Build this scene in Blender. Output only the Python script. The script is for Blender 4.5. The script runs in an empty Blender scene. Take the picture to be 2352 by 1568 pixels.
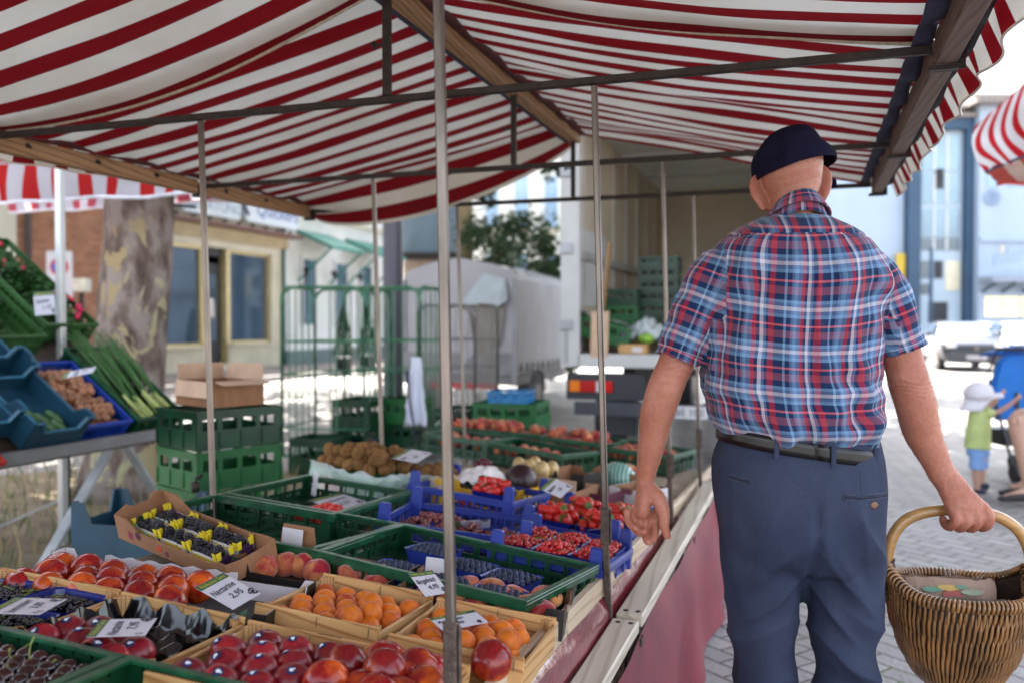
import bpy, bmesh, math, random
import numpy as np
from mathutils import Vector, Matrix, Euler, noise
random.seed(7)
SC = bpy.context.scene
COL = SC.collection
R_ = math.radians
V = Vector
# ------------------------------------------------------------------ camera frame
TH, PT, FPX, EYE = R_(18.75), R_(1.12), 2000.0, 1.35
FW = V((-math.sin(TH)*math.cos(PT), math.cos(TH)*math.cos(PT), -math.sin(PT)))
RT = V((math.cos(TH), math.sin(TH), 0))
UP = RT.cross(FW)
CAM = V((0, 0, EYE))
def ray(x, y): return FW + RT*((x-1176)/FPX) + UP*((784-y)/FPX)
def onX(x, y, X): d = ray(x, y); return CAM + d*(X/d.x)
def onY(x, y, Y): d = ray(x, y); return CAM + d*(Y/d.y)
def onZ(x, y, Z): d = ray(x, y); return CAM + d*((Z-EYE)/d.z)
def at(x, y, z): return CAM + ray(x, y)*z
# display table surface: z = .68 - .08*(X+.54) - .05*(Y-2)
TA, TB, TC, KS, DR = -.08, -.05, .614, 1.098, .035
def ztab(X, Y): return TC + DR*KS + TA*(X+.54) + TB*(Y-2)
def ontab(x, y, r):
    d = ray(x, y); r = r*KS
    t = (TC + r + TA*.54 - TB*2 - EYE)/(d.z - TA*d.x - TB*d.y)
    return CAM + d*t
# ------------------------------------------------------------------ materials
def N(nt, typ, **kw):
    n = nt.nodes.new(typ)
    for k, v in kw.items():
        if k.startswith('i_'): n.inputs[k[2:].replace('_', ' ')].default_value = v
        else: setattr(n, k, v)
    return n
def lk(nt, a, b): nt.links.new(a, b)
def newmat(name):
    m = bpy.data.materials.new(name); m.use_nodes = True
    nt = m.node_tree; b = nt.nodes['Principled BSDF']
    return m, nt, b
def c4(c): return (c[0], c[1], c[2], 1)
def ramp(nt, fac, stops, interp='LINEAR'):
    r = N(nt, 'ShaderNodeValToRGB'); cr = r.color_ramp; cr.interpolation = interp
    while len(cr.elements) > 1: cr.elements.remove(cr.elements[-1])
    cr.elements[0].position = stops[0][0]; cr.elements[0].color = c4(stops[0][1])
    for p, c in stops[1:]:
        e = cr.elements.new(p); e.color = c4(c)
    lk(nt, fac, r.inputs[0]); return r.outputs[0]
def mixc(nt, fac, a, b, mode='MIX'):
    m = N(nt, 'ShaderNodeMix', data_type='RGBA', blend_type=mode)
    for i, v in ((0, fac), (6, a), (7, b)):
        if hasattr(v, 'links'): lk(nt, v, m.inputs[i])
        else: m.inputs[i].default_value = v if i == 0 else c4(v)
    return m.outputs[2]
def math_(nt, op, a, b=0.0, c=0.0, clamp=False):
    m = N(nt, 'ShaderNodeMath', operation=op); m.use_clamp = clamp
    for i, v in ((0, a), (1, b), (2, c)):
        if hasattr(v, 'links'): lk(nt, v, m.inputs[i])
        else: m.inputs[i].default_value = v
    return m.outputs[0]
def coords(nt, sc=(1, 1, 1), kind='Object', rnd=False):
    tc = N(nt, 'ShaderNodeTexCoord'); o = tc.outputs[kind]
    mp = N(nt, 'ShaderNodeMapping'); mp.inputs['Scale'].default_value = sc
    lk(nt, o, mp.inputs[0]); o = mp.outputs[0]
    if rnd:
        oi = N(nt, 'ShaderNodeObjectInfo'); s = math_(nt, 'MULTIPLY', oi.outputs['Random'], 50.0)
        va = N(nt, 'ShaderNodeVectorMath', operation='ADD'); lk(nt, o, va.inputs[0]); lk(nt, s, va.inputs[1]); o = va.outputs[0]
    return o
def noise_(nt, vec, scale, detail=3, rough=.55, dist=0):
    n = N(nt, 'ShaderNodeTexNoise'); n.inputs['Scale'].default_value = scale
    n.inputs['Detail'].default_value = detail; n.inputs['Roughness'].default_value = rough
    n.inputs['Distortion'].default_value = dist
    lk(nt, vec, n.inputs['Vector']); return n.outputs[0]
def bump(nt, b, h, strength=.3, dist=.01):
    bp = N(nt, 'ShaderNodeBump'); bp.inputs['Strength'].default_value = strength; bp.inputs['Distance'].default_value = dist
    lk(nt, h, bp.inputs['Height']); lk(nt, bp.outputs[0], b.inputs['Normal'])
_mc = {}
def mat(name, col, rough=.6, var=.2, sc=8, bmp=0, bsc=60, metal=0, spec=.5, rnd=0, stretch=(1, 1, 1), coat=0, emit=0, sss=0, col2=None, alpha=1, trans=0):
    if name in _mc: return _mc[name]
    m, nt, b = newmat(name)
    vec = coords(nt, stretch, rnd=bool(rnd))
    n = noise_(nt, vec, sc)
    lo = [c*(1-var) for c in col]; hi = [min(1, c*(1+var)) for c in (col2 or col)]
    c = ramp(nt, n, [(.3, lo), (.7, hi)])
    if rnd:
        oi = N(nt, 'ShaderNodeObjectInfo')
        v = math_(nt, 'MULTIPLY_ADD', oi.outputs['Random'], 2*rnd, 1-rnd)
        hs = N(nt, 'ShaderNodeHueSaturation'); lk(nt, c, hs.inputs['Color']); lk(nt, v, hs.inputs['Value']); c = hs.outputs[0]
    lk(nt, c, b.inputs['Base Color'])
    b.inputs['Roughness'].default_value = rough; b.inputs['Metallic'].default_value = metal
    b.inputs['Specular IOR Level'].default_value = spec
    b.inputs['Coat Weight'].default_value = coat
    b.inputs['Alpha'].default_value = alpha
    b.inputs['Transmission Weight'].default_value = trans
    if sss:
        b.inputs['Subsurface Weight'].default_value = sss; b.inputs['Subsurface Radius'].default_value = (.02, .006, .003); b.inputs['Subsurface Scale'].default_value = .5
    if bmp: bump(nt, b, noise_(nt, vec, bsc, 4), bmp)
    if emit:
        b.inputs['Emission Color'].default_value = c4(col); b.inputs['Emission Strength'].default_value = emit
    _mc[name] = m; return m
def fabric_mat(name, c1, c2, period=.165, frac=.48, trans=.35, axis='Y', off=0.0, hem=None):
    m, nt, b = newmat(name)
    uv = N(nt, 'ShaderNodeTexCoord').outputs['UV']
    sp = N(nt, 'ShaderNodeSeparateXYZ'); lk(nt, uv, sp.inputs[0])
    v = math_(nt, 'FRACT', math_(nt, 'MULTIPLY_ADD', sp.outputs[1], 1/period, off))
    s = math_(nt, 'LESS_THAN', v, frac)
    oc = coords(nt)
    dirt = ramp(nt, noise_(nt, oc, 2.2, 4), [(.35, (.86, .84, .80)), (.62, (1, 1, 1))])
    fine = ramp(nt, noise_(nt, coords(nt, (400, 900, 400)), 1, 2), [(.3, (.93, .93, .93)), (.7, (1, 1, 1))])
    c = mixc(nt, s, c2, c1)
    c = mixc(nt, 1.0, c, dirt, 'MULTIPLY'); c = mixc(nt, 1.0, c, fine, 'MULTIPLY')
    lk(nt, c, b.inputs['Base Color']); b.inputs['Roughness'].default_value = .75
    b.inputs['Specular IOR Level'].default_value = .25
    tr = N(nt, 'ShaderNodeBsdfTranslucent'); lk(nt, c, tr.inputs[0])
    mx = N(nt, 'ShaderNodeMixShader'); mx.inputs[0].default_value = trans
    lk(nt, b.outputs[0], mx.inputs[1]); lk(nt, tr.outputs[0], mx.inputs[2])
    lk(nt, mx.outputs[0], nt.nodes['Material Output'].inputs[0])
    return m
def wood_mat(name, lo, hi, axis=0, scale=6, knots=True, rough=.6):
    m, nt, b = newmat(name)
    st = [14, 14, 14]; st[axis] = 1.2
    vec = coords(nt, tuple(st), rnd=True)
    w = N(nt, 'ShaderNodeTexWave', wave_type='BANDS', bands_direction='DIAGONAL'); w.inputs['Scale'].default_value = scale*.5
    w.inputs['Distortion'].default_value = 5; w.inputs['Detail'].default_value = 3; w.inputs['Detail Scale'].default_value = .8
    lk(nt, vec, w.inputs[0])
    c = ramp(nt, w.outputs[1], [(0, hi), (.75, hi), (1, lo)])
    n2 = noise_(nt, vec, 2.0, 5)
    c = mixc(nt, 1.0, c, ramp(nt, n2, [(.25, (.80, .76, .70)), (.7, (1, 1, 1))]), 'MULTIPLY')
    if knots:
        st2 = [9, 9, 9]; st2[axis] = 4
        vo = N(nt, 'ShaderNodeTexVoronoi'); vo.inputs['Scale'].default_value = 1.0; lk(nt, coords(nt, tuple(st2), rnd=True), vo.inputs[0])
        k = ramp(nt, vo.outputs[0], [(.07, (.28, .12, .05)), (.10, (.55, .32, .16)), (.14, (1, 1, 1))])
        c = mixc(nt, 1.0, c, k, 'MULTIPLY')
    lk(nt, c, b.inputs['Base Color']); b.inputs['Roughness'].default_value = rough
    bump(nt, b, w.outputs[1], .15, .002); return m
# ------------------------------------------------------------------ mesh builder
class MB:
    def __init__(s): s.v = []; s.f = []; s.m = []; s.uv = None
    def add(s, vs, fs, mi=0, M=None):
        o = len(s.v)
        s.v += [tuple(M @ V(p)) if M else tuple(p) for p in vs]
        s.f += [tuple(i+o for i in f) for f in fs]; s.m += [mi]*len(fs); return s
    def box(s, x0, y0, z0, x1, y1, z1, mi=0, M=None):
        vs = [(x0,y0,z0),(x1,y0,z0),(x1,y1,z0),(x0,y1,z0),(x0,y0,z1),(x1,y0,z1),(x1,y1,z1),(x0,y1,z1)]
        return s.add(vs, [(3,2,1,0),(4,5,6,7),(0,1,5,4),(1,2,6,5),(2,3,7,6),(3,0,4,7)], mi, M)
    def bar(s, a, b, w, h=None, mi=0, upv=(0, 0, 1)):
        a = V(a); b = V(b); d = b-a; L = d.length; d.normalize(); u = V(upv)
        if abs(d.dot(u)) > .95: u = V((0, 1, 0))
        x = d.cross(u).normalized(); z = x.cross(d); h = h or w
        M = Matrix((( x.x, d.x, z.x, a.x), (x.y, d.y, z.y, a.y), (x.z, d.z, z.z, a.z), (0, 0, 0, 1)))
        return s.box(-w/2, 0, -h/2, w/2, L, h/2, mi, M)
    def tube(s, pts, r, n=8, mi=0, closed=False, cap=True, M=None):
        pts = [V(p) for p in pts]; k = len(pts); rs = r if hasattr(r, '__len__') else [r]*k
        vs = []; fs = []; ref = None
        for i, p in enumerate(pts):
            t = (pts[(i+1) % k]-pts[i-1]) if closed else (pts[min(i+1, k-1)]-pts[max(i-1, 0)])
            if t.length < 1e-9: t = V((0, 0, 1))
            t.normalize()
            if ref is None: ref = V((0, 0, 1)) if abs(t.z) < .9 else V((0, 1, 0))
            x = t.cross(ref).normalized(); y = x.cross(t).normalized(); ref = y
            rr = rs[i]; ra, rb = rr if hasattr(rr, '__len__') else (rr, rr)
            for j in range(n):
                a = 2*math.pi*j/n; vs.append(p + x*(math.cos(a)*ra) + y*(math.sin(a)*rb))
        K = k if closed else k-1
        for i in range(K):
            for j in range(n):
                a = i*n+j; b = i*n+(j+1) % n; c = ((i+1) % k)*n+(j+1) % n; d = ((i+1) % k)*n+j
                fs.append((a, b, c, d))
        if cap and not closed:
            fs.append(tuple(range(n-1, -1, -1))); fs.append(tuple((k-1)*n+j for j in range(n)))
        return s.add(vs, fs, mi, M)
    def lathe(s, prof, n=16, mi=0, M=None, c=(0, 0, 0), sx=1, sy=1):
        vs = []; fs = []
        for r, z in prof:
            for j in range(n):
                a = 2*math.pi*j/n; vs.append((c[0]+r*math.cos(a)*sx, c[1]+r*math.sin(a)*sy, c[2]+z))
        for i in range(len(prof)-1):
            for j in range(n): fs.append((i*n+j, i*n+(j+1) % n, (i+1)*n+(j+1) % n, (i+1)*n+j))
        if prof[0][0] > 1e-4: fs.append(tuple(range(n-1, -1, -1)))
        if prof[-1][0] > 1e-4: fs.append(tuple((len(prof)-1)*n+j for j in range(n)))
        return s.add(vs, fs, mi, M)
    def grid(s, fn, nu, nv, mi=0, M=None, uvf=None):
        o = len(s.v); vs = [fn(i/nu, j/nv) for i in range(nu+1) for j in range(nv+1)]
        fs = [(i*(nv+1)+j, (i+1)*(nv+1)+j, (i+1)*(nv+1)+j+1, i*(nv+1)+j+1) for i in range(nu) for j in range(nv)]
        if uvf:
            if s.uv is None: s.uv = {}
            for i in range(nu+1):
                for j in range(nv+1): s.uv[o+i*(nv+1)+j] = uvf(i/nu, j/nv)
        return s.add(vs, fs, mi, M)
    def slab(s, poly, t, M=None, mi=0):            # polygon in local xz, thickness along +y
        n = len(poly); vs = [(x, 0, z) for x, z in poly]+[(x, t, z) for x, z in poly]
        fs = [tuple(range(n)), tuple(range(2*n-1, n-1, -1))]+[(j, j+n, (j+1) % n+n, (j+1) % n) for j in range(n)]
        return s.add(vs, fs, mi, M)
    def pwall(s, L, H, t, holes, M=None, mi=0):     # wall in local xz with rectangular holes, thickness y
        xs = sorted(set([0, L]+[round(h[k], 5) for h in holes for k in (0, 2)])); zs = sorted(set([0, H]+[round(h[k], 5) for h in holes for k in (1, 3)]))
        def solid(i, j):
            if i < 0 or j < 0 or i >= len(xs)-1 or j >= len(zs)-1: return False
            cx = (xs[i]+xs[i+1])/2; cz = (zs[j]+zs[j+1])/2
            return not any(h[0] < cx < h[2] and h[1] < cz < h[3] for h in holes)
        for i in range(len(xs)-1):
            for j in range(len(zs)-1):
                if not solid(i, j): continue
                a, b, c, d = xs[i], xs[i+1], zs[j], zs[j+1]
                vs = [(a,0,c),(b,0,c),(b,0,d),(a,0,d),(a,t,c),(b,t,c),(b,t,d),(a,t,d)]
                fs = [(0,1,2,3),(7,6,5,4)]
                if not solid(i-1, j): fs.append((0,3,7,4))
                if not solid(i+1, j): fs.append((1,5,6,2))
                if not solid(i, j-1): fs.append((0,4,5,1))
                if not solid(i, j+1): fs.append((3,2,6,7))
                s.add(vs, fs, mi, M)
        return s
    def build(s, name, mats, parent=None, smooth=False, bev=0, sol=0, weld=False, loc=None):
        me = bpy.data.meshes.new(name); me.from_pydata(s.v, [], s.f)
        if not hasattr(mats, '__len__'): mats = [mats]
        for m in mats: me.materials.append(m)
        if len(mats) > 1: me.polygons.foreach_set('material_index', s.m)
        if s.uv is not None:
            l = me.uv_layers.new(name='UVMap'); idx = np.empty(len(me.loops), dtype=np.int32); me.loops.foreach_get('vertex_index', idx)
            arr = np.array([s.uv.get(int(i), (0, 0)) for i in idx], dtype=np.float32).ravel(); l.data.foreach_set('uv', arr)
        if weld or bev:
            bm = bmesh.new(); bm.from_mesh(me)
            if weld: bmesh.ops.remove_doubles(bm, verts=bm.verts, dist=1e-5)
            bmesh.ops.recalc_face_normals(bm, faces=bm.faces)
            if bev:
                bmesh.ops.bevel(bm, geom=[e for e in bm.edges if len(e.link_faces) == 2 and e.calc_face_angle(0) > .6], offset=bev, segments=2 if bev > .004 else 1, affect='EDGES', clamp_overlap=True)
            bm.to_mesh(me); bm.free()
        if smooth: me.polygons.foreach_set('use_smooth', [True]*len(me.polygons))
        o = bpy.data.objects.new(name, me); COL.objects.link(o)
        if parent: o.parent = parent
        if loc: o.location = loc
        if sol:
            md = o.modifiers.new('thick', 'SOLIDIFY'); md.thickness = sol; md.offset = 0
        return o
def tag(o, label=None, cat=None, group=None, kind=None):
    for k, v in (('label', label), ('category', cat), ('group', group), ('kind', kind)):
        if v: o[k] = v
    return o
def empty(name, label, cat, group=None, M=None, loc=None):
    o = bpy.data.objects.new(name, None); COL.objects.link(o); o.empty_display_size = .1
    if M is not None: o.matrix_world = M
    if loc is not None: o.location = loc
    return tag(o, label, cat, group)
CH = {}
def copy_tree(o, parent=None):
    c = o.copy(); COL.objects.link(c)
    if parent:
        c.parent = parent
    for ch in o.children: copy_tree(ch, c)
    return c
def T(x, y=None, z=None): return Matrix.Translation(V((x, y, z)) if y is not None else V(x))
def RX(a): return Matrix.Rotation(R_(a), 4, 'X')
def RY(a): return Matrix.Rotation(R_(a), 4, 'Y')
def RZ(a): return Matrix.Rotation(R_(a), 4, 'Z')
def S(x, y, z): return Matrix.Diagonal((x, y, z, 1))
def nz(x, y, z=0): return noise.noise(V((x, y, z)))
# text mesh: returns mesh object lying in local xy plane
def text_mb(txt, size, sx=1, shear=0, spacing=1, bold=0, align='LEFT'):
    cu = bpy.data.curves.new('t', 'FONT'); cu.body = txt; cu.size = size; cu.shear = shear; cu.space_character = spacing; cu.align_x = align
    cu.offset = bold; cu.extrude = 0; cu.resolution_u = 2
    o = bpy.data.objects.new('t', cu); COL.objects.link(o)
    bpy.context.view_layer.update()
    me = bpy.data.meshes.new_from_object(o)
    vs = [(v.co.x*sx, v.co.y, 0) for v in me.vertices]; fs = [tuple(p.vertices) for p in me.polygons]
    bpy.data.objects.remove(o); bpy.data.curves.remove(cu); bpy.data.meshes.remove(me)
    return vs, fs
# ------------------------------------------------------------------ camera, world, sun
cd = bpy.data.cameras.new('camera'); cam = bpy.data.objects.new('camera', cd); COL.objects.link(cam); SC.camera = cam
cam.location = CAM; cam.rotation_euler = (R_(90)-PT, 0, TH)
cd.sensor_width = 36; cd.lens = 36*FPX/2352; cd.clip_end = 1500; cd.clip_start = .05
cd.dof.use_dof = True; cd.dof.focus_distance = 1.9; cd.dof.aperture_fstop = 2.3; cd.dof.aperture_blades = 7
SUN_AZ, SUN_EL = 112.0, 50.0        # azimuth measured from +X to +Y
W = bpy.data.worlds.new('World'); SC.world = W; W.use_nodes = True
wn = W.node_tree; bg = wn.nodes['Background']; bg.inputs[1].default_value = .15
sky = N(wn, 'ShaderNodeTexSky', sky_type='NISHITA'); sky.sun_disc = False
sky.sun_elevation = R_(SUN_EL); sky.sun_rotation = R_(90-SUN_AZ); sky.dust_density = 2.5; sky.air_density = 1.0; sky.ozone_density = 1.0
hs_ = N(wn, 'ShaderNodeHueSaturation'); hs_.inputs['Saturation'].default_value = .50; lk(wn, sky.outputs[0], hs_.inputs['Color']); lk(wn, hs_.outputs[0], bg.inputs[0])
sl = bpy.data.lights.new('sun', 'SUN'); sl.energy = 4.0; sl.angle = R_(.5); sl.color = (1, .94, .84)
so = bpy.data.objects.new('sun', sl); COL.objects.link(so)
sd = V((math.cos(R_(SUN_AZ))*math.cos(R_(SUN_EL)), math.sin(R_(SUN_AZ))*math.cos(R_(SUN_EL)), math.sin(R_(SUN_EL))))
so.rotation_euler = (-sd).to_track_quat('-Z', 'Y').to_euler(); so.location = (0, 0, 30)
SC.view_settings.view_transform = 'Standard'; SC.view_settings.look = 'None'; SC.view_settings.exposure = 2.5; SC.view_settings.gamma = 1
SC.cycles.max_bounces = 8; SC.cycles.use_denoising = True
# ------------------------------------------------------------------ shared materials
RED = (.20, .004, .008); CREAM = (.74, .69, .60)
M_can = fabric_mat('striped_canopy_fabric', RED, CREAM, trans=.30)
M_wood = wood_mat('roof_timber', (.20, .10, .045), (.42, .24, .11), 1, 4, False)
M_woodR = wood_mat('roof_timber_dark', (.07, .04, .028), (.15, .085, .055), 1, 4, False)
M_steel = mat('galvanised_steel', (.19, .16, .138), .34, .25, 30, .1, 120, metal=.85, stretch=(1, 1, .2))
M_iron = mat('dark_iron', (.035, .027, .022), .55, .3, 30, .1, 100, metal=.5)
M_navy = mat('navy_webbing', (.035, .035, .07), .8, .3, 20, .3, 150)
# ================================================================== MARKET STALL
YB = [.22, 1.27, 2.27, 3.41, 4.37]        # cross bars
XL, XR, XM, ZE, ZR = -2.70, .275, -1.15, 1.995, 2.325
stall = empty('market_stall', 'long fruit stall frame of steel posts under a red and cream striped gable canopy', 'market stall', loc=(0, 0, 0))
def wr(x, y): return .012*nz(x*1.1, y*9) + .02*nz(x*.9+4, y*2.6) + .006*nz(x*3, y*22)
def canopy(side, y0, y1, sag, endflap=0, low=0.0, nu=40, nv=130):
    xe = XL-.07 if side < 0 else XR+.01
    L = y1-y0+endflap
    def fn(u, v):
        x = XM+(xe-XM)*u; c = y0+v*L; zz = ZR+.045-(ZR-ZE+.0)*u
        env = math.sin(math.pi*min(1, max(0, u)))**.6
        y = c; d = 0
        if endflap and c > y1:
            q = c-y1; k = (.15+.85*env) if side < 0 else .2
            y = y1+q*(1-.7*k); d = q*.9*k
        else:
            for a, b in zip(YB[:-1], YB[1:]):
                if a <= c <= b: d = sag*math.sin(math.pi*(c-a)/(b-a))*env
        e2 = low*math.sin(math.pi*u)**.8*max(0, 1-(y1-c)/.45) if low else 0
        return (x, y, zz-d-e2+wr(x, c)*(.35+.65*env))
    m = MB(); m.grid(fn, nu, nv, uvf=lambda u, v: (u, (y0+v*L)*(1.0 if side < 0 else 1.15)))
    return m.build('canopy_slope', M_can, stall, smooth=True)
canopy(-1, -.6, 2.34, .035, low=.10); canopy(1, -.6, 2.34, .03, low=.05)
canopy(-1, 2.24, 4.27, .03, endflap=.29); canopy(1, 2.24, 4.33, .03, endflap=.16)
# seam cords on the overlapping edge
m = MB()
for sd_, lw in ((-1, .10), (1, .05)):
    pts = []
    for i in range(31):
        u = i/30; xe = XL-.02 if sd_ < 0 else XR+.01; x = XM+(xe-XM)*u
        pts.append((x, 2.34, ZR+.045-(ZR-ZE)*u-lw*math.sin(math.pi*u)**.8+wr(x, 2.34)*.8-.004))
    m.tube(pts, .005, 6)
m.build('hem_rope', mat('hem_rope', (.45, .38, .28), .9, .2, 60, .3, 200), stall, smooth=True)
# timber ridge and eaves
m = MB(); m.box(XM-.03, -.6, ZR-.035, XM+.03, 4.42, ZR+.03); m.build('ridge_beam', M_wood, stall, bev=.004)
m = MB(); m.box(XM-.055, -.6, ZR-.03, XM-.035, 4.40, ZR+.02); m.build('ridge_webbing', M_navy, stall)
def folded(x0, w, z0, y0, y1, name, mt, k=9):
    m = MB(); m.grid(lambda u, v: (x0+w*u+.006*nz(v*30, u*5), y0+(y1-y0)*v, z0+.012*math.sin(v*k*9)*u+.01*nz(v*44, 7)), 3, 90); m.build(name, mt, stall, smooth=True, sol=.006)
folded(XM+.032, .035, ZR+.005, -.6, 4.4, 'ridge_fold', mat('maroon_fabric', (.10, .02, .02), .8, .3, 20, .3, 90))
for a, b in ((-.6, 2.25), (2.29, 3.39), (3.43, 4.36)):
    m = MB(); m.box(XL-.035, a, ZE-.035, XL+.005, b, ZE+.03); e = m.build('eave_beam', M_wood, stall, bev=.004)
    m = MB()
    for k in range(int((b-a)/.33)):
        y = a+.16+k*.33; m.tube([(XL+.002, y-.012, ZE+.005), (XL+.012, y-.004, ZE+.012), (XL+.012, y+.01, ZE+.0), (XL+.002, y+.014, ZE-.004)], .0025, 5); m.box(XL+.004, y-.009, ZE-.004, XL+.007, y+.009, ZE+.008)
    m.build('hook', M_iron, e)
for a, b in ((-.6, .21), (.24, 1.25), (1.29, 2.25), (2.29, 3.39), (3.43, 4.36)):
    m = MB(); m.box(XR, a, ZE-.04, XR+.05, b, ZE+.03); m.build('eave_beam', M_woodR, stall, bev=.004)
folded(XR-.045, .042, ZE+.02, -.6, 4.4, 'eave_webbing', M_navy, 13)
folded(XR+.052, .03, ZE-.0, -.6, 4.4, 'eave_webbing', mat('black_webbing', (.02, .018, .022), .7, .3, 20, .3, 90), 7)
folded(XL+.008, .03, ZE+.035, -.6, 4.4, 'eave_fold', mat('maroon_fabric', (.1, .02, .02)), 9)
# valances
def valance(x0, y0, y1, drop, out, name='valance', side=1, amp=.012, mt=M_can, parent=stall, z=ZE+.035, freq=1.0, taper=0):
    m = MB()
    def fn(u, v):
        y = y0+(y1-y0)*v; w = math.sin(y*21*freq+3*nz(y*3, 1))*amp*(.3+u)+.02*nz(y*5*freq, 3)*u
        return (x0+side*(out*u+w), y+.01*nz(y*9, u)*u, z-drop*u*(1-taper*.75*v**1.5)+.018*(1-taper)*nz(y*4.3*freq, 9)*u)
    m.grid(fn, 8, 240, uvf=lambda u, v: (u, y0+(y1-y0)*v))
    o = m.build(name, mt, parent, smooth=True)
    m = MB(); m.tube([fn(1, j/240) for j in range(241)], .0035, 5); m.build('hem', mat('cream_hem', (.72, .66, .58), .8, .1), o, smooth=True)
    return o
valance(XR+.085, -.6, 4.46, .085, .035, amp=.007)
valance(XL-.075, -.6, 3.15, .15, .0, side=-1, z=ZE+.02, taper=1)
# the far end hem of cloth
# cross bars, king posts, posts
for y in YB:
    zz = ZE+.0
    m = MB(); m.bar((XL+.01, y, zz), (XR+.0, y, zz), .020); 
    m.bar((XL-.04, y, zz-.02), (XL+.02, y, zz-.02), .03, .06); m.bar((XR-.01, y, zz-.045), (XR+.055, y, zz-.045), .03, .012); m.bar((XR+.055, y, zz-.05), (XR+.055, y, zz+.03), .03, .008)
    m.build('crossbar', M_iron, stall, bev=.002)
    m = MB(); m.bar((XM, y, zz+.012), (XM, y, ZR-.03), .022); o = m.build('king_post', M_iron, stall, bev=.002)
    m = MB(); m.tube([(XM-.012, y, zz+.16), (XM-.04, y, zz+.16)], .005, 8); m.tube([(XM-.04, y, zz+.16), (XM-.045, y, zz+.16)], .012, 8); m.build('clamp_screw', M_iron, o)
M_sleeve = mat('rusty_sleeve', (.10, .07, .055), .6, .4, 50, .6, 160, metal=.4)
for i, y in enumerate(YB[1:]):
    zs = .88-.015*i
    m = MB(); xt, xs_ = ((-.5555, -.533) if i == 0 else (-.54, -.508)); m.bar((xt, y, ZE-.011), (xs_, y, zs-.02), .0158); p = m.build('front_post', M_steel, stall, bev=.003)
    m = MB(); m.bar((xs_, y, zs), (xs_+.0005, y, zs-.10), .0225, .0215); m.box(xs_+.0115, y-.004, zs-.10, xs_+.017, y+.004, zs-.005); m.build('sleeve', M_sleeve, p, bev=.003)
    m = MB(); m.bar((xs_+.001, y, zs-.10), (xs_+.014, y, .50), .017, .017); m.box(xs_-.014, y-.004, zs-.135, xs_-.007, y+.004, zs-.125); m.build('lower_leg', M_sleeve if i else M_steel, p, bev=.002)
    m = MB(); m.bar((-1.795, y, ZE-.011), (-1.755, y, .70), .0165); q = m.build('rear_post', M_steel, stall, bev=.003)
    m = MB(); m.tube([(-1.79, y-.01, .88), (-1.80, y-.03, .87)], .006, 6); m.lathe([(.0, 0), (.012, 0), (.014, .03), (0, .035)], 8, c=(-1.80, y-.03, .83)); m.build('clamp_screw', M_iron, q, smooth=True)
    m = MB(); m.bar((-1.755, y, .70), (-1.75, y, 0), .028); m.build('lower_leg', M_steel, q)
# display table with cloth, edge board and front bench
M_cloth = mat('red_oilcloth', (.16, .010, .022), .22, .25, 6, .15, 12, spec=.6)
table = empty('display_table', 'long tilted display table with red oilcloth and pine edge board carrying the fruit crates', 'table', loc=(-1.1, 2.4, 0))
def tl(p): return (p[0]+1.1, p[1]-2.4, p[2])
m = MB(); ys = [.3, 5.0]
vs = [tl((x, y, ztab(x, y)-.012-t)) for t in (0, .03) for x, y in ((-1.66, .3), (-.535, .3), (-.535, 5.2), (-1.66, 5.2))]
m.add(vs, [(0, 1, 2, 3), (7, 6, 5, 4), (0, 4, 5, 1), (1, 5, 6, 2), (2, 6, 7, 3), (3, 7, 4, 0)]); m.build('tabletop', mat('table_boards', (.30, .22, .15), .7, .3, 10), table)
M_edge = wood_mat('pale_board', (.46, .34, .23), (.60, .47, .34), 1, 3, True)
for a, b in ((.3, 1.90), (1.91, 5.2)):
    m = MB(); h = .005 if a < 1 else .0
    za, zb = ztab(-.5, a), ztab(-.5, b)
    vs = [tl(p) for p in ((-.534, a, za-.035), (-.512, a, za-.035), (-.512, b, zb-.035), (-.534, b, zb-.035), (-.534, a, za+.042+h), (-.512, a, za+.040+h), (-.512, b, zb+.040+h), (-.534, b, zb+.042+h))]
    m.add(vs, [(3,2,1,0),(4,5,6,7),(0,1,5,4),(1,2,6,5),(2,3,7,6),(3,0,4,7)]); m.build('edge_board', M_edge, table, bev=.003)
m = MB()
m.grid(lambda u, v: tl((-.511+.020*math.sin(u*2.9)+.005*nz(v*25, u*3), .3+4.7*v, ztab(-.5, .3+4.7*v)-.01-.12*u+.006*nz(v*18, u*6+3))), 12, 160)
m.build('cloth_roll', mat('glossy_cloth', (.16, .015, .025), .12, .3, 5, .3, 14, spec=.8), table, smooth=True)
m = MB()
m.grid(lambda u, v: tl((-.412+.045*u+.02*nz(v*9, u*2)+.02*math.sin(v*40+2*nz(v*8, 0))*u, .35+4.35*v, .535-.50*u)), 14, 150)
sk = m.build('cloth_skirt', mat('skirt_cloth', (.19, .014, .03), .42, .3, 4, .2, 14, spec=.5), table, smooth=True)
m = MB(); m.grid(lambda u, v: tl((-.41+.16*v+.02*nz(v*4, u*3), 4.70+.12*v+.03*nz(u*5, v), .50-.34*u*(1-v*.7)-.1*v)), 8, 8); m.build('cloth_corner', mat('skirt_corner', (.28, .018, .022), .4, .2, 6), sk, smooth=True)
for x in (-1.6, -.62):
    for y in (.45, 1.8, 3.2, 4.9):
        m = MB(); m.bar(tl((x, y, 0)), tl((x, y, ztab(x, y)-.045)), .035); m.build('leg', M_iron, table)
bench = empty('plank_bench', 'low bench of two worn pale planks along the front of the fruit table', 'bench', loc=(-.446, 2.4, .572))
M_bench = wood_mat('weathered_plank', (.50, .43, .34), (.66, .58, .48), 1, 2, True, .5)
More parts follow.
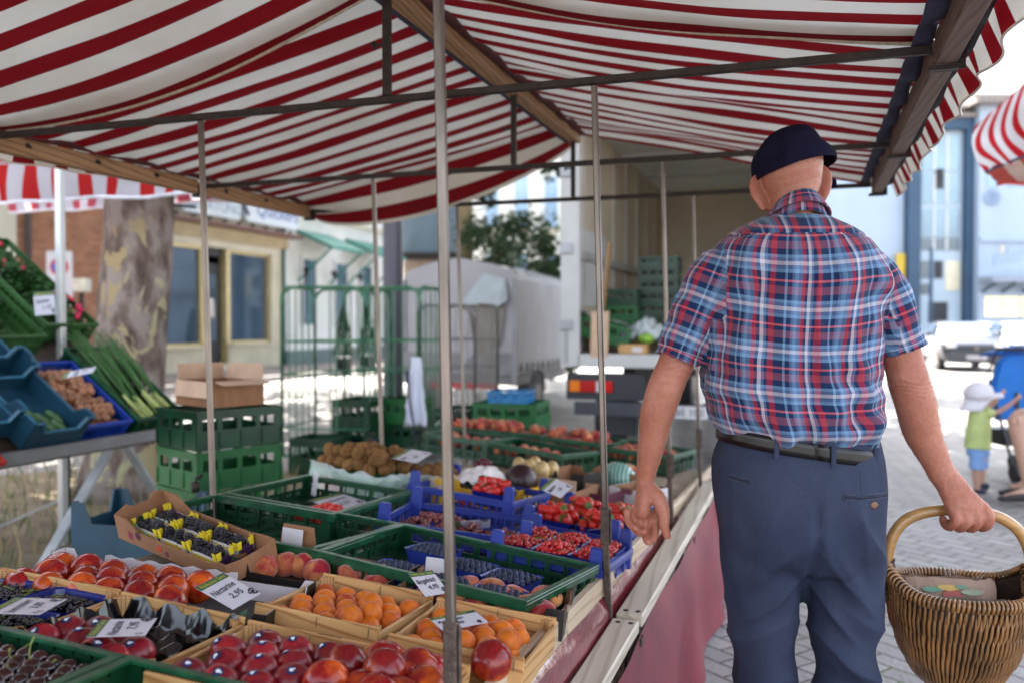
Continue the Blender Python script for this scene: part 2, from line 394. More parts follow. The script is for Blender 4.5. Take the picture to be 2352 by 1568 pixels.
for a, b, xo, zo in ((.5, 2.265, 0, 0), (2.28, 4.36, .006, .008)):
    m = MB(); m.box(-.041+xo, a-2.4, -.032+zo, .031+xo, b-2.4, zo); o = m.build('plank', M_bench, bench, bev=.004)
    m = MB()
    for yy in (a-2.4+.03, b-2.4-.03):
        for xx in (-.02, .014): m.lathe([(0, 0), (.007, 0), (.007, .002), (0, .003)], 8, c=(xx+xo, yy, zo-.0005))
    m.build('screw', M_iron, o)
for y in (1.0, 2.27, 3.4, 4.3):
    m = MB(); m.bar((-.02, y-2.4, -.045), (-.02, y-2.4, -.57), .03); m.bar((-.07, y-2.4, -.055), (.04, y-2.4, -.055), .03, .02); m.build('support', M_sleeve, bench)
# ================================================================== CRATES ON THE DISPLAY TABLE
NT = V((-TA, -TB, 1)).normalized()
def frame(ex, n, o):
    ex = ex.normalized(); ey = n.cross(ex).normalized(); n2 = ex.cross(ey)
    return Matrix(((ex.x, ey.x, n2.x, o.x), (ex.y, ey.y, n2.y, o.y), (ex.z, ey.z, n2.z, o.z), (0, 0, 0, 1)))
def pose(bl, br, d, r, lift=0):          # rim corners far-left, far-right -> matrix at the middle of the crate's underside
    a, b = ontab(*bl, r), ontab(*br, r); w = (b-a).length
    M = frame(b-a, NT, (a+b)/2); ey = V((M[0][1], M[1][1], M[2][1])); n = V((M[0][2], M[1][2], M[2][2]))
    o = (a+b)/2 - ey*(d*KS/2) - n*((r-lift)*KS)
    M[0][3], M[1][3], M[2][3] = o; return M @ S(KS, KS, KS), w/KS
M_pine = wood_mat('pine_board', (.40, .18, .055), (.63, .36, .14), 0, 4, True, .5)
M_pineY = wood_mat('pine_board_side', (.40, .19, .06), (.60, .36, .15), 1, 4, False, .5)
M_pineZ = wood_mat('pine_post', (.30, .14, .05), (.56, .32, .13), 2, 9, False, .5)
M_staple = mat('staple', (.25, .22, .2), .4, .1, metal=.8)
M_ink = mat('ink', (.012, .012, .02), .6, .1)
M_inkbr = mat('brand_ink', (.10, .055, .03), .8, .1)
def wood_crate(M, w, d, label, h=.10, z0=DR, group='pine crates at the front of the display'):
    t = empty('wooden_crate', label, 'crate', group, M=M); th = .0075
    for y0, y1 in ((-d/2, -d/2+th), (d/2-th, d/2)):
        m = MB(); m.box(-w/2+.001, y0, z0+.003, w/2-.001, y1, h); o = m.build('board', M_pine, t, bev=.0012)
        for x in (random.uniform(-.01, .01), w/2-.018):
            m = MB(); s = -1 if y0 < 0 else -1
            m.tube([(x, y0-.0008, h-.022), (x+.001, y0-.0012, h-.004), (x, y0+.004, h+.0008)], .0007, 4); m.build('staple', M_staple, o)
        vs, fs = text_mb('CALIBRE', .009, 1.3); m = MB(); m.add(vs, fs, 0, T(-.07, (y0+y1)/2-.003, h+.0004)); 
        # burnt oval mark on the board's top edge
        m = MB(); m.tube([(w*.12+.022*math.cos(a), (y0+y1)/2+.0022*math.sin(a), h+.0003) for a in np.linspace(0, 6.28, 20)], .0004, 4); m.build('burnt_mark', M_inkbr, o)
    for x0, x1 in ((-w/2, -w/2+th*.9), (w/2-th*.9, w/2)):
        m = MB(); m.box(x0, -d/2+th, z0+.003, x1, d/2-th, h-.012); m.build('side_board', M_pineY, t, bev=.001)
    for sx in (-1, 1):
        for sy in (-1, 1):
            x, y = sx*(w/2-th), sy*(d/2-th); m = MB(); e = .022
            m.add([(x, y, z0), (x-sx*e, y, z0), (x, y-sy*e, z0), (x, y, h-.004), (x-sx*e, y, h-.004), (x, y-sy*e, h-.004)], [(0, 1, 2), (3, 4, 5), (0, 1, 4, 3), (1, 2, 5, 4), (2, 0, 3, 5)])
            m.build('corner_post', M_pineZ, t)
    m = MB(); m.box(-w/2+th, -d/2+th, z0+.0005, w/2-th, d/2-th, z0+.006); m.build('base', M_pineY, t)
    return t
M_green = mat('green_plastic', (.003, .042, .015), .36, .4, 9, .08, 90, spec=.5, rnd=.12)
M_green2 = mat('green_plastic_light', (.012, .115, .028), .37, .2, 14, .08, 90, rnd=.12)
M_greenrim = mat('green_plastic_rim', (.006, .070, .028), .3, .5, 30, .1, 160, spec=.6)
M_blue = mat('blue_plastic', (.022, .042, .27), .37, .15, 12, .05, 80, rnd=.1)
M_bluedk = mat('deep_blue_plastic', (.006, .014, .15), .25, .2, 12, .05, 80, spec=.6)
def slots(L, H, style):
    hs = []
    if style == 0:      # small window row near the rim, slots below
        n = int(L/.035)
        for i in range(n):
            x = .02+i*(L-.04)/n
            hs.append((x+.006, H*.80, x+.011, H*.90))
            if i % 3 != 0: hs.append((x+.002, H*.12, x+.026, H*.55))
    elif style == 1:    # big hand-holes in a row
        n = max(2, int(L/.055))
        for i in range(n):
            x = .03+i*(L-.05)/n
            hs.append((x, H*.45, x+(L-.05)/n-.012, H*.74)); 
            for k in range(2): hs.append((x+.008+k*.016, H*.14, x+.014+k*.016, H*.30))
    elif style == 2:
        n = max(3, int(L/.03))
        for i in range(n):
            x = .03+i*(L-.05)/n; hs.append((x, H*.25, x+(L-.05)/n-.007, H*.72))
    return hs
def plastic_crate(M, w, d, label, h=.11, style=0, mt=None, rimm=None, group='green plastic crates on the display table', posts=0, name='plastic_crate', lip=.016, backh=0, z0=DR):
    H0 = h; h = h-z0
    mt = mt or M_green; rimm = rimm or M_greenrim
    t = empty(name, label, 'crate', group, M=M); th = .004; L1, L2 = w-.012, d-.012
    for k, (MM, L, hh) in enumerate(((T(-L1/2, -L2/2, z0+.004), L1, h), (T(-L1/2, L2/2-th, z0+.004), L1, backh or h), (T(-L1/2+th, -L2/2, z0+.004) @ RZ(90), L2, h), (T(L1/2, -L2/2, z0+.004) @ RZ(90), L2, h))):
        m = MB(); m.pwall(L, hh-.006, th, slots(L, hh-.006, style), MM)
        n = max(3, int(L/.07))
        for i in range(1, n):
            x = i*L/n
            m.box(x-.0015, -.006 if k in (0, 2) and k != 2 else -.004, 0, x+.0015, 0.0, hh*.72, 0, MM)
        m.build('wall', mt, t)
    h = H0; m = MB(); lw = lip; a, b = w/2, d/2
    m.box(-a, -b, h-.007, a, -b+lw, h); m.box(-a, b-lw, h-.0071, a, b, h-.0002)
    m.box(-a, -b+lw, h-.007, -a+lw, b-lw, h-.0001); m.box(a-lw, -b+lw, h-.007, a, b-lw, h-.0001)
    m.box(-a, -b, h-.022, a, -b+.003, h-.007); m.box(a-.003, -b+.003, h-.022, a, b-.003, h-.007); m.box(-a, -b+.003, h-.022, -a+.003, b-.003, h-.007); m.box(-a, b-.003, h-.022, a, b, h-.007)
    m.build('rim', rimm, t, bev=.0012)
    m = MB(); m.box(-L1/2+th, -L2/2+th, z0+.001, L1/2-th, L2/2-th, z0+.004)
    for i in range(1, 9): x = -L1/2+i*L1/9; m.box(x-.002, -L2/2+th, z0+.0045, x+.002, L2/2-th, z0+.008)
    m.build('base', mt, t)
    if posts:
        for sx in (-1, 1):
            for sy in (-1, 1):
                m = MB(); W_ = .042; x = sx*(a-W_/2); y = sy*(b-.012)
                m.add([(x-W_/2, y-.012, z0), (x+W_/2, y-.012, z0), (x+W_/2, y+.012, z0), (x-W_/2, y+.012, z0), (x-W_*.36, y-.010, posts), (x+W_*.36, y-.010, posts), (x+W_*.36, y+.010, posts), (x-W_*.36, y+.010, posts)], [(3,2,1,0),(4,5,6,7),(0,1,5,4),(1,2,6,5),(2,3,7,6),(3,0,4,7)])
                m.build('corner_post', mt, t, bev=.003)
    return t
def carton(M, w, d, h, prof, mt, inner, label, name='cardboard_tray', group='cardboard fruit trays', floor=None, th=.004, z0=DR):
    """prof: list of four wall profiles (front, right, back, left), each a list of (fraction, height fraction) along the top edge"""
    t = empty(name, label, 'tray', group, M=M)
    for k, (MM, L) in enumerate(((T(-w/2, -d/2, 0), w), (T(w/2, -d/2, 0) @ RZ(90), d), (T(w/2, d/2, 0) @ RZ(180), w), (T(-w/2, d/2, 0) @ RZ(-90), d))):
        top = [(f*(L-.001), g*h) for f, g in prof[k]]
        m = MB(); m.slab([(0, z0), (L-.001, z0)]+[p for p in reversed(top)], th*.5, MM)
        o = m.build('wall', mt, t, weld=True)
        m = MB(); m.slab([(0.004, z0+.002), (L-.005, z0+.002)]+[(min(max(x, .004), L-.005), z-.0008) for x, z in reversed(top)], th*.5, MM @ T(0, th*.5+.0003, 0)); m.build('lining', inner, o, weld=True)
    m = MB(); m.box(-w/2+th, -d/2+th, z0+.001, w/2-th, d/2-th, z0+.004); m.build('base', floor or inner, t)
    return t
M_card = mat('brown_cardboard', (.28, .13, .06), .8, .15, 6, .15, 120, stretch=(1, 6, 1))
M_cardlt = mat('light_cardboard', (.55, .36, .24), .8, .15, 6, .15, 120)
M_cardbk = mat('black_printed_card', (.012, .010, .010), .4, .3, 8, .1, 100)
M_cardwh = mat('white_printed_card', (.60, .56, .58), .5, .06, 5)
M_mar = mat('maroon_printed_card', (.085, .008, .03), .4, .2, 8)
M_yel = mat('yellow_printed_card', (.72, .40, .01), .45, .12, 6)
M_grc = mat('green_printed_card', (.02, .28, .05), .45, .12, 6)
# ------------------------------------------------------------------ fruit prototypes
def blob(nu, nv, fn):
    vs = []; fs = []
    vs.append(fn(0.0, 0.0)); 
    for i in range(1, nv):
        for j in range(nu): vs.append(fn(math.pi*i/nv, 2*math.pi*j/nu))
    vs.append(fn(math.pi, 0.0)); L = len(vs)-1
    for j in range(nu): fs.append((0, 1+j, 1+(j+1) % nu)); fs.append((L, L-nu+(j+1) % nu, L-nu+j))
    for i in range(nv-2):
        for j in range(nu):
            a = 1+i*nu+j; b = 1+i*nu+(j+1) % nu; fs.append((a, a+nu, b+nu, b))
    return vs, fs
def stone(r, sq=1.0, dim=.12, cr=.06, seed=0, nu=28, nv=18):
    def f(th, ph):
        rr = r*(1-dim*math.exp(-(th/.28)**2)-dim*.35*math.exp(-((math.pi-th)/.22)**2))
        p = min(ph, 2*math.pi-ph); rr *= 1-cr*math.exp(-(p/.16)**2)*math.sin(th)**.5 if 0 < th < math.pi else 1
        rr *= 1+.025*nz(math.sin(th)*math.cos(ph)*1.3+seed, math.sin(th)*math.sin(ph)*1.3, math.cos(th))
        return (rr*math.sin(th)*math.cos(ph), rr*math.sin(th)*math.sin(ph), rr*math.cos(th)*sq)
    return blob(nu, nv, f)
def fruit_mat(name, base, blush, spots, lo=.42, hi=.62, rough=.25, spec=.5, sc=26, rnd=.25, fuzz=0, coat=0, axisy=0):
    m, nt, b = newmat(name); vec = coords(nt, rnd=True)
    n = noise_(nt, vec, sc, 3, .55, .6); c = ramp(nt, n, [(lo, base), (hi, blush)])
    if spots:
        vo = N(nt, 'ShaderNodeTexVoronoi'); vo.inputs['Scale'].default_value = 420; lk(nt, vec, vo.inputs[0])
        k = ramp(nt, vo.outputs[0], [(.12, (1, 1, 1)), (.2, (0, 0, 0))]); c = mixc(nt, math_(nt, 'MULTIPLY', k, .45), c, spots)
    st = noise_(nt, coords(nt, (1, 1, .25), rnd=True), 90, 2); c = mixc(nt, 1.0, c, ramp(nt, st, [(.3, (.78, .7, .7)), (.6, (1, 1, 1))]), 'MULTIPLY')
    oi = N(nt, 'ShaderNodeObjectInfo'); hs = N(nt, 'ShaderNodeHueSaturation')
    lk(nt, c, hs.inputs['Color']); lk(nt, math_(nt, 'MULTIPLY_ADD', oi.outputs['Random'], 2*rnd, 1-rnd), hs.inputs['Value'])
    lk(nt, hs.outputs[0], b.inputs['Base Color']); b.inputs['Roughness'].default_value = rough; b.inputs['Specular IOR Level'].default_value = spec
    b.inputs['Subsurface Weight'].default_value = .12; b.inputs['Subsurface Radius'].default_value = (.01, .003, .002); b.inputs['Subsurface Scale'].default_value = .4
    b.inputs['Coat Weight'].default_value = coat
    if fuzz: b.inputs['Sheen Weight'].default_value = fuzz; b.inputs['Sheen Roughness'].default_value = .4; b.inputs['Sheen Tint'].default_value = (1, .85, .8, 1)
    bump(nt, b, noise_(nt, vec, 300, 2), .04, .002); return m
FM = {
 'nect': fruit_mat('nectarine_skin', (.24, .004, .007), (.66, .11, .006), (.6, .25, .08), .46, .72, .22, sc=18),
 'nectdk': fruit_mat('dark_nectarine_skin', (.20, .005, .014), (.42, .018, .022), (.5, .2, .15), .45, .8, .3, sc=18),
 'apri': fruit_mat('apricot_skin', (.66, .165, .008), (.45, .035, .015), None, .5, .74, .5, .3, 16, .14, fuzz=.2),
 'peach': fruit_mat('peach_skin', (.60, .26, .09), (.34, .018, .03), None, .34, .58, .8, .2, 20, .2, fuzz=.5),
 'cherry': fruit_mat('cherry_skin', (.016, .001, .002), (.05, .002, .004), None, .4, .7, .08, .7, 30, .35, coat=.2),
 'kiwi': fruit_mat('kiwi_skin', (.17, .08, .025), (.26, .14, .05), None, .3, .7, .8, .2, 60, .2),
 'blueb': fruit_mat('blueberry_skin', (.012, .018, .045), (.06, .08, .15), None, .35, .7, .5, .3, 120, .4),
 'blackb': fruit_mat('blackberry_skin', (.006, .004, .008), (.015, .008, .016), None, .4, .7, .2, .6, 120, .3),
 'straw': fruit_mat('strawberry_skin', (.62, .012, .012), (.55, .05, .03), (.7, .4, .1), .4, .8, .3, .5, 60, .2),
 'redc': fruit_mat('redcurrant_skin', (.50, .008, .010), (.6, .03, .02), None, .4, .8, .12, .6, 90, .3),
 'grape': fruit_mat('red_grape_skin', (.13, .015, .025), (.28, .07, .04), None, .35, .75, .25, .5, 40, .3),
 'onion': fruit_mat('onion_skin', (.42, .20, .10), (.30, .12, .06), None, .35, .7, .45, .4, 40, .25),
}
M_stem = mat('green_stem', (.22, .27, .05), .6, .3, 40); M_stembr = mat('brown_stem', (.10, .05, .02), .7, .3, 40)
M_leaf = mat('berry_leaf', (.06, .18, .03), .5, .35, 40)
PR = {}
def proto(key, vs_fs, mt):
    me = bpy.data.meshes.new(key); me.from_pydata([tuple(v) for v in vs_fs[0]], [], vs_fs[1]); me.materials.append(mt)
    me.polygons.foreach_set('use_smooth', [True]*len(me.polygons)); PR.setdefault(key, []).append(me); return me
for s in range(3):
    proto('nectarine', stone(.035, .93, .14, .07, s), FM['nect']); proto('dark_nectarine', stone(.031, .90, .12, .05, s+5), FM['nectdk'])
    proto('apricot', stone(.0235, .95, .12, .09, s), FM['apri']); proto('peach', stone(.032, .93, .14, .06, s), FM['peach']); proto('flat_peach', stone(.035, .58, .38, .04, s), FM['peach'])
proto('kiwi', blob(16, 12, lambda t, p: (.024*math.sin(t)*math.cos(p), .024*math.sin(t)*math.sin(p), .032*math.cos(t))), FM['kiwi'])
proto('cherry', stone(.0150, .93, .22, .05, 1, 18, 12), FM['cherry'])
proto('blueberry', blob(10, 7, lambda t, p: tuple(c*.0075 for c in ((1-.25*math.exp(-(t/.3)**2))*math.sin(t)*math.cos(p), math.sin(t)*math.sin(p), .9*math.cos(t)*(1-.25*math.exp(-(t/.3)**2))))), FM['blueb'])
proto('strawberry', blob(12, 9, lambda t, p: (.0165*math.sin(t)**.8*math.cos(p)*(1-.25*(1-math.cos(t))/2), .0165*math.sin(t)**.8*math.sin(p)*(1-.25*(1-math.cos(t))/2), .02*math.cos(t) if t < 1.6 else .026*math.cos(t))), FM['straw'])
proto('onion', stone(.026, .9, -.05, .0, 2, 18, 12), FM['onion'])
mb = MB(); random.seed(3)
for i in range(34):
    a = i*2.39996; z = 1-2*(i+.5)/34; r = math.sqrt(1-z*z); c = V((r*math.cos(a)*.0078, r*math.sin(a)*.0078, z*.0105))
    v_, f_ = blob(6, 4, lambda t, p: (.0034*math.sin(t)*math.cos(p)+c.x, .0034*math.sin(t)*math.sin(p)+c.y, .0034*math.cos(t)+c.z)); mb.add(v_, f_)
proto('blackberry', (mb.v, mb.f), FM['blackb'])
def stub(name, v_f, mt, parent, M=None):
    m = MB(); m.add(v_f[0], v_f[1], 0, M); return m.build(name, mt, parent, smooth=True)
_stemM = {}
def part_mesh(key, mk, mt):
    if key not in _stemM:
        m = MB(); mk(m); o = m.build(key, mt, smooth=True); _stemM[key] = o.data; bpy.data.objects.remove(o)
    return _stemM[key]
def fruit(key, M, label, cat, group, name=None, sc=1.0, part=None, kind=None):
    me = random.choice(PR[key]); o = bpy.data.objects.new(name or key, me); COL.objects.link(o)
    o.matrix_world = M @ S(sc, sc, sc); tag(o, label, cat, group)
    if part:
        p = bpy.data.objects.new(part[0], part[1]); COL.objects.link(p); p.parent = o
        if len(part) > 2: p.matrix_basis = part[2]
    return o
def rrot(tilt=180): return Euler((R_(random.uniform(-tilt, tilt)), R_(random.uniform(-tilt, tilt)), R_(random.uniform(0, 360)))).to_matrix().to_4x4()
def cherry_stem(m): m.tube([(0, 0, .010), (.002, .001, .020), (.006, .002, .031), (.013, .004, .040)], [.0012, .001, .001, .0018], 5)
def straw_cap(m):
    for k in range(7):
        a = k*.9; c, s = math.cos(a), math.sin(a)
        m.add([(0, 0, .0195), (c*.008-s*.004, s*.008+c*.004, .021), (c*.016, s*.016, .0185), (c*.008+s*.004, s*.008-c*.004, .021)], [(0, 1, 2, 3)])
    m.tube([(0, 0, .018), (.002, 0, .028)], .0012, 5)
def sticker_(m):
    m.lathe([(0, .0006), (.0075, .0), (.008, -.0009)], 16)
def sticker_mark(m):
    m.lathe([(.0022, .0009), (.0036, .0007)], 12); m.add([(.004, -.002, .0007), (.006, -.001, .0005), (.0058, .0015, .0005), (.0035, .001, .0008)], [(0, 1, 2, 3)])
M_stk = mat('sticker_navy', (.008, .014, .08), .3, .1); M_stkw = mat('sticker_white', (.75, .75, .78), .4, .05)
def add_sticker(o, r, sq):
    th = random.uniform(.15, .7); ph = random.uniform(3.6, 5.6)
    n = V((math.sin(th)*math.cos(ph), math.sin(th)*math.sin(ph), math.cos(th)))
    # place towards the camera-facing top in world, then into the fruit's own frame
    L = o.matrix_world.to_3x3().inverted() @ n; L.normalize(); pos = V((L.x*r, L.y*r, L.z*r*sq))*1.0
    nn = V((L.x, L.y, L.z/sq/sq)).normalized(); Mx = Matrix.Translation(pos+nn*.0006) @ nn.to_track_quat('Z', 'Y').to_matrix().to_4x4()
    p = bpy.data.objects.new('sticker', part_mesh('sticker', sticker_, M_stk)); COL.objects.link(p); p.parent = o; p.matrix_basis = Mx
    q = bpy.data.objects.new('sticker_mark', part_mesh('sticker_mark', sticker_mark, M_stkw)); COL.objects.link(q); q.parent = p
def fill(M, w, d, z, key, r, label, cat, group, layers=1, drop=.0, tilt=180, sc=(.92, 1.06), region=None, skip=0, part=None, sq=1, name=None, pitch=1.0, heap=0):
    """lay fruit on a hexagonal bed inside a crate, its later layers over the hollows"""
    out = []
    for L in range(layers):
        x0, x1, y0, y1 = region or (-w/2, w/2, -d/2, d/2)
        st = 2*r*pitch; row = 0; y = y0+r+L*r*.6
        while y <= y1-r+.002:
            x = x0+r+(row % 2)*r*.95+L*r*.5
            while x <= x1-r+.002:
                if random.random() >= skip+L*.25:
                    hz = heap*(1-((x/(w/2))**2+(y/(d/2))**2)/2)
                    k = random.uniform(*sc)
                    Mw = M @ T(x+random.uniform(-1, 1)*r*.12, y+random.uniform(-1, 1)*r*.12, z+r*sq+L*r*1.45+hz+random.uniform(-1, 1)*r*.08) @ rrot(tilt)
                    out.append(fruit(key, Mw, label, cat, group, name=name, sc=k, part=part() if callable(part) else part))
                x += st
            y += st*.88; row += 1
    return out
def heap(M, w, d, z, r, n, mt, name, label, cat, group=None, twigs=0, kind=None, parent=None, seed=1, hz=.012):
    """many tiny berries as one mass"""
    rs = random.Random(seed); m = MB(); base = blob(8, 6, lambda t, p: (r*math.sin(t)*math.cos(p), r*math.sin(t)*math.sin(p), r*math.cos(t)))
    for i in range(n):
        x = rs.uniform(-w/2+r, w/2-r); y = rs.uniform(-d/2+r, d/2-r); zz = z+hz*(1-(2*x/w)**2)*(1-(2*y/d)**2)+rs.uniform(-.006, .004)+.005*nz(x*60, y*60)
        k = rs.uniform(.75, 1.15); m.add([(a*k+x, b*k+y, c*k+zz) for a, b, c in base[0]], base[1])
    o = m.build(name, mt, parent, smooth=True)
    if parent is None: o.matrix_world = M; tag(o, label, cat, group, kind)
    if twigs:
        m = MB()
        for i in range(twigs):
            x = rs.uniform(-w/2+.01, w/2-.01); y = rs.uniform(-d/2+.01, d/2-.01); a = rs.uniform(0, 6.28); pts = [(x, y, z+hz*.5+.002)]
            for k in range(4): a += rs.uniform(-.7, .7); pts.append((pts[-1][0]+.008*math.cos(a), pts[-1][1]+.008*math.sin(a), pts[-1][2]+rs.uniform(-.001, .005)))
            m.tube(pts, .0007, 4)
        t = m.build('twigs', M_stem, o, smooth=True)
    return o
def punnet(M, w, d, h, label, mt=None, group='blue berry punnets'):
    m = MB(); mt = mt or M_bluedk
    def ring(a, z, rr=.014, n=5):
        pts = []
        for cx, cy, a0 in ((1, 1, 0), (-1, 1, 90), (-1, -1, 180), (1, -1, 270)):
            for k in range(n):
                t_ = R_(a0+90*k/(n-1)); pts.append((cx*(w/2*a-rr)+rr*math.cos(t_), cy*(d/2*a-rr)+rr*math.sin(t_), z))
        return pts
    rings = [ring(.80, .002), ring(.84, h*.25), ring(.97, h-.002), ring(1.0, h), ring(.99, h-.001), ring(.95, h-.003), ring(.80, .004)]
    vs = [p for r_ in rings for p in r_]; n = 20
    fs = [(i*n+j, i*n+(j+1) % n, (i+1)*n+(j+1) % n, (i+1)*n+j) for i in range(len(rings)-1) for j in range(n)]
    fs += [tuple(range(n-1, -1, -1)), tuple((len(rings)-1)*n+j for j in range(n))]
    m.add(vs, fs); o = m.build('punnet', mt, smooth=False); o.matrix_world = M; return tag(o, label, 'punnet', group)
# ------------------------------------------------------------------ price cards
M_cardp = mat('price_card', (.55, .53, .58), .5, .03); M_hdr = mat('card_header', (.02, .09, .05), .5, .1); M_hdrt = mat('card_gold', (.55, .50, .06), .5, .1)
M_pen = mat('marker_pen', (.03, .03, .05), .5, .1); M_penr = mat('red_pen', (.6, .08, .12), .5, .1)
def card(A, B, D, rs, title, price, label, extra='', red=False, surf='tab', hdr=.17, group='price cards in the fruit'):
    P = [ontab(*p, r) for p, r in zip((A, B, D), rs)] if surf == 'tab' else [at(*p, z) for p, z in zip((A, B, D), rs)]
    ex = (P[1]-P[0]); w = ex.length; ex.normalize(); dn = P[2]-P[1]; dn = dn-ex*dn.dot(ex); h = dn.length; ey = -dn.normalized(); n = ex.cross(ey)
    if n.z < 0 and surf == 'tab': n = n
    M = Matrix(((ex.x, ey.x, n.x, P[0].x), (ex.y, ey.y, n.y, P[0].y), (ex.z, ey.z, n.z, P[0].z), (0, 0, 0, 1)))
    t = empty('price_card', label, 'price card', group, M=M)
    m = MB(); cv = lambda x, y: -.012*w*math.sin(math.pi*x/w)
    m.grid(lambda u, v: (u*w, -h*v, 0), 1, 1); c = m.build('sheet', M_cardp, t, sol=.0006)
    m = MB(); m.add([(0, -h*hdr, .0006), (w, -h*hdr, .0006), (w, 0, .0006), (0, 0, .0006)], [(0, 1, 2, 3)]); m.build('header', M_hdr, t)
    def wt(txt, x, y, size, name, mt, sx=1, shear=0, rot=0, bold=0):
        vs, fs = text_mb(txt, size, 1, shear, bold=bold)
        if not vs: return
        L = max(v[0] for v in vs)-min(v[0] for v in vs)
        k = min(1.0, w*sx/max(L, 1e-6)) if sx < 5 else 1
        m = MB(); m.add([(v[0]*k, v[1], 0) for v in vs], fs, 0, T(x, y, .0010) @ RZ(rot)); m.build(name, mt, t)
    wt('Waldfeuchter Garten', w*.06, -h*hdr*.80, h*hdr*.95, 'header_text', M_hdrt, .88)
    pen = M_penr if red else M_pen
    wt(title, w*.05, -h*.50, h*.26, 'title_text', pen, .8, .35, 4, bold=.0004)
    wt(price, w*.34, -h*.76, h*.24, 'price_text', pen, .45, .25, 3, bold=.0004)
    wt('\u20ac', w*.80, -h*.93, h*.26, 'euro_sign', M_pen, .3, 0, 0, bold=.0012)
    if extra: wt(extra, w*.05, -h*.93, h*.17, 'note_text', M_pen, .4, 0)
    return t
def z7(x, y): return (x*.3418, 1032.5+y*.3418)
def z8(x, y): return (746.4+x*.3418, 1032.5+y*.3418)
# ------------------------------------------------------------------ the crates and what is in them
random.seed(21)
# green crate of cherries (front left) and its neighbour
M1, w1 = pose((-520, 1309), (290, 1501), .40, .11)
plastic_crate(M1, w1, .40, 'green plastic crate of dark cherries in the bottom left corner', style=0)
fill(M1, w1, .36, .070, 'cherry', .0145, 'glossy black-red cherry with a green stem in the bottom left green crate', 'cherry', 'cherries in the front left green crate', layers=1, region=(w1/2-.43, w1/2-.025, -.17, .185), part=lambda: ('stem', part_mesh('stem', cherry_stem, M_stem)) if random.random() < .55 else None, tilt=100, heap=.008, pitch=.96)
m = MB(); m.box(-w1/2+.02, -.18, .012, w1/2-.02, .18, .068); o = m.build('cherry_bed', FM['cherry']); o.matrix_world = M1; tag(o, 'lower layers of dark cherries filling the bottom left green crate', 'cherries', kind='stuff')
M2, w2 = pose((297, 1501), (1005, 1668), .40, .11)
plastic_crate(M2, w2, .40, 'green plastic crate right of the cherry crate cut by the lower edge of the photo', style=0)
fill(M2, w2, .36, .045, 'cherry', .0135, 'dark cherry with its stem up in the second green crate from the left', 'cherry', 'cherries in the second green crate', region=(-w2/2+.03, w2/2-.3, .03, .185), part=lambda: ('stem', part_mesh('stem', cherry_stem, M_stem)), tilt=40, skip=.1)
# pine crates
M3, w3 = pose((7, 1289), (282, 1340), .25, .11)
wood_crate(M3, w3, .25, 'pine crate of blackcurrants in blue punnets, leftmost of the wooden crates')
k = 0
for px_, py_ in ((-.062, .058), (.064, .058), (-.062, -.062), (.064, -.062)):
    k += 1; Mp = M3 @ T(px_, py_, .042) @ RZ(random.uniform(-4, 4))
    nm = ['far left', 'far right', 'near left', 'near right'][k-1]
    punnet(Mp, .122, .112, .046, 'blue punnet of blackcurrants, %s in the leftmost pine crate' % nm)
    heap(Mp, .10, .092, .030, .0048, 170, FM['blackb'], 'blackcurrants', 'glossy blackcurrants heaped in the %s blue punnet' % nm, 'blackcurrants', 'punnets of blackcurrants', twigs=11, kind='stuff', seed=k)
M4, w4 = pose((284, 1343), (567, 1402), .25, .11)
wood_crate(M4, w4, .25, 'pine crate with black plastic liner and a few nectarines left')
M_liner = mat('black_liner', (.004, .004, .005), .12, .1, 5, spec=.8)
def liner(M, w, d, base=.02, top=.07, amp=.012):
    m = MB()
    def fn(u, v):
        x = (u-.5)*w; y = (v-.5)*d; e = min(u, 1-u, v, 1-v)
        z = base+amp*(math.sin(x*95)*math.sin(y*95))+.006*nz(x*50, y*50)
        z += max(0, (.07-e)/.07)**1.5*(top-base+.006*nz(x*40, y*40))
        return (x, y, z)
    m.grid(fn, 60, 60); return m
o = liner(M4, w4-.02, .23, .052, .092, .010).build('tray_liner', M_liner, smooth=True); o.matrix_world = M4; tag(o, 'shiny black dimpled plastic liner in the pine crate of few nectarines', 'tray liner')
for x, y in ((-.085, -.05), (-.035, -.075), (.0, -.035), (.015, -.092), (.062, -.066), (-.09, -.1), (-.045, -.02), (.055, -.11)):
    o = fruit('dark_nectarine', M4 @ T(x, y, .080) @ rrot(35), 'dark nectarine in the black liner of the half-empty pine crate', 'nectarine', 'nectarines in the black liner', name='nectarine')
    add_sticker(o, .0312, .90)
M5, w5 = pose((574, 1407), (880, 1468), .27, .11)
wood_crate(M5, w5, .27, 'pine crate of stickered nectarines in the centre foreground')
for o in fill(M5, w5-.02, .25, .048, 'dark_nectarine', .0305, 'dark red nectarine with a round navy sticker in the centre front pine crate', 'nectarine', 'stickered nectarines in the centre front crate', tilt=30, name='nectarine', region=(-w5/2+.012, w5/2-.012, -.12, .12), pitch=.97, heap=.012):
    add_sticker(o, .0312, .90)
m = MB(); m.add([(0, 0, 0), (.034, 0, 0), (.034, 0, .024), (0, 0, .024)], [(0, 1, 2, 3)], 0, T(-w5/2+.009, .045, .07) @ RZ(90)); o = m.build('paper_label', M_cardwh, None); o.matrix_world = M5; tag(o, 'small white paper label stuck inside the left board of the centre crate', 'label')
M6, w6 = pose((884, 1469), (1085, 1510), .27, .11)
wood_crate(M6, w6, .27, 'pine crate of big glossy nectarines behind the front steel post')
fill(M6, w6-.02, .25, .045, 'nectarine', .034, 'big glossy red nectarine in the front right pine crate', 'nectarine', 'nectarines in the front right crate', tilt=60, region=(-w6/2-.03, w6/2-.0, -.12, .125), layers=1, pitch=.97, heap=.01)
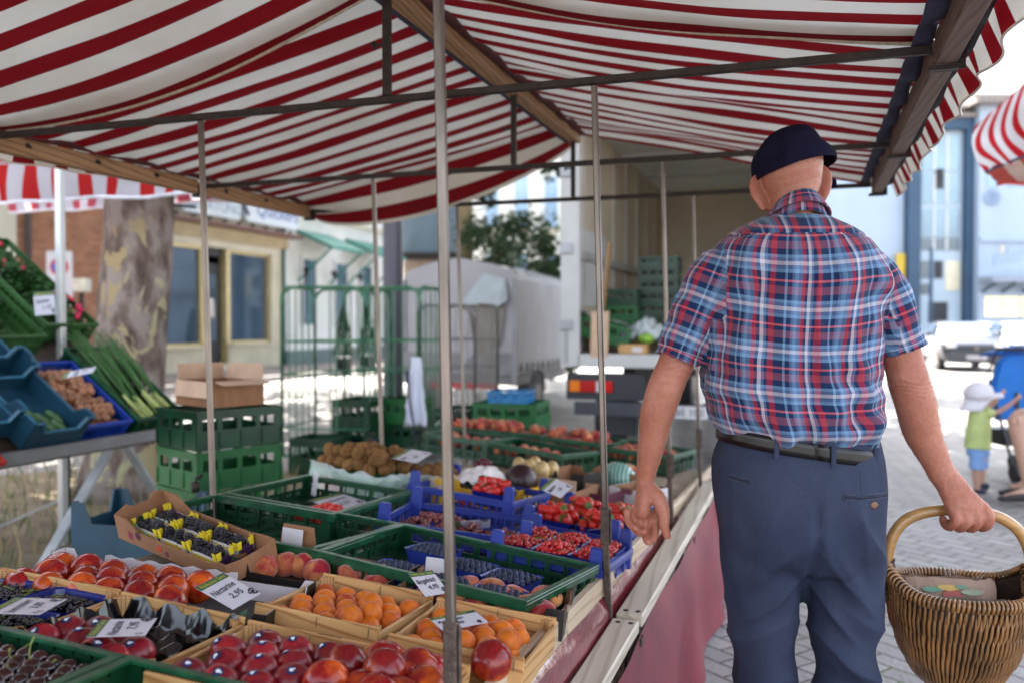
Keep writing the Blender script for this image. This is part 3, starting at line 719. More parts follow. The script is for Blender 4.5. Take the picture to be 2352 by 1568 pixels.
for x, y, z in ((.012, .075, .10), (-.055, .09, .095), (-.02, .015, .11), (.0, -.05, .10), (-.09, .03, .10), (-.085, -.045, .10), (.045, .02, .095)): fruit('nectarine', M6 @ T(x, y, z) @ rrot(60), 'glossy red nectarine topping the pile left of the front post', 'nectarine', 'nectarines on top of the front right crate')
M_ = T(-.532, 1.452, .750) @ rrot(60) @ S(1.1, 1.1, 1.1); fruit('nectarine', M_, 'nectarine peeping out right behind the front steel post', 'nectarine', None)

M7, w7 = pose((746, 1302), (999, 1350), .25, .11)
wood_crate(M7, w7, .25, 'pine crate of orange apricots, left one of the two apricot crates')
fill(M7, w7-.02, .23, .042, 'apricot', .0235, 'orange apricot in the left apricot crate', 'apricot', 'apricots in the left crate', tilt=80, pitch=1.0, heap=.01)
fill(M7, w7-.02, .2, .068, 'apricot', .0235, 'reddish apricot on top in the left apricot crate', 'apricot', 'top apricots in the left crate', tilt=80, region=(.02, .11, -.1, .05))
M8, w8 = pose((1006, 1357), (1281, 1405), .25, .11)
wood_crate(M8, w8, .25, 'pine crate of apricots at the front edge, right one of the two apricot crates')
fill(M8, w8-.02, .23, .043, 'apricot', .0235, 'orange apricot in the right apricot crate', 'apricot', 'apricots in the right crate', tilt=80, heap=.012, layers=1)
fill(M8, w8-.02, .21, .070, 'apricot', .0235, 'blushed apricot on top in the right apricot crate', 'apricot', 'top apricots in the right crate', tilt=80, region=(-.02, .11, -.11, .04), skip=.1)
# black printed tray of nectarines
M9, w9 = pose((150, 1243), (728, 1322), .24, .105)
low = [(0, 1), (.04, 1), (.06, .8), (.94, .8), (.96, 1), (1, 1)]
sidep = [(0, 1), (.18, 1.0), (.22, .72), (.78, .72), (.82, 1.0), (1, 1.0)]
t9 = carton(M9, w9, .24, .095, [low, sidep, low, sidep], M_cardbk, M_cardwh, 'black and white printed cardboard tray of red nectarines behind the pine crates', floor=M_cardbk)
vs, fs = text_mb('BONSOL', .04, 1.0, bold=.001); m = MB(); m.add(vs, fs, 0, T(-w9/2+.0055, .02, .018) @ RZ(90) @ RX(90)); 
m = MB(); m.add(vs, fs, 0, T(-w9/2+.05, -.06, .0)); 
m = MB(); m.box(-w9/2+.006, -.10, .004, -w9/2+.0075, .11, .066); m.build('white_panel', M_cardwh, t9)
m = MB(); m.add(vs, fs, 0, T(-w9/2+.0085, -.085, .022) @ RZ(90) @ RX(90) @ S(1.05, 1, 1)); m.build('lettering', M_ink, t9)
m = MB(); m.grid(lambda u, v: (-w9/2+.10+u*.3, .113, .055+v*.035+.003*math.sin(u*40)*v), 24, 2); m.build('perforated_liner', M_cardwh, t9, sol=.001)
for x, y in ((.06, .0), (.13, .03)): pass
fill(M9, w9-.02, .22, .040, 'nectarine', .0315, 'red and orange nectarine in the black and white tray', 'nectarine', 'nectarines in the black and white tray', tilt=60, region=(-w9/2+.02, w9/2-.15, -.11, .10), pitch=.98, sc=(.9, 1.0), heap=.008)
M_leafp = mat('printed_leaf', (.03, .10, .05), .5, .4, 60)
for i, (x, a) in enumerate(((.13, 20), (.165, -30), (.235, 60))):
    m = MB(); m.add([(-.018, 0, 0), (-.006, .008, 0), (.006, .007, 0), (.02, 0, 0), (.006, -.007, 0), (-.006, -.008, 0)], [(0, 1, 2, 3, 4, 5)], 0, T(x, -.119, .083) @ RX(78) @ RZ(a)); m.build('printed_leaf', M_leafp, t9)
# brown tray of blackberries, tilted
A, B, D = ontab(262, 1184, .115), ontab(386, 1150, .15), ontab(515, 1290, .10)
ex = (D-A).normalized(); w10 = (D-A).length; tmp = B-A; tmp -= ex*tmp.dot(ex); d10 = min(.235, tmp.length+.02); ey = tmp.normalized(); nn = ex.cross(ey)
M10 = Matrix(((ex.x, ey.x, nn.x, A.x), (ex.y, ey.y, nn.y, A.y), (ex.z, ey.z, nn.z, A.z), (0, 0, 0, 1))) @ T(w10/2, d10/2, -.064) @ S(KS, KS, KS); w10 /= KS; d10 /= KS
pf = [(0, 1.0), (.12, 1.0), (.22, .62), (.85, .62), (.95, .8), (1, .8)]
ps = [(0, .8), (.3, .7), (.7, .7), (1, .8)]
pb = [(0, .8), (.08, .8), (.2, .7), (.75, .7), (.85, 1.15), (1, 1.15)]
pl_ = [(0, 1.15), (.2, 1.25), (.3, 1.0), (.6, 1.0), (.75, 1.2), (1, 1.0)]
t10 = carton(M10, w10, d10, .062, [pf, ps, pb, pl_], M_card, M_card, 'brown cardboard tray of blackberry punnets tilted against the green crate', z0=0)
for i, (x, z, c) in enumerate(((.06, .022, (.25, .02, .05)), (.095, .03, (.08, .01, .03)), (.10, .06, (.02, .12, .04)), (.13, .045, (.02, .12, .04)), (.18, .02, (.6, .05, .02)), (.21, .014, (.15, .03, .1)))):
    m = MB(); r = .011 if i < 2 else .007
    m.add([(x-w10/2+r*math.cos(a)*(1.5 if i == 4 else 1), -d10/2-.0008, z+r*math.sin(a)*(.6 if i in (2, 3) else 1)) for a in np.linspace(0, 6.0, 12)], [tuple(range(12))]); m.build('printed_berry', mat('print%d' % i, c, .5, .1), t10)
M_yl = mat('yellow_label', (.80, .62, .03), .5, .08); M_pur = mat('purple_print', (.05, .02, .07), .5, .2); M_wpp = mat('white_print', (.72, .68, .66), .5, .1)
k = 0
for i in range(3):
    for j in range(2):
        if i == 0 and j == 0: pass
        k += 1; cx = -w10/2+.075+i*(w10-.09)/3+.01; cy = -d10/4+.012+j*(d10/2-.012); hh = .042
        pos = ['upper left', 'upper right', 'middle left', 'middle right', 'lower left', 'lower right'][k-1]
        Mp = M10 @ T(cx, cy, .006); pw, pd = (w10-.09)/3-.008, d10/2-.022
        t = empty('berry_punnet', 'printed cardboard punnet of blackberries, %s in the tilted brown tray' % pos, 'punnet', 'blackberry punnets', M=Mp)
        pp = [(0, .9), (1, .9)]
        for kk, (MM, L) in enumerate(((T(-pw/2, -pd/2, 0), pw), (T(pw/2, -pd/2, 0) @ RZ(90), pd), (T(pw/2, pd/2, 0) @ RZ(180), pw), (T(-pw/2, pd/2, 0) @ RZ(-90), pd))):
            m = MB(); m.slab([(0, 0), (L, 0), (L, hh*.55), (L*.5, hh*.62), (0, hh*.55)], .002, MM); m.build('side', M_pur if kk % 2 else M_wpp, t, weld=True)
            for q in (.0, 1.0):
                m = MB(); m.add([(L*q-.011*(1 if q else 0), -.0012, hh*.5), (L*q+.011*(0 if q else 1), -.0012, hh*.5), (L*q+(.013 if not q else 0.0), -.0012, hh*.95), (L*q-(.013 if q else 0.0), -.0012, hh*.95)], [(0, 1, 2, 3)], 0, MM); m.build('yellow_flap', M_yl, t, sol=.0008)
        m = MB(); m.add([(pw*.34*math.cos(a), -pd/2-.0012, hh*.5+.016*math.sin(a)) for a in np.linspace(math.pi, 2*math.pi, 10)], [tuple(range(10))]); m.build('yellow_label', M_yl, t)
        fill(Mp, pw-.004, pd-.004, .012, 'blackberry', .0105, 'blackberry in the %s punnet of the brown tray' % pos, 'blackberry', 'blackberries of the %s punnet' % pos, layers=2, tilt=90, pitch=.9)
# two dark trays of peaches
top_ = [(0, 1.1), (.10, 1.1), (.13, .80), (.87, .80), (.90, 1.1), (1, 1.1)]
sd_ = [(0, 1.1), (.25, 1.1), (.32, .8), (.68, .8), (.75, 1.1), (1, 1.1)]
M11, w11 = pose((640, 1236), (966, 1292), .19, .10)
tA = carton(M11, w11, .19, .088, [top_, sd_, [(0, 1.0), (.72, 1.0), (.75, 1.6), (.97, 1.6), (1, 1.0)], sd_], M_cardbk, M_card, 'dark cardboard tray with two big peaches and a tall white corner tab')
m = MB(); m.box(-w11/2+.02, .073, .03, -w11/2+.075, .076, .135); m.build('white_tab', M_cardwh, tA, bev=.002)
for x, y in ((-.105, .0), (-.13, -.045), (-.07, .015), (-.02, -.01), (.06, .0), (.10, .045), (.125, -.01), (.03, .05)):
    fruit('peach' if x < .0 else 'flat_peach', M11 @ T(x, y, .072) @ rrot(30), 'blushed peach in the left dark tray', 'peach', 'peaches in the left dark tray', name='peach', sc=.95)
M12, w12 = pose((972, 1292), (1322, 1342), .19, .10)
tB = carton(M12, w12, .19, .088, [top_, sd_, low, sd_], M_cardbk, M_card, 'dark cardboard tray of flat peaches beside the edge board')
m = MB(); m.box(-w12/2+.012, .070, .02, -w12/2+.075, .073, .122); m.build('white_tab', M_cardwh, tB, bev=.002)
fill(M12, w12-.03, .17, .050, 'flat_peach', .031, 'dark pink flat peach in the right dark tray', 'peach', 'peaches in the right dark tray', tilt=25, name='peach', sq=.75)
# green crates in the middle
M13, w13 = pose((519, 1128), (925, 1200), .40, .11)
plastic_crate(M13, w13, .40, 'nearly empty green plastic crate behind the blackberry tray', style=1)
M14, w14 = pose((927, 1200), (1378, 1295), .40, .11)
plastic_crate(M14, w14, .40, 'green plastic crate of blueberry punnets at the front edge of the table', style=1)
k = 0
for x, y in ((-.12, .10), (.02, .03), (.14, .02), (-.09, -.11), (.05, -.125), (.17, -.12)):
    k += 1; Mp = M14 @ T(x, y, .042) @ RZ(random.uniform(-5, 5)); pos = ['back left', 'middle', 'right', 'front left', 'front middle', 'front right'][k-1]
    punnet(Mp, .118, .11, .046, 'blue punnet of blueberries, %s one in the green crate' % pos, M_blue)
    fill(Mp, .104, .094, .030, 'blueberry', .0074, 'dusty blue blueberry in the %s punnet' % pos, 'blueberry', 'blueberries of the %s punnet' % pos, heap=.012, pitch=1.02, layers=1)
M15, w15 = pose((705, 1088), (945, 1125), .50, .11)
plastic_crate(M15, w15, .50, 'green plastic crate with a hanging paper tie, behind the empty crate', style=1)
heap(M15 @ T(.08, -.10, .02), .13, .20, .05, .012, 130, FM['straw'], 'red_berries', 'small red berries in the green crate with the paper tie', 'berries', kind='stuff', seed=5)
m = MB(); m.grid(lambda u, v: (-.16+.02*u+.006*nz(v*9, u*5), .235-.01*v, .125-.08*v), 4, 10); o = m.build('paper_tie', M_cardwh, None, smooth=True, sol=.001); o.matrix_world = M15; tag(o, 'crumpled white paper tie hanging on the back corner of a green crate', 'paper tie')
fill(M13, .3, .2, .036, 'dark_nectarine', .02, 'small dark plum at the bottom of the nearly empty green crate', 'plum', 'plums in the empty green crate', region=(-.03, .12, -.12, -.02), name='plum', sc=(.5, .6))
# blue crates
MD1, wd1 = pose((940, 1152), (1262, 1194), .29, .09)
plastic_crate(MD1, wd1, .33, 'blue plastic crate of red grapes with corner posts', h=.09, style=2, mt=M_blue, rimm=M_blue, group='blue plastic crates', posts=.140, lip=.01)
MD2, wd2 = pose((1293, 1160), (1500, 1196), .34, .09)
plastic_crate(MD2, wd2, .36, 'blue plastic crate of strawberries with corner posts', h=.09, style=2, mt=M_blue, rimm=M_blue, group='blue plastic crates', posts=.140, lip=.01)
MD3, wd3 = pose((1212, 1217), (1452, 1260), .27, .09)
plastic_crate(MD3, wd3, .30, 'blue plastic crate of redcurrants beside the second front post', h=.09, style=2, mt=M_blue, rimm=M_blue, group='blue plastic crates', posts=.140, lip=.01)
MD0, wd0 = pose((1035, 1100), (1262, 1140), .28, .10)
plastic_crate(MD0, wd0, .30, 'blue plastic crate with one punnet of strawberries in its corner', h=.115, style=2, mt=M_blue, rimm=M_blue, group='blue plastic crates', posts=.16, lip=.01)
def bunch(M, n, w, d, label, group, mt, r=.009, seed=1):
    rs = random.Random(seed); m = MB(); base = blob(10, 8, lambda t, p: (r*math.sin(t)*math.cos(p), r*math.sin(t)*math.sin(p), r*1.1*math.cos(t)))
    for i in range(n):
        x = max(-w*.42, min(w*.42, rs.gauss(0, w/4.5))); y = max(-d*.4, min(d*.4, rs.gauss(0, d/4.5))); z = r+.022*math.exp(-(x*x/(w*w/9)+y*y/(d*d/9)))*rs.uniform(.3, 1.2); k = rs.uniform(.85, 1.1)
        m.add([(a*k+x, b*k+y, c*k+z) for a, b, c in base[0]], base[1])
    o = m.build('grape_bunch', mt, smooth=True); o.matrix_world = M; return tag(o, label, 'grapes', group)
for i, (x, y) in enumerate(((-.12, .05), (-.05, .02), (-.13, -.06), (.03, -.06), (.13, -.08), (-.04, -.1))):
    bunch(MD1 @ T(x, y, .055), 26, .11, .10, 'bunch of red grapes lying %s in the blue crate' % ['far left', 'in the middle', 'near left', 'by the white card', 'near right', 'at the near edge'][i], 'grape bunches in the blue crate', FM['grape'], seed=i)
def berries_punnet(M, w, d, key, r, nm, cat, grp, lab, sc=(.9, 1.1), mt=None, cap=False):
    punnet(M, w, d, .05, 'blue punnet of %s, %s' % (cat+'s', lab), mt or M_bluedk)
    fill(M, w-.012, d-.012, .03, key, r, '%s in the punnet %s' % (nm, lab), cat, grp, tilt=120, heap=.012, layers=2, pitch=.98, sc=sc, part=(lambda: ('leaf_crown', part_mesh('leaf_crown', straw_cap, M_leaf)) if random.random() < .6 else None) if cap else None)
berries_punnet(MD0 @ T(.085, -.06, .075), .13, .11, 'strawberry', .0155, 'red strawberry', 'strawberry', 'strawberries in the corner punnet', 'standing in the corner of the empty blue crate', cap=True)
for i, (x, y) in enumerate(((-.06, .07), (.08, .08), (-.07, -.08), (.07, -.08))):
    berries_punnet(MD2 @ T(x, y*.95, .050), .135, .145, 'strawberry', .0155, 'red strawberry with green leaf crown', 'strawberry', 'strawberries punnet %d' % i, ['far left', 'far right', 'near left', 'near right'][i]+' in the strawberry crate', cap=True)
for i, (x, y) in enumerate(((-.085, .07), (.0, .075), (.085, .07), (-.09, -.06), (.0, -.065), (.09, -.06))):
    Mp = MD3 @ T(x*1.1, y*.92, .052) @ RZ(random.uniform(-4, 4)); lab = ['far left', 'far middle', 'far right', 'near left', 'near middle', 'near right'][i]
    punnet(Mp, .10, .125, .05, 'blue punnet of redcurrants, %s in the currant crate' % lab, M_blue)
    heap(Mp, .09, .115, .045, .0058, 120, FM['redc'], 'redcurrants', 'bright redcurrants heaped in the %s punnet' % lab, 'redcurrants', 'punnets of redcurrants', twigs=6, kind='stuff', seed=20+i, hz=.016)
# ---------------- cards
card(z7(-110, 1095), z7(100, 992), z7(405, 1028), (.12, .115, .12), 'Schwarze Johannisbeeren', '3,00', 'price card reading Schwarze Johannisbeeren on the blackcurrants', 'Kg')
card(z7(575, 1258), z7(675, 1140), z7(1027, 1172), (.115, .12, .125), 'Nectarine', '7,95', 'price card reading Nectarine 7,95 on the half-empty pine crate', '5')
card(z7(1310, 925), z7(1500, 825), z7(1690, 1000), (.12, .135, .11), 'Nectarine', '2,95', 'price card reading Nectarine on the black and white tray', '')
card(z8(700, 1132), z8(1000, 1075), z8(1215, 1133), (.12, .125, .12), 'Aprikosen', '6,95', 'price card reading Aprikosen 6,95 behind the front post', '')
card(z8(560, 830), z8(720, 808), z8(920, 945), (.13, .13, .10), 'Bergpfirsich', '4,95', 'price card on the right tray of peaches', '')
card(z7(2070, 330), z7(2060, 318), z7(2290, 390), (.10, .12, .09), '', '', 'small price card standing among the red berries', '') if 0 else None
card((708, 1148), (780, 1130), (790, 1168), (.06, .07, .05), 'Himbeeren', '2,50', 'price card standing in the green crate with the paper tie')
card(z7(1640, 600), z7(1730, 555), z7(1870, 590), (.09, .10, .085), 'Pflaumen', '1,95', 'price card with red writing in the nearly empty green crate', red=True)
card((700, 1170), (720, 1165), (760, 1178), (.06, .06, .05), '', '', 'small white tag on the floor of the nearly empty green crate') if 0 else None
card(z8(870, 535), z8(870, 480), z8(1110, 500), (.06, .09, .085), 'Trauben', '3,50', 'price card with pink writing on the red grapes', red=True)
card(z8(1310, 575), z8(1420, 555), z8(1640, 605), (.09, .10, .085), 'Johannisbeeren', '2,50', 'price card lying on the redcurrants')
card(z8(1760, 540), z8(1880, 500), z8(2030, 465), (.09, .10, .12), 'Erdbeeren', '3,50', 'price card slanting on the strawberries behind the post')
card(z8(1010, 845), z8(1020, 833), z8(1240, 880), (.04, .05, .045), 'Heidelbeeren', '2,95', 'price card under the blueberry punnets', red=True)
# ---------------- back of the table
MK, wk = pose((838, 1038), (985, 1070), .26, .15)
tk = carton(MK, wk, .26, .12, [[(0, 1), (1, 1)]]*4, M_grc, M_grc, 'green and white carton of kiwis lined with a plastic bag', name='kiwi_carton')
m = MB(); m.add([(-wk*.33, -.1312, .03), (wk*.42, -.1312, .0), (wk*.42, -.1312, .035), (wk*.0, -.1312, .06), (-.06, -.1312, .10), (-.10, -.1312, .09)], [(0, 1, 2, 3, 4, 5)]); m.build('white_print', M_cardlt, tk)
vs, fs = text_mb('KIWI', .03, bold=.002); m = MB(); m.add(vs, fs, 0, T(-.075, -.1318, .052) @ RX(90)); m.build('red_lettering', mat('red_print', (.6, .05, .03), .5, .1), tk)
M_bag = mat('clear_bag', (.8, .85, .88), .15, .05, 5, alpha=.45, spec=.8)
def bag(M, w, d, h, label, seed=0, amp=.02):
    m = MB()
    def fn(u, v):
        a = 2*math.pi*u; r = 1+.12*nz(math.cos(a)*3+seed, math.sin(a)*3, v*2); sq = max(abs(math.cos(a)), abs(math.sin(a)))
        x = w/2*math.cos(a)/sq*.98*r; y = d/2*math.sin(a)/sq*.98*r
        return (x, y, h*(.3+.8*v)+amp*nz(u*22+seed, v*4)-(.04*max(0, v-.7)))
    m.grid(fn, 90, 12); o = m.build('plastic_bag', M_bag, smooth=True); o.matrix_world = M; return tag(o, label, 'plastic bag')
bag(MK, wk+.02, .28, .13, 'crumpled clear plastic bag lining the kiwi carton')
for o in fill(MK, wk-.02, .24, .10, 'kiwi', .024, 'brown kiwi piled on the green carton', 'kiwi', 'kiwis on the green carton', layers=2, tilt=180, heap=.03, skip=.2): pass
card(z8(440, 55), z8(560, -10), z8(660, 60), (.185, .20, .185), 'Kiwi', '0,35', 'price card leaning on the kiwis')
def printed_box(bl, br, d, r, h, mt, inner, label, name='fruit_carton'):
    M_, w_ = pose(bl, br, d, r); t = carton(M_, w_, d, h, [[(0, 1), (.3, 1), (.34, .8), (.66, .8), (.7, 1), (1, 1)], [(0, 1), (1, 1)]]*2, mt, inner, label, name=name); return M_, w_, t
My1, wy1, ty1 = printed_box((1000, 1062), (1092, 1078), .22, .14, .13, M_yel, M_card, 'yellow printed carton of kiwis in a plastic bag')
fill(My1, wy1-.02, .2, .09, 'kiwi', .024, 'brown kiwi in the yellow carton', 'kiwi', 'kiwis in the yellow carton', layers=1, heap=.02)
bag(My1, wy1+.02, .23, .13, 'clear plastic bag over the yellow kiwi carton', 3)
My2, wy2, ty2 = printed_box((1095, 1078), (1190, 1094), .22, .13, .12, M_yel, M_card, 'yellow printed carton with white paper and a bunch of grapes')
m = MB(); m.grid(lambda u, v: ((u-.5)*wy2*1.1, (v-.5)*.22, .115+.05*math.sin(math.pi*u)*math.sin(math.pi*v)+.02*nz(u*7, v*7)), 24, 24); o = m.build('wrapping_paper', mat('tissue', (.8, .74, .72), .6, .05, 5, .4, 30), smooth=True); o.matrix_world = My2; tag(o, 'crumpled white tissue paper on the yellow carton', 'tissue paper')
bunch(My2 @ T(0, .0, .155), 16, .08, .05, 'small bunch of dark grapes on white tissue paper', 'grapes', mat('dark_grape', (.10, .01, .02), .2, .3, 40), r=.011, seed=9)
My3, wy3, ty3 = printed_box((1185, 1092), (1262, 1106), .22, .12, .11, M_yel, M_card, 'yellow printed carton with a white oval print, holding a dark melon')
for MM_, ww_, tt_ in ((My1, wy1, ty1), (My2, wy2, ty2), (My3, wy3, ty3)):
    m = MB(); m.add([(ww_*.32*math.cos(a), -.1112, .05+.034*math.sin(a)) for a in np.linspace(0, 6.0, 20)], [tuple(range(20))]); m.build('oval_print', M_cardlt, tt_)
    m = MB(); m.add([(ww_*.16*math.cos(a), -.1118, .044+.010*math.sin(a)) for a in np.linspace(0, 6.0, 14)], [tuple(range(14))]); m.build('fruit_print', mat('red_print', (.6, .05, .03)), tt_)
def melon(M, r, mt, label, nm='melon', sq=1):
    m = MB(); v_, f_ = blob(24, 16, lambda t, p: (r*math.sin(t)*math.cos(p)*(1+.02*math.cos(10*p)), r*math.sin(t)*math.sin(p)*(1+.02*math.cos(10*p)), r*sq*math.cos(t))); m.add(v_, f_)
    o = m.build(nm, mt, smooth=True); o.matrix_world = M; return tag(o, label, 'melon')
melon(My3 @ T(.0, .02, .12), .062, mat('dark_melon', (.03, .01, .012), .35, .4, 20), 'round dark melon in the yellow carton')
card(z8(1440, 262), z8(1530, 185), z8(1650, 262), (.15, .175, .15), 'Melone', '1,95', 'price card leaning on the dark melon')
Mm1, wm1, tm1 = printed_box((1278, 1085), (1375, 1100), .26, .12, .10, M_card, M_cardlt, 'open brown carton with its flap up beside the melon')
m = MB(); m.box(-wm1/2, -.135, .10, wm1/2, -.13, .14); m.build('flap', M_cardlt, tm1)
Mm2, wm2, tm2 = printed_box((1345, 1100), (1450, 1118), .26, .10, .095, M_mar, M_card, 'maroon printed carton behind the strawberries')
m = MB(); m.add([(.03*math.cos(a)-.02, -.1315, .045+.028*math.sin(a)) for a in np.linspace(0, 3.14, 12)], [tuple(range(12))]); m.build('magenta_print', mat('magenta', (.55, .01, .10)), tm2)
m_, nt_, b_ = newmat('melon_stripes')
w_ = N(nt_, 'ShaderNodeTexWave', wave_type='BANDS', bands_direction='X'); w_.inputs['Scale'].default_value = 18; w_.inputs['Distortion'].default_value = 1.2; lk(nt_, coords(nt_), w_.inputs[0])
lk(nt_, ramp(nt_, w_.outputs[1], [(.3, (.05, .16, .11)), (.6, (.30, .48, .42))]), b_.inputs['Base Color']); b_.inputs['Roughness'].default_value = .3
P_ = ontab(1418, 1096, .09); melon(T(P_), .085, m_, 'pale striped green watermelon next to the front post', 'watermelon', .85)
melon(T(ontab(1452, 1098, .06)), .05, mat('yellow_melon', (.55, .38, .06), .5, .3, 20), 'yellow melon right of the striped watermelon')
for i, (x, y, s_) in enumerate(((1192, 1068, .03), (1215, 1074, .032), (1245, 1080, .034), (1268, 1077, .03), (1229, 1066, .03))):
    melon(T(ontab(x, y, .13)), s_, mat('mango', (.55, .38, .16), .4, .45, 30), 'small yellow and green mango, %s of the row behind the dark melon' % ['first', 'second', 'fourth', 'last', 'middle'][i], 'mango', 1.25)
Mq, wq, tq = printed_box((1312, 1060), (1398, 1074), .24, .14, .13, M_cardbk, M_card, 'black carton with a small blue label between the mangos and the watermelon')
m = MB(); m.box(-.03, -.1225, .08, .05, -.1205, .10); m.build('blue_label', mat('pale_blue_label', (.2, .4, .5)), tq)
Mq, wq, tq = printed_box((1405, 1058), (1500, 1072), .24, .13, .12, M_card, M_cardlt, 'brown carton with a white card behind the watermelon')
fill(Mq, wq-.02, .2, .08, 'peach', .03, 'pale peach in the brown carton behind the watermelon', 'peach', 'peaches in the brown carton', name='peach')
Mq, wq, tq = printed_box((1462, 1098), (1540, 1112), .24, .11, .10, M_cardwh, M_card, 'white carton beside the edge board behind the man\'s hand')
# far green crates
far = [((1042, 984), (1187, 1004), .34, 'third row back, left green crate of peaches'), ((1190, 1004), (1378, 1036), .34, 'green crate with one orange peach, behind the kiwis'),
       ((1010, 962), (1270, 986), .36, 'far green crate of flat peaches in the last row, left'), ((1276, 988), (1437, 1007), .40, 'far green crate of peaches in the last row, middle'), ((1442, 1009), (1601, 1031), .50, 'far green crate at the right end of the last row'),
       ((905, 1000), (1040, 984), .34, 'x')]
for i, (bl, br, d, lab) in enumerate(far[:5]):
    Mf, wf = pose(bl, br, d, .135)
    plastic_crate(Mf, wf, d, lab, h=.135, style=1)
    fill(Mf, wf-.03, d-.03, .070, 'peach', .031, 'pale blushed peach in the %s' % lab.split(',')[0], 'peach', 'peaches in far crate %s' % 'abcde'[i], tilt=60, skip=.35 if i != 1 else .8, name='peach', sc=(.85, 1), layers=2 if i in (2, 3) else 1)
# ================================================================== SURROUNDINGS
random.seed(11)
def W_(o, p): return tuple(p)
# ground
m_, nt, b = newmat('setts')
vec = coords(nt); rotm = N(nt, 'ShaderNodeMapping'); rotm.inputs['Rotation'].default_value = (0, 0, R_(38)); lk(nt, vec, rotm.inputs[0])
nzv = noise_(nt, vec, .9, 4)
wv = N(nt, 'ShaderNodeVectorMath', operation='ADD'); lk(nt, rotm.outputs[0], wv.inputs[0])
sc_ = N(nt, 'ShaderNodeVectorMath', operation='SCALE'); sc_.inputs['Scale'].default_value = .06; nn_ = N(nt, 'ShaderNodeTexNoise'); nn_.inputs['Scale'].default_value = 3; lk(nt, vec, nn_.inputs[0]); lk(nt, nn_.outputs[1], sc_.inputs[0]); lk(nt, sc_.outputs[0], wv.inputs[1])
br = N(nt, 'ShaderNodeTexBrick'); br.inputs['Scale'].default_value = 1; br.inputs['Brick Width'].default_value = .20; br.inputs['Row Height'].default_value = .105; br.inputs['Mortar Size'].default_value = .007; br.inputs['Mortar Smooth'].default_value = .4
br.inputs['Color1'].default_value = (.27, .25, .25, 1); br.inputs['Color2'].default_value = (.38, .355, .35, 1); br.inputs['Mortar'].default_value = (.07, .06, .055, 1); br.inputs['Bias'].default_value = .1
lk(nt, wv.outputs[0], br.inputs[0])
moss = ramp(nt, noise_(nt, vec, 1.6, 5), [(.54, (0, 0, 0)), (.62, (1, 1, 1))])
mm = math_(nt, 'MULTIPLY', br.outputs[1], moss)
c = mixc(nt, mm, br.outputs[0], (.06, .13, .025)); c = mixc(nt, 1.0, c, ramp(nt, nzv, [(.3, (.75, .74, .73)), (.7, (1.1, 1.08, 1.06))]), 'MULTIPLY')
lk(nt, c, b.inputs['Base Color']); b.inputs['Roughness'].default_value = .62
bump(nt, b, math_(nt, 'MULTIPLY_ADD', br.outputs[1], -1.0, noise_(nt, vec, 40, 3)), .6, .012)
g = MB(); g.box(-400, -300, -.2, 400, 500, 0); tag(g.build('ground', m_), kind='structure')
M_pav = mat('pavement_slabs', (.26, .22, .21), .8, .15, 1.2, .2, 30)
g = MB(); g.box(-15.1, -20, .001, -12.2, 60, .12); o = g.build('pavement', M_pav, bev=.01); tag(o, kind='structure')
g = MB(); g.box(-12.2, -20, .001, -12.05, 60, .125); tag(g.build('kerb', mat('kerb_stone', (.33, .31, .30), .8, .2, 3), bev=.01), kind='structure')
# dry verge round the plane tree
g = MB(); n = 40
pts = [(-5.1+1.9*(1+.2*nz(math.cos(a)*2, math.sin(a)*2))*math.cos(a), 5.0+2.1*(1+.2*nz(math.cos(a)*2+5, math.sin(a)*2))*math.sin(a), .006) for a in np.linspace(0, 2*math.pi, n, endpoint=False)]
g.add(pts, [tuple(range(n))]); tag(g.build('bare_soil', mat('dry_soil', (.24, .19, .13), .95, .35, 5, .5, 60)), kind='structure')
m = MB(); mdry = MB()
for i in range(1500):
    a = random.uniform(0, 6.28); r = math.sqrt(random.random()); x = -5.1+1.8*r*math.cos(a); y = 5.0+2.0*r*math.sin(a); h = random.uniform(.05, .16)*(2.2 if random.random() < .06 else 1); t = random.uniform(0, 6.28); l = random.uniform(.2, .8)
    q = m if random.random() < .45 else mdry; dx, dy = math.cos(t)*.004, math.sin(t)*.004
    q.add([(x-dx, y-dy, .005), (x+dx, y+dy, .005), (x+dx*.6-dy*l*9, y+dy*.6+dx*l*9, h*.6), (x-dy*l*22, y+dx*l*22, h)], [(0, 1, 2), (0, 2, 3)])
tag(m.build('grass', mat('green_grass', (.10, .17, .035), .8, .3, 10)), 'green grass blades round the foot of the plane tree', 'grass', kind='stuff')
tag(mdry.build('dry_grass', mat('straw_grass', (.42, .32, .15), .8, .3, 10)), 'dry yellow grass stalks round the foot of the plane tree', 'grass', kind='stuff')
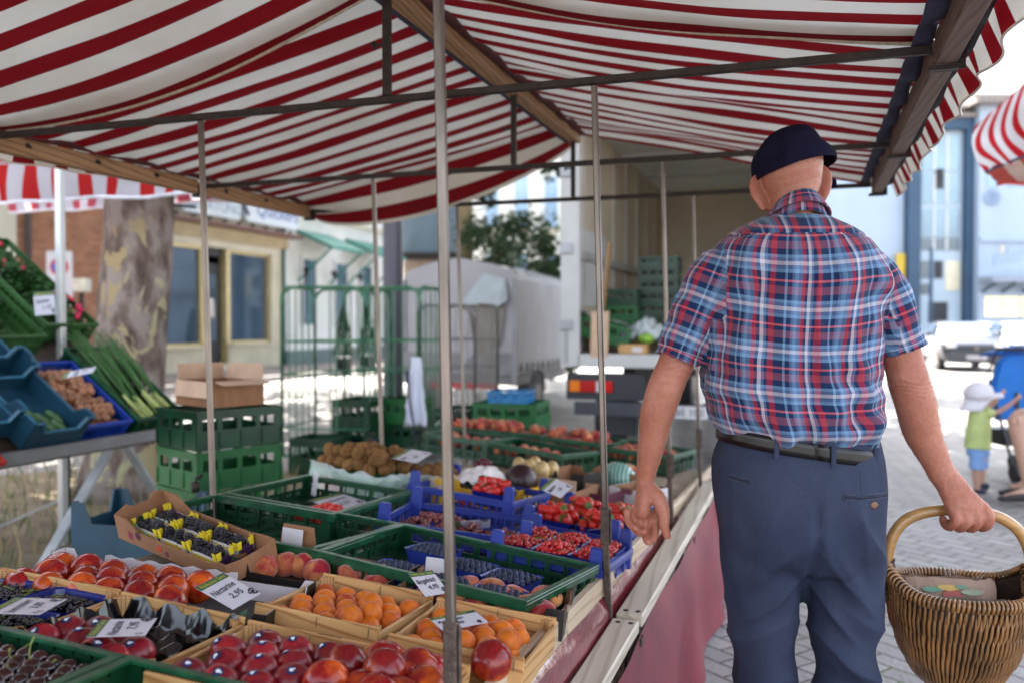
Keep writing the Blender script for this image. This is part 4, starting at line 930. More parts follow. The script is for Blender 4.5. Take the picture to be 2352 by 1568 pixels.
# the plane tree at the left, and trees added for their shade
m_, nt, b = newmat('plane_bark')
vec = coords(nt, (1, 1, .45)); vo = noise_(nt, vec, 4.2, 3, .6, 1.2); v2 = noise_(nt, vec, 7, 4)
c = ramp(nt, v2, [(.34, (.075, .05, .038)), (.47, (.17, .12, .095)), (.58, (.30, .25, .215))])
c = mixc(nt, ramp(nt, vo, [(.565, (0, 0, 0)), (.572, (1, 1, 1))]), c, ramp(nt, noise_(nt, vec, 1.5, 2), [(.4, (.38, .28, .14)), (.6, (.42, .39, .23))])); lk(nt, c, b.inputs['Base Color']); b.inputs['Roughness'].default_value = .8; bump(nt, b, mixc(nt, .5, v2, vo), .9, .03)
def leafmat(name, a, b2):
    m, nt, b = newmat(name); vec = coords(nt)
    c = ramp(nt, noise_(nt, vec, 1.1, 4), [(.3, a), (.7, b2)]); lk(nt, c, b.inputs['Base Color']); b.inputs['Roughness'].default_value = .55
    tr = N(nt, 'ShaderNodeBsdfTranslucent'); lk(nt, c, tr.inputs[0]); mx = N(nt, 'ShaderNodeMixShader'); mx.inputs[0].default_value = .3
    lk(nt, b.outputs[0], mx.inputs[1]); lk(nt, tr.outputs[0], mx.inputs[2]); lk(nt, mx.outputs[0], nt.nodes['Material Output'].inputs[0]); return m
def crown(cx, cy, cz, rx, ry, rz, n, size, seed, clumps=60):
    rs = random.Random(seed); m = MB(); cl = []
    for i in range(clumps):
        a = rs.uniform(0, 6.28); t = math.acos(rs.uniform(-1, 1)); r = rs.uniform(.45, 1)
        cl.append((cx+rx*r*math.sin(t)*math.cos(a), cy+ry*r*math.sin(t)*math.sin(a), cz+rz*r*math.cos(t), rs.uniform(.16, .34)*rx))
    for i in range(n):
        x, y, z, r = rs.choice(cl); d = V((rs.gauss(0, 1), rs.gauss(0, 1), rs.gauss(0, .7))); d = d.normalized()*r*rs.random()**.4
        p = V((x, y, z))+d; e = Euler((rs.uniform(-.9, .9), rs.uniform(-.9, .9), rs.uniform(0, 6.28))).to_matrix(); s = size*rs.uniform(.7, 1.3)
        q = [p+e @ V(k) for k in ((-s*.5, 0, 0), (0, -s*.42, 0), (s*.55, 0, s*.06), (0, s*.42, 0))]; m.add(q, [(0, 1, 2, 3)])
    return m
def tree(name, label, base, pts, rad, br, cr, bark, leaf, cat='tree', group=None):
    t = empty(name, label, cat, group, loc=base); m = MB(); rel = lambda p: (p[0]-base[0], p[1]-base[1], p[2]-base[2])
    m.tube([rel(p) for p in pts], rad, 20); o = m.build('trunk', bark, t, smooth=True)
    for b_ in br:
        m = MB(); m.tube([rel(p) for p in b_[0]], b_[1], 10); m.build('limb', bark, t, smooth=True)
    for c_ in cr:
        m = crown(*c_); m.v = [rel(p) for p in m.v]; m.build('crown', leaf, t)
    return t
M_bark = m_; M_lf = leafmat('plane_leaves', (.035, .085, .02), (.10, .17, .04))
def wob(x, y, z0, z1, n, r0, r1, lean=(0, 0)):
    P = []; Rr = []
    for i in range(n+1):
        k = i/n; z = z0+(z1-z0)*k; P.append((x+lean[0]*k+.03*nz(z*1.3, 1), y+lean[1]*k+.03*nz(z*1.3, 7), z)); Rr.append(r0+(r1-r0)*k+.02*nz(z*2, 3)+(.10*math.exp(-z*4)))
    return P, Rr
P, Rr = wob(-5.12, 5.50, -.02, 5.2, 26, .285, .21, (.30, .15))
tree('plane_tree', 'thick plane tree trunk with flaking yellow bark patches behind the leeks', (-5.12, 5.50, 0), P, Rr,
     [([(-4.8, 5.7, 4.6), (-3.4, 6.6, 6.2), (-1.6, 7.6, 7.2)], [.16, .12, .05]), ([(-4.8, 5.7, 4.9), (-5.6, 7.6, 6.6), (-6, 9, 7.6)], [.15, .1, .05]), ([(-4.8, 5.7, 5.1), (-4.6, 4.6, 6.6), (-4, 3, 7.5)], [.15, .1, .05])],
     [(-3.0, 7.0, 7.0, 5.4, 4.8, 1.9, 21000, .27, 1, 190), (-7.6, 11.0, 8.0, 4.2, 4.2, 1.6, 2800, .30, 11, 40)], M_bark, M_lf)  # the second, farther crown is added to shade the ground
P, Rr = wob(-1.2, 14.2, -.02, 6.6, 20, .28, .2, (.6, .3))
tree('plane_tree', 'plane tree whose crown spreads over the lane beyond the truck', (-1.2, 14.2, 0), P, Rr,
     [([(-.6, 14.5, 6.2), (1, 13.5, 7.6), (2.4, 12, 8.4)], [.15, .1, .05]), ([(-.6, 14.5, 6.4), (.4, 11.5, 8), (.6, 9.8, 8.6)], [.14, .1, .05])],
     [(.6, 12.6, 8.6, 4.3, 4.6, 1.5, 11000, .27, 2, 90), (-4.2, 16.5, 8.4, 4.6, 4.4, 1.6, 7000, .30, 12, 70)], M_bark, M_lf)  # unseen crowns, placed to shade the lane, trailer and truck
tb_ = at(905, 745, 20.5); P, Rr = wob(tb_.x, tb_.y, -.02, 7.0, 18, .20, .14)
tree('plane_tree', 'plane tree mostly hidden behind the grey lamp post', (tb_.x, tb_.y, 0), P, Rr, [([(tb_.x, tb_.y, 6), (tb_.x-2.5, tb_.y, 8)], [.12, .05])], [(-9.6, 18.2, 8.4, 5.8, 6.0, 1.7, 5500, .32, 21, 60)], M_bark, M_lf)  # tree added so its crown shades the ground on the left
P, Rr = wob(-1.0, 25.0, -.02, 7.2, 18, .24, .16)
tree('plane_tree', 'plane tree standing hidden behind the box truck', (-1.0, 25.0, 0), P, Rr, [([(-1, 25, 6.2), (-3.5, 26, 8)], [.14, .05])], [(-4.4, 26.0, 8.8, 5.2, 6.5, 1.7, 8000, .32, 22, 90)], M_bark, M_lf)  # added out of view; darkens the ground seen under the truck
M_lf2 = leafmat('bluish_leaves', (.035, .07, .03), (.11, .165, .08))
bx = at(1068, 590, 19.0)
P, Rr = wob(bx.x, bx.y, -.02, 4.4, 12, .24, .16)
ca = at(1165, 560, 18.5); cb = at(1275, 700, 17.5); cc = at(1110, 425, 18.0); cdp = at(1268, 395, 17.0)
tree('garden_tree', 'feathery grey green tree between the tarpaulin trailer and the truck', (bx.x, bx.y, 0), P, Rr, [([(bx.x, bx.y, 2), ca], [.1, .04])],
     [(ca.x, ca.y, ca.z-.2, 1.3, 1.1, .95, 3800, .11, 5, 80), (cb.x, cb.y, cb.z-.1, .8, .8, 1.5, 3200, .11, 6, 50), (cc.x, cc.y, cc.z, .45, .45, .5, 700, .11, 7, 20), (cdp.x, cdp.y, cdp.z, .3, .3, .25, 260, .10, 8, 10)], mat('pale_bark', (.36, .27, .15), .8, .3, 4, .3), M_lf2)
# ---- buildings on the left
def brickmat(name, c1, c2, mo, bw, bh, ax):
    m, nt, b = newmat(name); tc = N(nt, 'ShaderNodeTexCoord'); sp = N(nt, 'ShaderNodeSeparateXYZ'); lk(nt, tc.outputs['Object'], sp.inputs[0]); cb_ = N(nt, 'ShaderNodeCombineXYZ')
    lk(nt, sp.outputs[ax], cb_.inputs[0]); lk(nt, sp.outputs[2], cb_.inputs[1])
    br = N(nt, 'ShaderNodeTexBrick'); br.inputs['Scale'].default_value = 1; br.inputs['Brick Width'].default_value = bw; br.inputs['Row Height'].default_value = bh; br.inputs['Mortar Size'].default_value = .007
    br.inputs['Color1'].default_value = c4(c1); br.inputs['Color2'].default_value = c4(c2); br.inputs['Mortar'].default_value = c4(mo); lk(nt, cb_.outputs[0], br.inputs[0])
    c = mixc(nt, 1.0, br.outputs[0], ramp(nt, noise_(nt, tc.outputs['Object'], 3, 5), [(.3, (.75, .7, .7)), (.7, (1.1, 1.05, 1))]), 'MULTIPLY')
    lk(nt, c, b.inputs['Base Color']); b.inputs['Roughness'].default_value = .85; return m
M_brick = brickmat('red_brick', (.30, .10, .05), (.40, .18, .10), (.36, .28, .21), .21, .082, 1)
M_creamw = mat('cream_render', (.60, .56, .46), .85, .08, 1.5, .1, 30); M_stone = mat('cream_stone', (.55, .50, .38), .8, .12, 2, .1, 30)
M_whitew = mat('white_render', (.66, .66, .64), .85, .06, 1.5); M_gold = mat('brass_frame', (.58, .46, .24), .35, .15, 8, metal=.5)
M_glass = mat('shop_glass', (.05, .08, .12), .04, .2, .6, spec=1.0); M_dark = mat('dark_interior', (.03, .03, .035), .6, .5, 1.2)
M_teal = mat('teal_paint', (.02, .20, .15), .5, .2, 5); M_rooft = mat('roof_tiles', (.22, .19, .17), .8, .2, 2, .3, 12)
def bbox(name, x0, y0, z0, x1, y1, z1, mt, par, bev=0):
    m = MB(); m.box(x0, y0, z0, x1, y1, z1); return m.build(name, mt, par, bev=bev)
t = empty('brick_building', 'red brick house behind the no stopping sign', 'building', loc=(-15.1, 15, 0))
bbox('wall', -8, -1.55, 0, 0, 2.3, 9, M_brick, t); m = MB(); m.tube([(.08, -1.35, 0), (.08, -1.35, 9)], .055, 8); m.build('drainpipe', mat('dark_pipe', (.06, .05, .05), .5), t, smooth=True)
m = MB(); m.tube([(.06, .95, 0), (.06, .95, 9)], .02, 6); m.build('cable_pipe', mat('thin_pipe', (.2, .12, .1), .6), t)
m = MB(); m.add([(-8, -1.6, 9), (.3, -1.6, 9), (-4, -1.6, 12), (-8, 2.3, 9), (.3, 2.3, 9), (-4, 2.3, 12)], [(0, 1, 2), (3, 5, 4), (1, 4, 5, 2), (0, 2, 5, 3), (0, 3, 4, 1)]); m.build('roof', M_rooft, t)
t = empty('rendered_house', 'cream rendered house wall left of the red brick house', 'building', loc=(-15.1, 9, 0))
bbox('wall', -8, -8, 0, 0, 4.44, 9, M_creamw, t); bbox('roof', -8.2, -8.2, 9, .3, 4.44, 9.4, M_rooft, t)
t = empty('shop_building', 'cream shop house with brass framed display windows and white signs', 'building', loc=(-15.1, 20, 0))
# local y = world Y - 20
seg = [(-2.7, -2.45), (2.25, 2.95)]
bbox('wall', -8, -2.7, 3.42, 0, 2.95, 9, M_creamw, t)
for a, b2 in seg: bbox('wall', -8, a, 0, 0, b2, 3.42, M_stone, t)
bbox('wall', -.4, -2.45, 0, 0, -.70, .78, M_stone, t); bbox('wall', -.4, .25, 0, 0, 2.25, .82, M_stone, t)
bbox('back_wall', -8, -2.45, 0, -3, 2.25, 3.42, M_dark, t)
bbox('shop_floor', -3, -2.45, 0, -.4, 2.25, .3, M_stone, t); bbox('shop_ceiling', -3, -2.45, 3.2, -.2, 2.25, 3.42, M_dark, t)
for a, b2, z0 in ((-2.45, -.78, .78), (.33, 2.25, .82)):
    w = bbox('window', -.20, a, z0, -.17, b2, 3.35, M_glass, t)
    for y0, y1, zz0, zz1 in ((a, a+.07, z0, 3.35), (b2-.07, b2, z0, 3.35), (a, b2, 3.33, 3.42), (a, b2, z0-.0, z0+.07)): bbox('frame', -.16, y0, zz0, -.08, y1, zz1, M_gold, w)
    bbox('sill', -.15, a-.03, z0-.06, .1, b2+.03, z0-.001, M_stone, w)
d_ = bbox('door', -.30, -.66, .35, -.26, .20, 3.0, M_dark, t)
for y0 in (-.78, .20): bbox('door_frame', -.3, y0, .3, -.06, y0+.12, 3.42, M_gold, t)
bbox('pane', -.255, -.5, .9, -.25, .04, 2.7, M_glass, d_); bbox('notice', -.245, -.45, 1.55, -.24, -.12, 2.05, M_cardwh, d_)
bbox('step', -.3, -.8, 0, .25, .3, .28, M_stone, t)
bbox('awning_box', 0, -2.7, 3.96, .38, 3.4, 4.06, mat('brown_gutter', (.16, .075, .06), .6), t)
bbox('lintel', 0, -2.7, 3.62, .12, 2.95, 3.95, mat('tan_band', (.42, .33, .20), .8, .1, 3), t)
for k in range(9): bbox('spot_lamp', .38, -2.4+k*.62, 4.07, .46, -2.3+k*.62, 4.13, M_iron, t) if k < 9 else 0
def sign(y0, y1, z0, z1, txt, size, mt, tm, name, par, ty=0, tz=0):
    m = MB(); pts = []; r = .12
    for cy, cz, a0 in ((y1-r, z1-r, 0), (y0+r, z1-r, 90), (y0+r, z0+r, 180), (y1-r, z0+r, 270)):
        for k in range(5): a = R_(a0+22.5*k); pts.append((cy+r*math.cos(a), cz+r*math.sin(a)))
    m.slab(pts, .08, T(.28, 0, 0) @ RZ(90)); s_ = m.build(name, mt, par)
    vs, fs = text_mb(txt, size, 1.1, bold=.004); m = MB(); m.add(vs, fs, 0, T(.285, y0+.15+ty, z0+tz) @ RZ(90) @ RX(90)); m.build('lettering', tm, s_)
    return s_
M_signw = mat('sign_white', (.62, .68, .76), .5, .05); M_signt = mat('sign_blue', (.05, .10, .35), .5, .1)
sign(-2.0, .40, 4.20, 4.85, 'BERATUNG', .40, M_signw, mat('sign_greyblue', (.25, .35, .48), .5), 'sign_board', t, .05, .14)
s_ = sign(.62, 3.25, 4.22, 5.05, 'Quickers', .52, M_signw, M_signt, 'sign_board', t, .35, .22)
m = MB(); m.tube([(.30, .80-.28*math.cos(a), 4.95-.55*math.sin(a)) for a in np.linspace(-.6, 1.35, 12)], [(.03, .06)]*12, 6); m.build('navy_arc', mat('navy', (.008, .012, .09), .5), s_)
m = MB(); m.tube([(.06, 2.80, 0), (.06, 2.80, 5)], .05, 8); m.build('drainpipe', mat('green_pipe', (.05, .13, .12), .5), t, smooth=True)
for i, (y, z, r, c) in enumerate(((-2.0, 1.5, .10, (.7, .5, .2)), (-1.6, 1.35, .12, (.45, .5, .15)), (-1.3, 1.6, .1, (.75, .55, .2)), (-2.2, 1.1, .1, (.5, .4, .1)), (-1.1, 1.2, .12, (.3, .35, .1)), (.8, 1.2, .12, (.3, .1, .3)), (1.5, 1.05, .09, (.5, .05, .05)))):
    m = MB(); v_, f_ = blob(10, 8, lambda t2, p: (r*math.sin(t2)*math.cos(p)-.45, r*math.sin(t2)*math.sin(p)+y, r*math.cos(t2)+z)); m.add(v_, f_); m.tube([(-.45, y, .8), (-.45, y, z)], .02, 5); m.build('window_flowers', mat('flower%d' % i, c, .7, .4, 20), t)
for y in (-2.25, -1.95, -1.65, -1.2): bbox('flower_pot', -.55, y-.08, .82, -.38, y+.08, 1.02, M_signw, t)
m = MB(); m.lathe([(.0, -.25), (.2, -.16), (.26, 0), (.2, .16), (0, .25)], 20, M=T(-.5, 1.35, 1.9)); m.build('silver_globe', mat('mirror', (.8, .8, .8), .05, metal=1), t, smooth=True)
bbox('pink_cloth', -.5, -2.42, 1.0, -.3, -2.2, 2.1, mat('pink', (.6, .08, .3), .7), t)
t = empty('white_house', 'white rendered house with teal awnings and clipped conifers', 'building', loc=(-15.1, 23, 0))
bbox('wall', -8, -.05, 0, 0, 7.2, 9, M_whitew, t); bbox('plinth', .001, -.05, 0, .06, 7.2, .55, mat('grey_green_plinth', (.13, .17, .17), .7, .1, 2), t)
bbox('cornice', 0, .3, 4.75, .12, 7.2, 4.85, M_stone, t)
for y in (.9, 2.9, 4.7):
    w = bbox('window', .002, y, 1.35, .02, y+.75, 3.4, M_glass, t); bbox('frame', .02, y-.12, 1.25, .05, y-.0, 3.5, M_whitew, w); bbox('frame', .02, y+.75, 1.25, .05, y+.87, 3.5, M_whitew, w); bbox('mullion', .02, y+.35, 1.35, .045, y+.41, 3.4, M_teal, w)
for k, y in enumerate((.55, 3.6)):
    m = MB(); m.add([(0, y, 4.3), (0, y+2.1, 4.3), (1.3, y+2.1, 3.75), (1.3, y, 3.75), (0, y, 4.2), (0, y+2.1, 4.2), (1.3, y+2.1, 3.65), (1.3, y, 3.65)], [(0, 1, 2, 3), (7, 6, 5, 4), (0, 3, 7, 4), (1, 5, 6, 2), (3, 2, 6, 7), (0, 4, 5, 1)]); a = m.build('awning', M_teal, t)
    for yy in (y+.1, y+2.0): m = MB(); m.bar((1.2, yy, 3.7), (.02, yy, 2.7), .05); m.build('strut', M_teal, a)
for y in (.65, 2.35, 4.1):
    m = MB(); m.tube([(.02, y, 2.55), (.25, y, 2.6), (.3, y, 2.85)], .02, 6); o = m.build('wall_lamp', M_iron, t); m = MB(); m.lathe([(.04, 0), (.09, .16), (.14, .17), (0, .3)], 8, M=T(.3, y, 2.85)); m.build('lamp_shade', M_iron, o)
M_conif = leafmat('conifer_leaves', (.012, .04, .018), (.03, .075, .03))
for i, (px_, z_) in enumerate(((789, 24.0), (844, 25.5))):
    p = at(px_, 850, z_); p.z = 0
    t = empty('potted_conifer', 'dark conical conifer in a black pot, %s of the pair by the white house' % ['left', 'right'][i], 'potted plant', 'pair of potted conifers', loc=p)
    m = MB(); m.lathe([(.18, 0), (.24, .45), (.26, .46), (.2, .44), (0, .4)], 14); m.build('pot', M_dark, t, smooth=True)
    rs = random.Random(i); m = MB()
    for k in range(900):
        z = rs.random(); r = .30*(1-z)**.7*math.sqrt(rs.uniform(.3, 1)); a = rs.uniform(0, 6.28); q = V((r*math.cos(a), r*math.sin(a), .5+z*1.35)); e = Euler((rs.uniform(-1, 1), rs.uniform(-1, 1), a)).to_matrix()
        m.add([q+e @ V(c_) for c_ in ((-.05, 0, 0), (0, -.03, 0), (.06, 0, .03), (0, .03, 0))], [(0, 1, 2, 3)])
    m.build('foliage', M_conif, t)
# grey clad building, pale building behind
def facing(name, label, px0, px1, ytop, ybot, z, mt, d=6, cat='building'):
    a, b2 = at(px0, 745, z), at(px1, 745, z); zt = EYE+(745-ytop)/2000*z; zb = max(0, EYE+(745-ybot)/2000*z); L = (b2-a).length; ex = (b2-a).normalized(); ey = V((-ex.y, ex.x, 0))
    Mx = Matrix(((ex.x, ey.x, 0, a.x), (ex.y, ey.y, 0, a.y), (0, 0, 1, 0), (0, 0, 0, 1))); t = empty(name, label, cat, M=Mx)
    return t, L, zb, zt
t, L, zb, zt = facing('metal_clad_building', 'grey blue metal clad upper storey behind the tarpaulin trailer', 905, 1062, 330, 582, 34, None)
m = MB(); m.box(0, 0, zb, L, 6, zt)
for i in range(14): m.box(L*i/14, -.05, zb+.05, L*i/14+.05, 0, zt-.02)
m.build('cladding', mat('grey_cladding', (.16, .22, .27), .5, .1, 1), t); bbox('wall', .3, .4, 0, L-.1, 6, zb-.01, mat('brown_wall', (.28, .22, .18), .8), t); bbox('eaves', -.2, -.3, zb-.25, L+.1, .39, zb-.01, M_iron, t)
t, L, zb, zt = facing('pale_apartment_house', 'pale cream apartment house with tall blue windows above the trailer', 1075, 1420, 60, 800, 44, None)
bbox('wall', 0, 0, 0, L, 8, zt, mat('pale_cream', (.72, .71, .62), .8, .05, 1), t)
for i in range(5):
    for z in (2.2, 6.2, 10.2):
        x = .9+i*1.5; w = bbox('window', x, -.03, z, x+.62, -.001, z+2.6, mat('sky_window', (.30, .42, .55), .1, .2, .5, spec=.8), t); bbox('shutter', x-.22, -.06, z, x-.06, -.001, z+2.6, M_whitew, w); bbox('sill', x-.15, -.25, z-.15, x+.8, -.001, z-.01, M_stone, w)
    
# no stopping sign, parking meter, lamp post
pa, pb = at(106, 577, 15.0), at(160, 703, 15.0)
t = empty('no_stopping_sign', 'white board with a round blue and red no stopping sign by the brick wall', 'traffic sign', loc=(pa.x, pa.y, 0)); t.rotation_euler = (0, 0, TH+R_(8))
w = .42; z1, z0 = pa.z, pb.z
bbox('board', 0, 0, z0, w, .02, z1, M_cardwh, t)
m = MB(); m.lathe([(0, 0), (.155, 0), (.155, .004), (0, .004)], 28, M=T(w/2, -.001, z1-.27) @ RX(90)); o = m.build('red_ring', mat('sign_red', (.55, .02, .03), .5), t)
m = MB(); m.lathe([(0, 0), (.115, 0), (.115, .003), (0, .003)], 28, M=T(w/2, -.006, z1-.27) @ RX(90)); m.build('blue_disc', mat('sign_blue2', (.03, .10, .5), .5), o)
m = MB(); m.box(-.11, -.012, -.016, .11, -.010, .016, 0, T(w/2, 0, z1-.27) @ RY(45)); m.build('red_bar', mat('sign_red', (.55, .02, .03)), o)
m = MB(); m.tube([(w/2, .05, 0), (w/2, .05, z1)], .03, 8); m.build('pole', M_steel, t); bbox('lower_board', .05, 0, z0-.62, w-.05, .02, z0-.15, M_cardwh, t)
p = at(188, 745, 15.5); t = empty('parking_meter', 'pale box on a grey post between the sign and the plane tree', 'parking meter', loc=(p.x, p.y, 0)); t.rotation_euler = (0, 0, TH)
zt_ = EYE+(745-640)/2000*15.5; bbox('box', -.16, -.1, zt_-.24, .14, .1, zt_, mat('pale_box', (.62, .60, .52), .6), t, .02); bbox('post', -.03, -.03, 0, .03, .03, zt_-.24, M_iron, t)
p = at(903, 1000, 10.6); t = empty('lamp_post', 'thick grey lamp post beyond the green roll cages', 'lamp post', loc=(p.x, p.y, 0))
m = MB(); m.tube([(0, 0, 0), (0, 0, 1.2), (.01, 0, 4), (.02, 0, 8)], [.112, .117, .125, .10], 20); m.build('pole', mat('lamp_post_grey', (.13, .13, .16), .45, .1, 2, metal=.2), t, smooth=True); m = MB(); m.lathe([(.16, 0), (.16, .05), (.12, .06)], 20); m.build('foot', M_iron, t)
# ---- tarpaulin trailer
M_galvx = mat('galvanised_bar', (.35, .35, .36), .5, .2, 6, metal=.4)
pr = at(1186, 860, 12.2); t = empty('covered_trailer', 'low trailer under a pale grey tarpaulin with its rear flap rolled back', 'trailer', loc=(pr.x, pr.y, 0))
M_tarp = mat('grey_tarpaulin', (.50, .48, .51), .5, .1, 1.5, .35, 5); Wd = 1.75; Lg = 2.55
m = MB(); sec = []
def tsec(y): return [(0, y, .64), (.0, y, 1.2), (.0, y, 1.98), (-.03, y, 2.07), (-.12, y, 2.12), (-.55, y, 2.24), (-Wd/2, y, 2.30), (-Wd+.55, y, 2.26), (-Wd+.12, y, 2.14), (-Wd+.02, y, 2.05), (-Wd, y, 1.98), (-Wd, y, .64)]
S_ = [tsec(Lg*i/12) for i in range(13)]; vs = [(x+.015*nz(y*3, z*2)*(1 if z < 2 else 0), y, z-.02*math.sin(y*7.4)**2*(z > 2)) for s in S_ for x, y, z in s]; n = 12
m.add(vs, [(i*n+j, (i+1)*n+j, (i+1)*n+j+1, i*n+j+1) for i in range(12) for j in range(n-1)]+[tuple(range(n)), tuple(reversed(range(12*n, 13*n)))]); m.build('tarpaulin', M_tarp, t, smooth=False)
def onrear(x, y, off=0): q = onY(x, y, pr.y-off); return (q.x-pr.x, -off, q.z)
m = MB(); q = [onrear(1112, 628, .02), onrear(1160, 640, .02), onrear(1166, 690, .10), onrear(1140, 706, .16), onrear(1056, 704, .16), onrear(1080, 670, .06)]; m.add(q, [tuple(range(6))]); m.build('folded_flap', mat('flap_lining', (.58, .64, .68), .4, .1, 4, .3, 10), t, sol=.01)
m = MB(); q = [onrear(1060, 706, .05), onrear(1160, 700, .05), onrear(1150, 790, .03), onrear(1100, 822, .03), onrear(1072, 800, .03)]; m.add(q, [tuple(range(5))]); m.build('rear_opening', mat('dim_canvas', (.34, .30, .27), .8, .3, 2.5), t, sol=.004)
m = MB(); q = [onrear(1056, 706, .06), onrear(1078, 720, .10), onrear(1090, 810, .04), onrear(1062, 840, .03), onrear(1050, 780, .05)]; m.add(q, [tuple(range(5))]); m.build('hanging_canvas', M_tarp, t, sol=.01)
m = MB(); m.box(-Wd-.02, -.03, .50, .02, Lg, .63); m.build('chassis', mat('trailer_grey', (.25, .24, .24), .6, .2, 3), t)
for x0, x1 in ((-1.30, -.78), (-.72, -.28)):
    m = MB(); m.box(x0, -.06, .44, x1, -.035, .52); m.build('red_reflector', mat('reflector_red', (.6, .02, .03), .3), t)
for x in (-.06, -Wd+.06):
    m = MB(); m.tube([(x-.1, .9, .31), (x+.1, .9, .31)], .30, 24); w = m.build('wheel', M_dark, t); m = MB(); m.tube([(x-.105, .9, .31), (x+.105, .9, .31)], .16, 16); m.build('rim', M_steel, w)
    m = MB(); m.tube([(x, .9+.36*math.cos(a), .31+.36*math.sin(a)) for a in np.linspace(.1, 3.04, 12)], [(.12, .01)]*12, 6); m.build('mudguard', mat('mudguard_grey', (.2, .2, .22), .4), t)
for k in range(9): m = MB(); m.box(-.004+.02, .15+k*.27, .66, .026, .19+k*.27, .80); m.build('tarp_strap', M_iron, t)
m = MB(); m.tube([(.03, .05+2.4*k/24, .70+.03*(k % 2)) for k in range(25)], .008, 5); m.build('lacing_rope', mat('rope', (.5, .48, .42), .9), t)
for x in (-.02, -Wd+.02): bbox('corner_post', x-.03, -.035, .5, x+.03, -.005, 2.0, M_galvx, t)
bbox('tailboard', -Wd+.05, -.03, .64, -.05, -.012, .95, mat('tailboard_grey', (.30, .30, .31), .6, .2, 3), t); bbox('number_plate', -1.05, -.045, .30, -.7, -.03, .40, M_cardwh, t)
# ---- open box truck
TX0, TX1, TY0, TY1, TZ0, TZ1 = -2.14, .08, 7.78, 13.2, 1.08, 3.35
t = empty('box_truck', 'open box truck with cream interior parked behind the stall', 'truck', loc=(TX0, TY0, 0))
def tb(name, x0, y0, z0, x1, y1, z1, mt, bev=0, par=None): return bbox(name, x0-TX0, y0-TY0, z0, x1-TX0, y1-TY0, z1, mt, par or t, bev)
M_tin = mat('cream_panel', (.66, .56, .42), .6, .15, 1.0, .1, 20); M_tframe = mat('truck_frame', (.52, .50, .48), .5, .12, 2)
tb('left_wall', TX0, TY0+.02, TZ0, TX0+.05, TY1, TZ1, M_tin); tb('right_wall', TX1-.05, TY0+.02, TZ0, TX1, TY1, TZ1, M_tin)
tb('front_wall', TX0+.05, TY1-.05, TZ0, TX1-.05, TY1, TZ1, M_tin); tb('roof', TX0+.0, TY0+.02, TZ1, TX1, TY1, TZ1+.05, leafmat('translucent_roof', (.70, .68, .62), (.78, .76, .70))); tb('floor', TX0+.05, TY0+.02, TZ0-.02, TX1-.05, TY1-.05, TZ0+.001, mat('truck_floor', (.30, .24, .18), .8, .3, 3))
tb('door_frame', TX0-.02, TY0-.03, TZ0-.12, TX0+.16, TY0+.02, TZ1+.1, M_tframe, .01); tb('door_frame', TX1-.16, TY0-.03, TZ0-.12, TX1+.02, TY0+.02, TZ1+.1, M_tframe, .01); tb('sill', TX0+.16, TY0-.04, TZ0-.12, TX1-.16, TY0+.02, TZ0, M_tframe, .01)
for x in (TX0-.02, TX1-.10):
    for z in (1.3, 2.0, 2.7): tb('hinge', x, TY0-.06, z, x+.12, TY0-.031, z+.09, M_galvx, .004)
    tb('lock_rod', x+.05, TY0-.05, 1.0, x+.07, TY0-.031, 1.29, M_galvx)
for i in range(7): tb('wall_batten', TX0+.051, TY0+.5+i*.7, TZ0+.02, TX0+.065, TY0+.54+i*.7, TZ1-.05, M_tframe)
tb('lashing_rail', TX0+.066, TY0+.3, TZ0+.9, TX0+.09, TY1-.1, TZ0+.98, M_tframe)
for x in (TX0+.2, TX1-.55): tb('mudflap', x, TY0+.75, .25, x+.35, TY0+.77, .75, M_dark)
for i in range(3): tb('roof_rib', TX0+.06, TY0+1+i*1.4, TZ1-.06, TX1-.06, TY0+1.06+i*1.4, TZ1-.001, M_tframe)
tb('side_window', TX0+.051, TY0+.25, TZ0+.45, TX0+.06, TY0+1.5, TZ0+1.2, M_whitew)
tb('chassis', TX0+.5, TY0+.3, .62, TX0+.62, TY1, .94, M_dark); tb('chassis', TX1-.62, TY0+.3, .62, TX1-.5, TY1, .94, M_dark)
tb('underrun_bar', TX0+.1, TY0+.02, .52, TX1-.1, TY0+.1, .64, mat('bar_dark', (.05, .05, .06), .5)); tb('lamp_bracket', TX0+.02, TY0+.04, .66, TX0+.75, TY0+.09, .90, M_dark)
for x0, x1, c, nm in ((0.06, .16, (.75, .18, .01), 'indicator'), (.16, .31, (.42, .01, .01), 'tail_light'), (.31, .37, (.55, .5, .5), 'reversing_light'), (.37, .46, (.62, .01, .01), 'brake_light')):
    tb(nm, TX0+x0, TY0-.0, .735, TX0+x1-.004, TY0+.04, .835, mat('lens_'+nm, c, .2, .1))
m = MB(); m.box(1.03, -.03, .52, 1.32, -.015, .63); o = m.build('number_plate', M_cardwh, t); vs, fs = text_mb('BE 100', .09); m = MB(); m.add(vs, fs, 0, T(1.03, -.032, .545) @ RX(90)); m.build('plate_text', M_ink, o)
for x in (TX0+.25, TX1-.25):
    for y in (TY0+1.3, TY1+1.0):
        m = MB(); m.tube([(x-TX0-.16, y-TY0, .42), (x-TX0+.16, y-TY0, .42)], .42, 28); w = m.build('wheel', M_dark, t); m = MB(); m.tube([(x-TX0-.165, y-TY0, .42), (x-TX0+.165, y-TY0, .42)], .2, 16); m.build('rim', M_steel, w)
tb('cab', TX0+.1, TY1+.15, .6, TX1-.1, TY1+1.9, 2.6, M_whitew, .08)
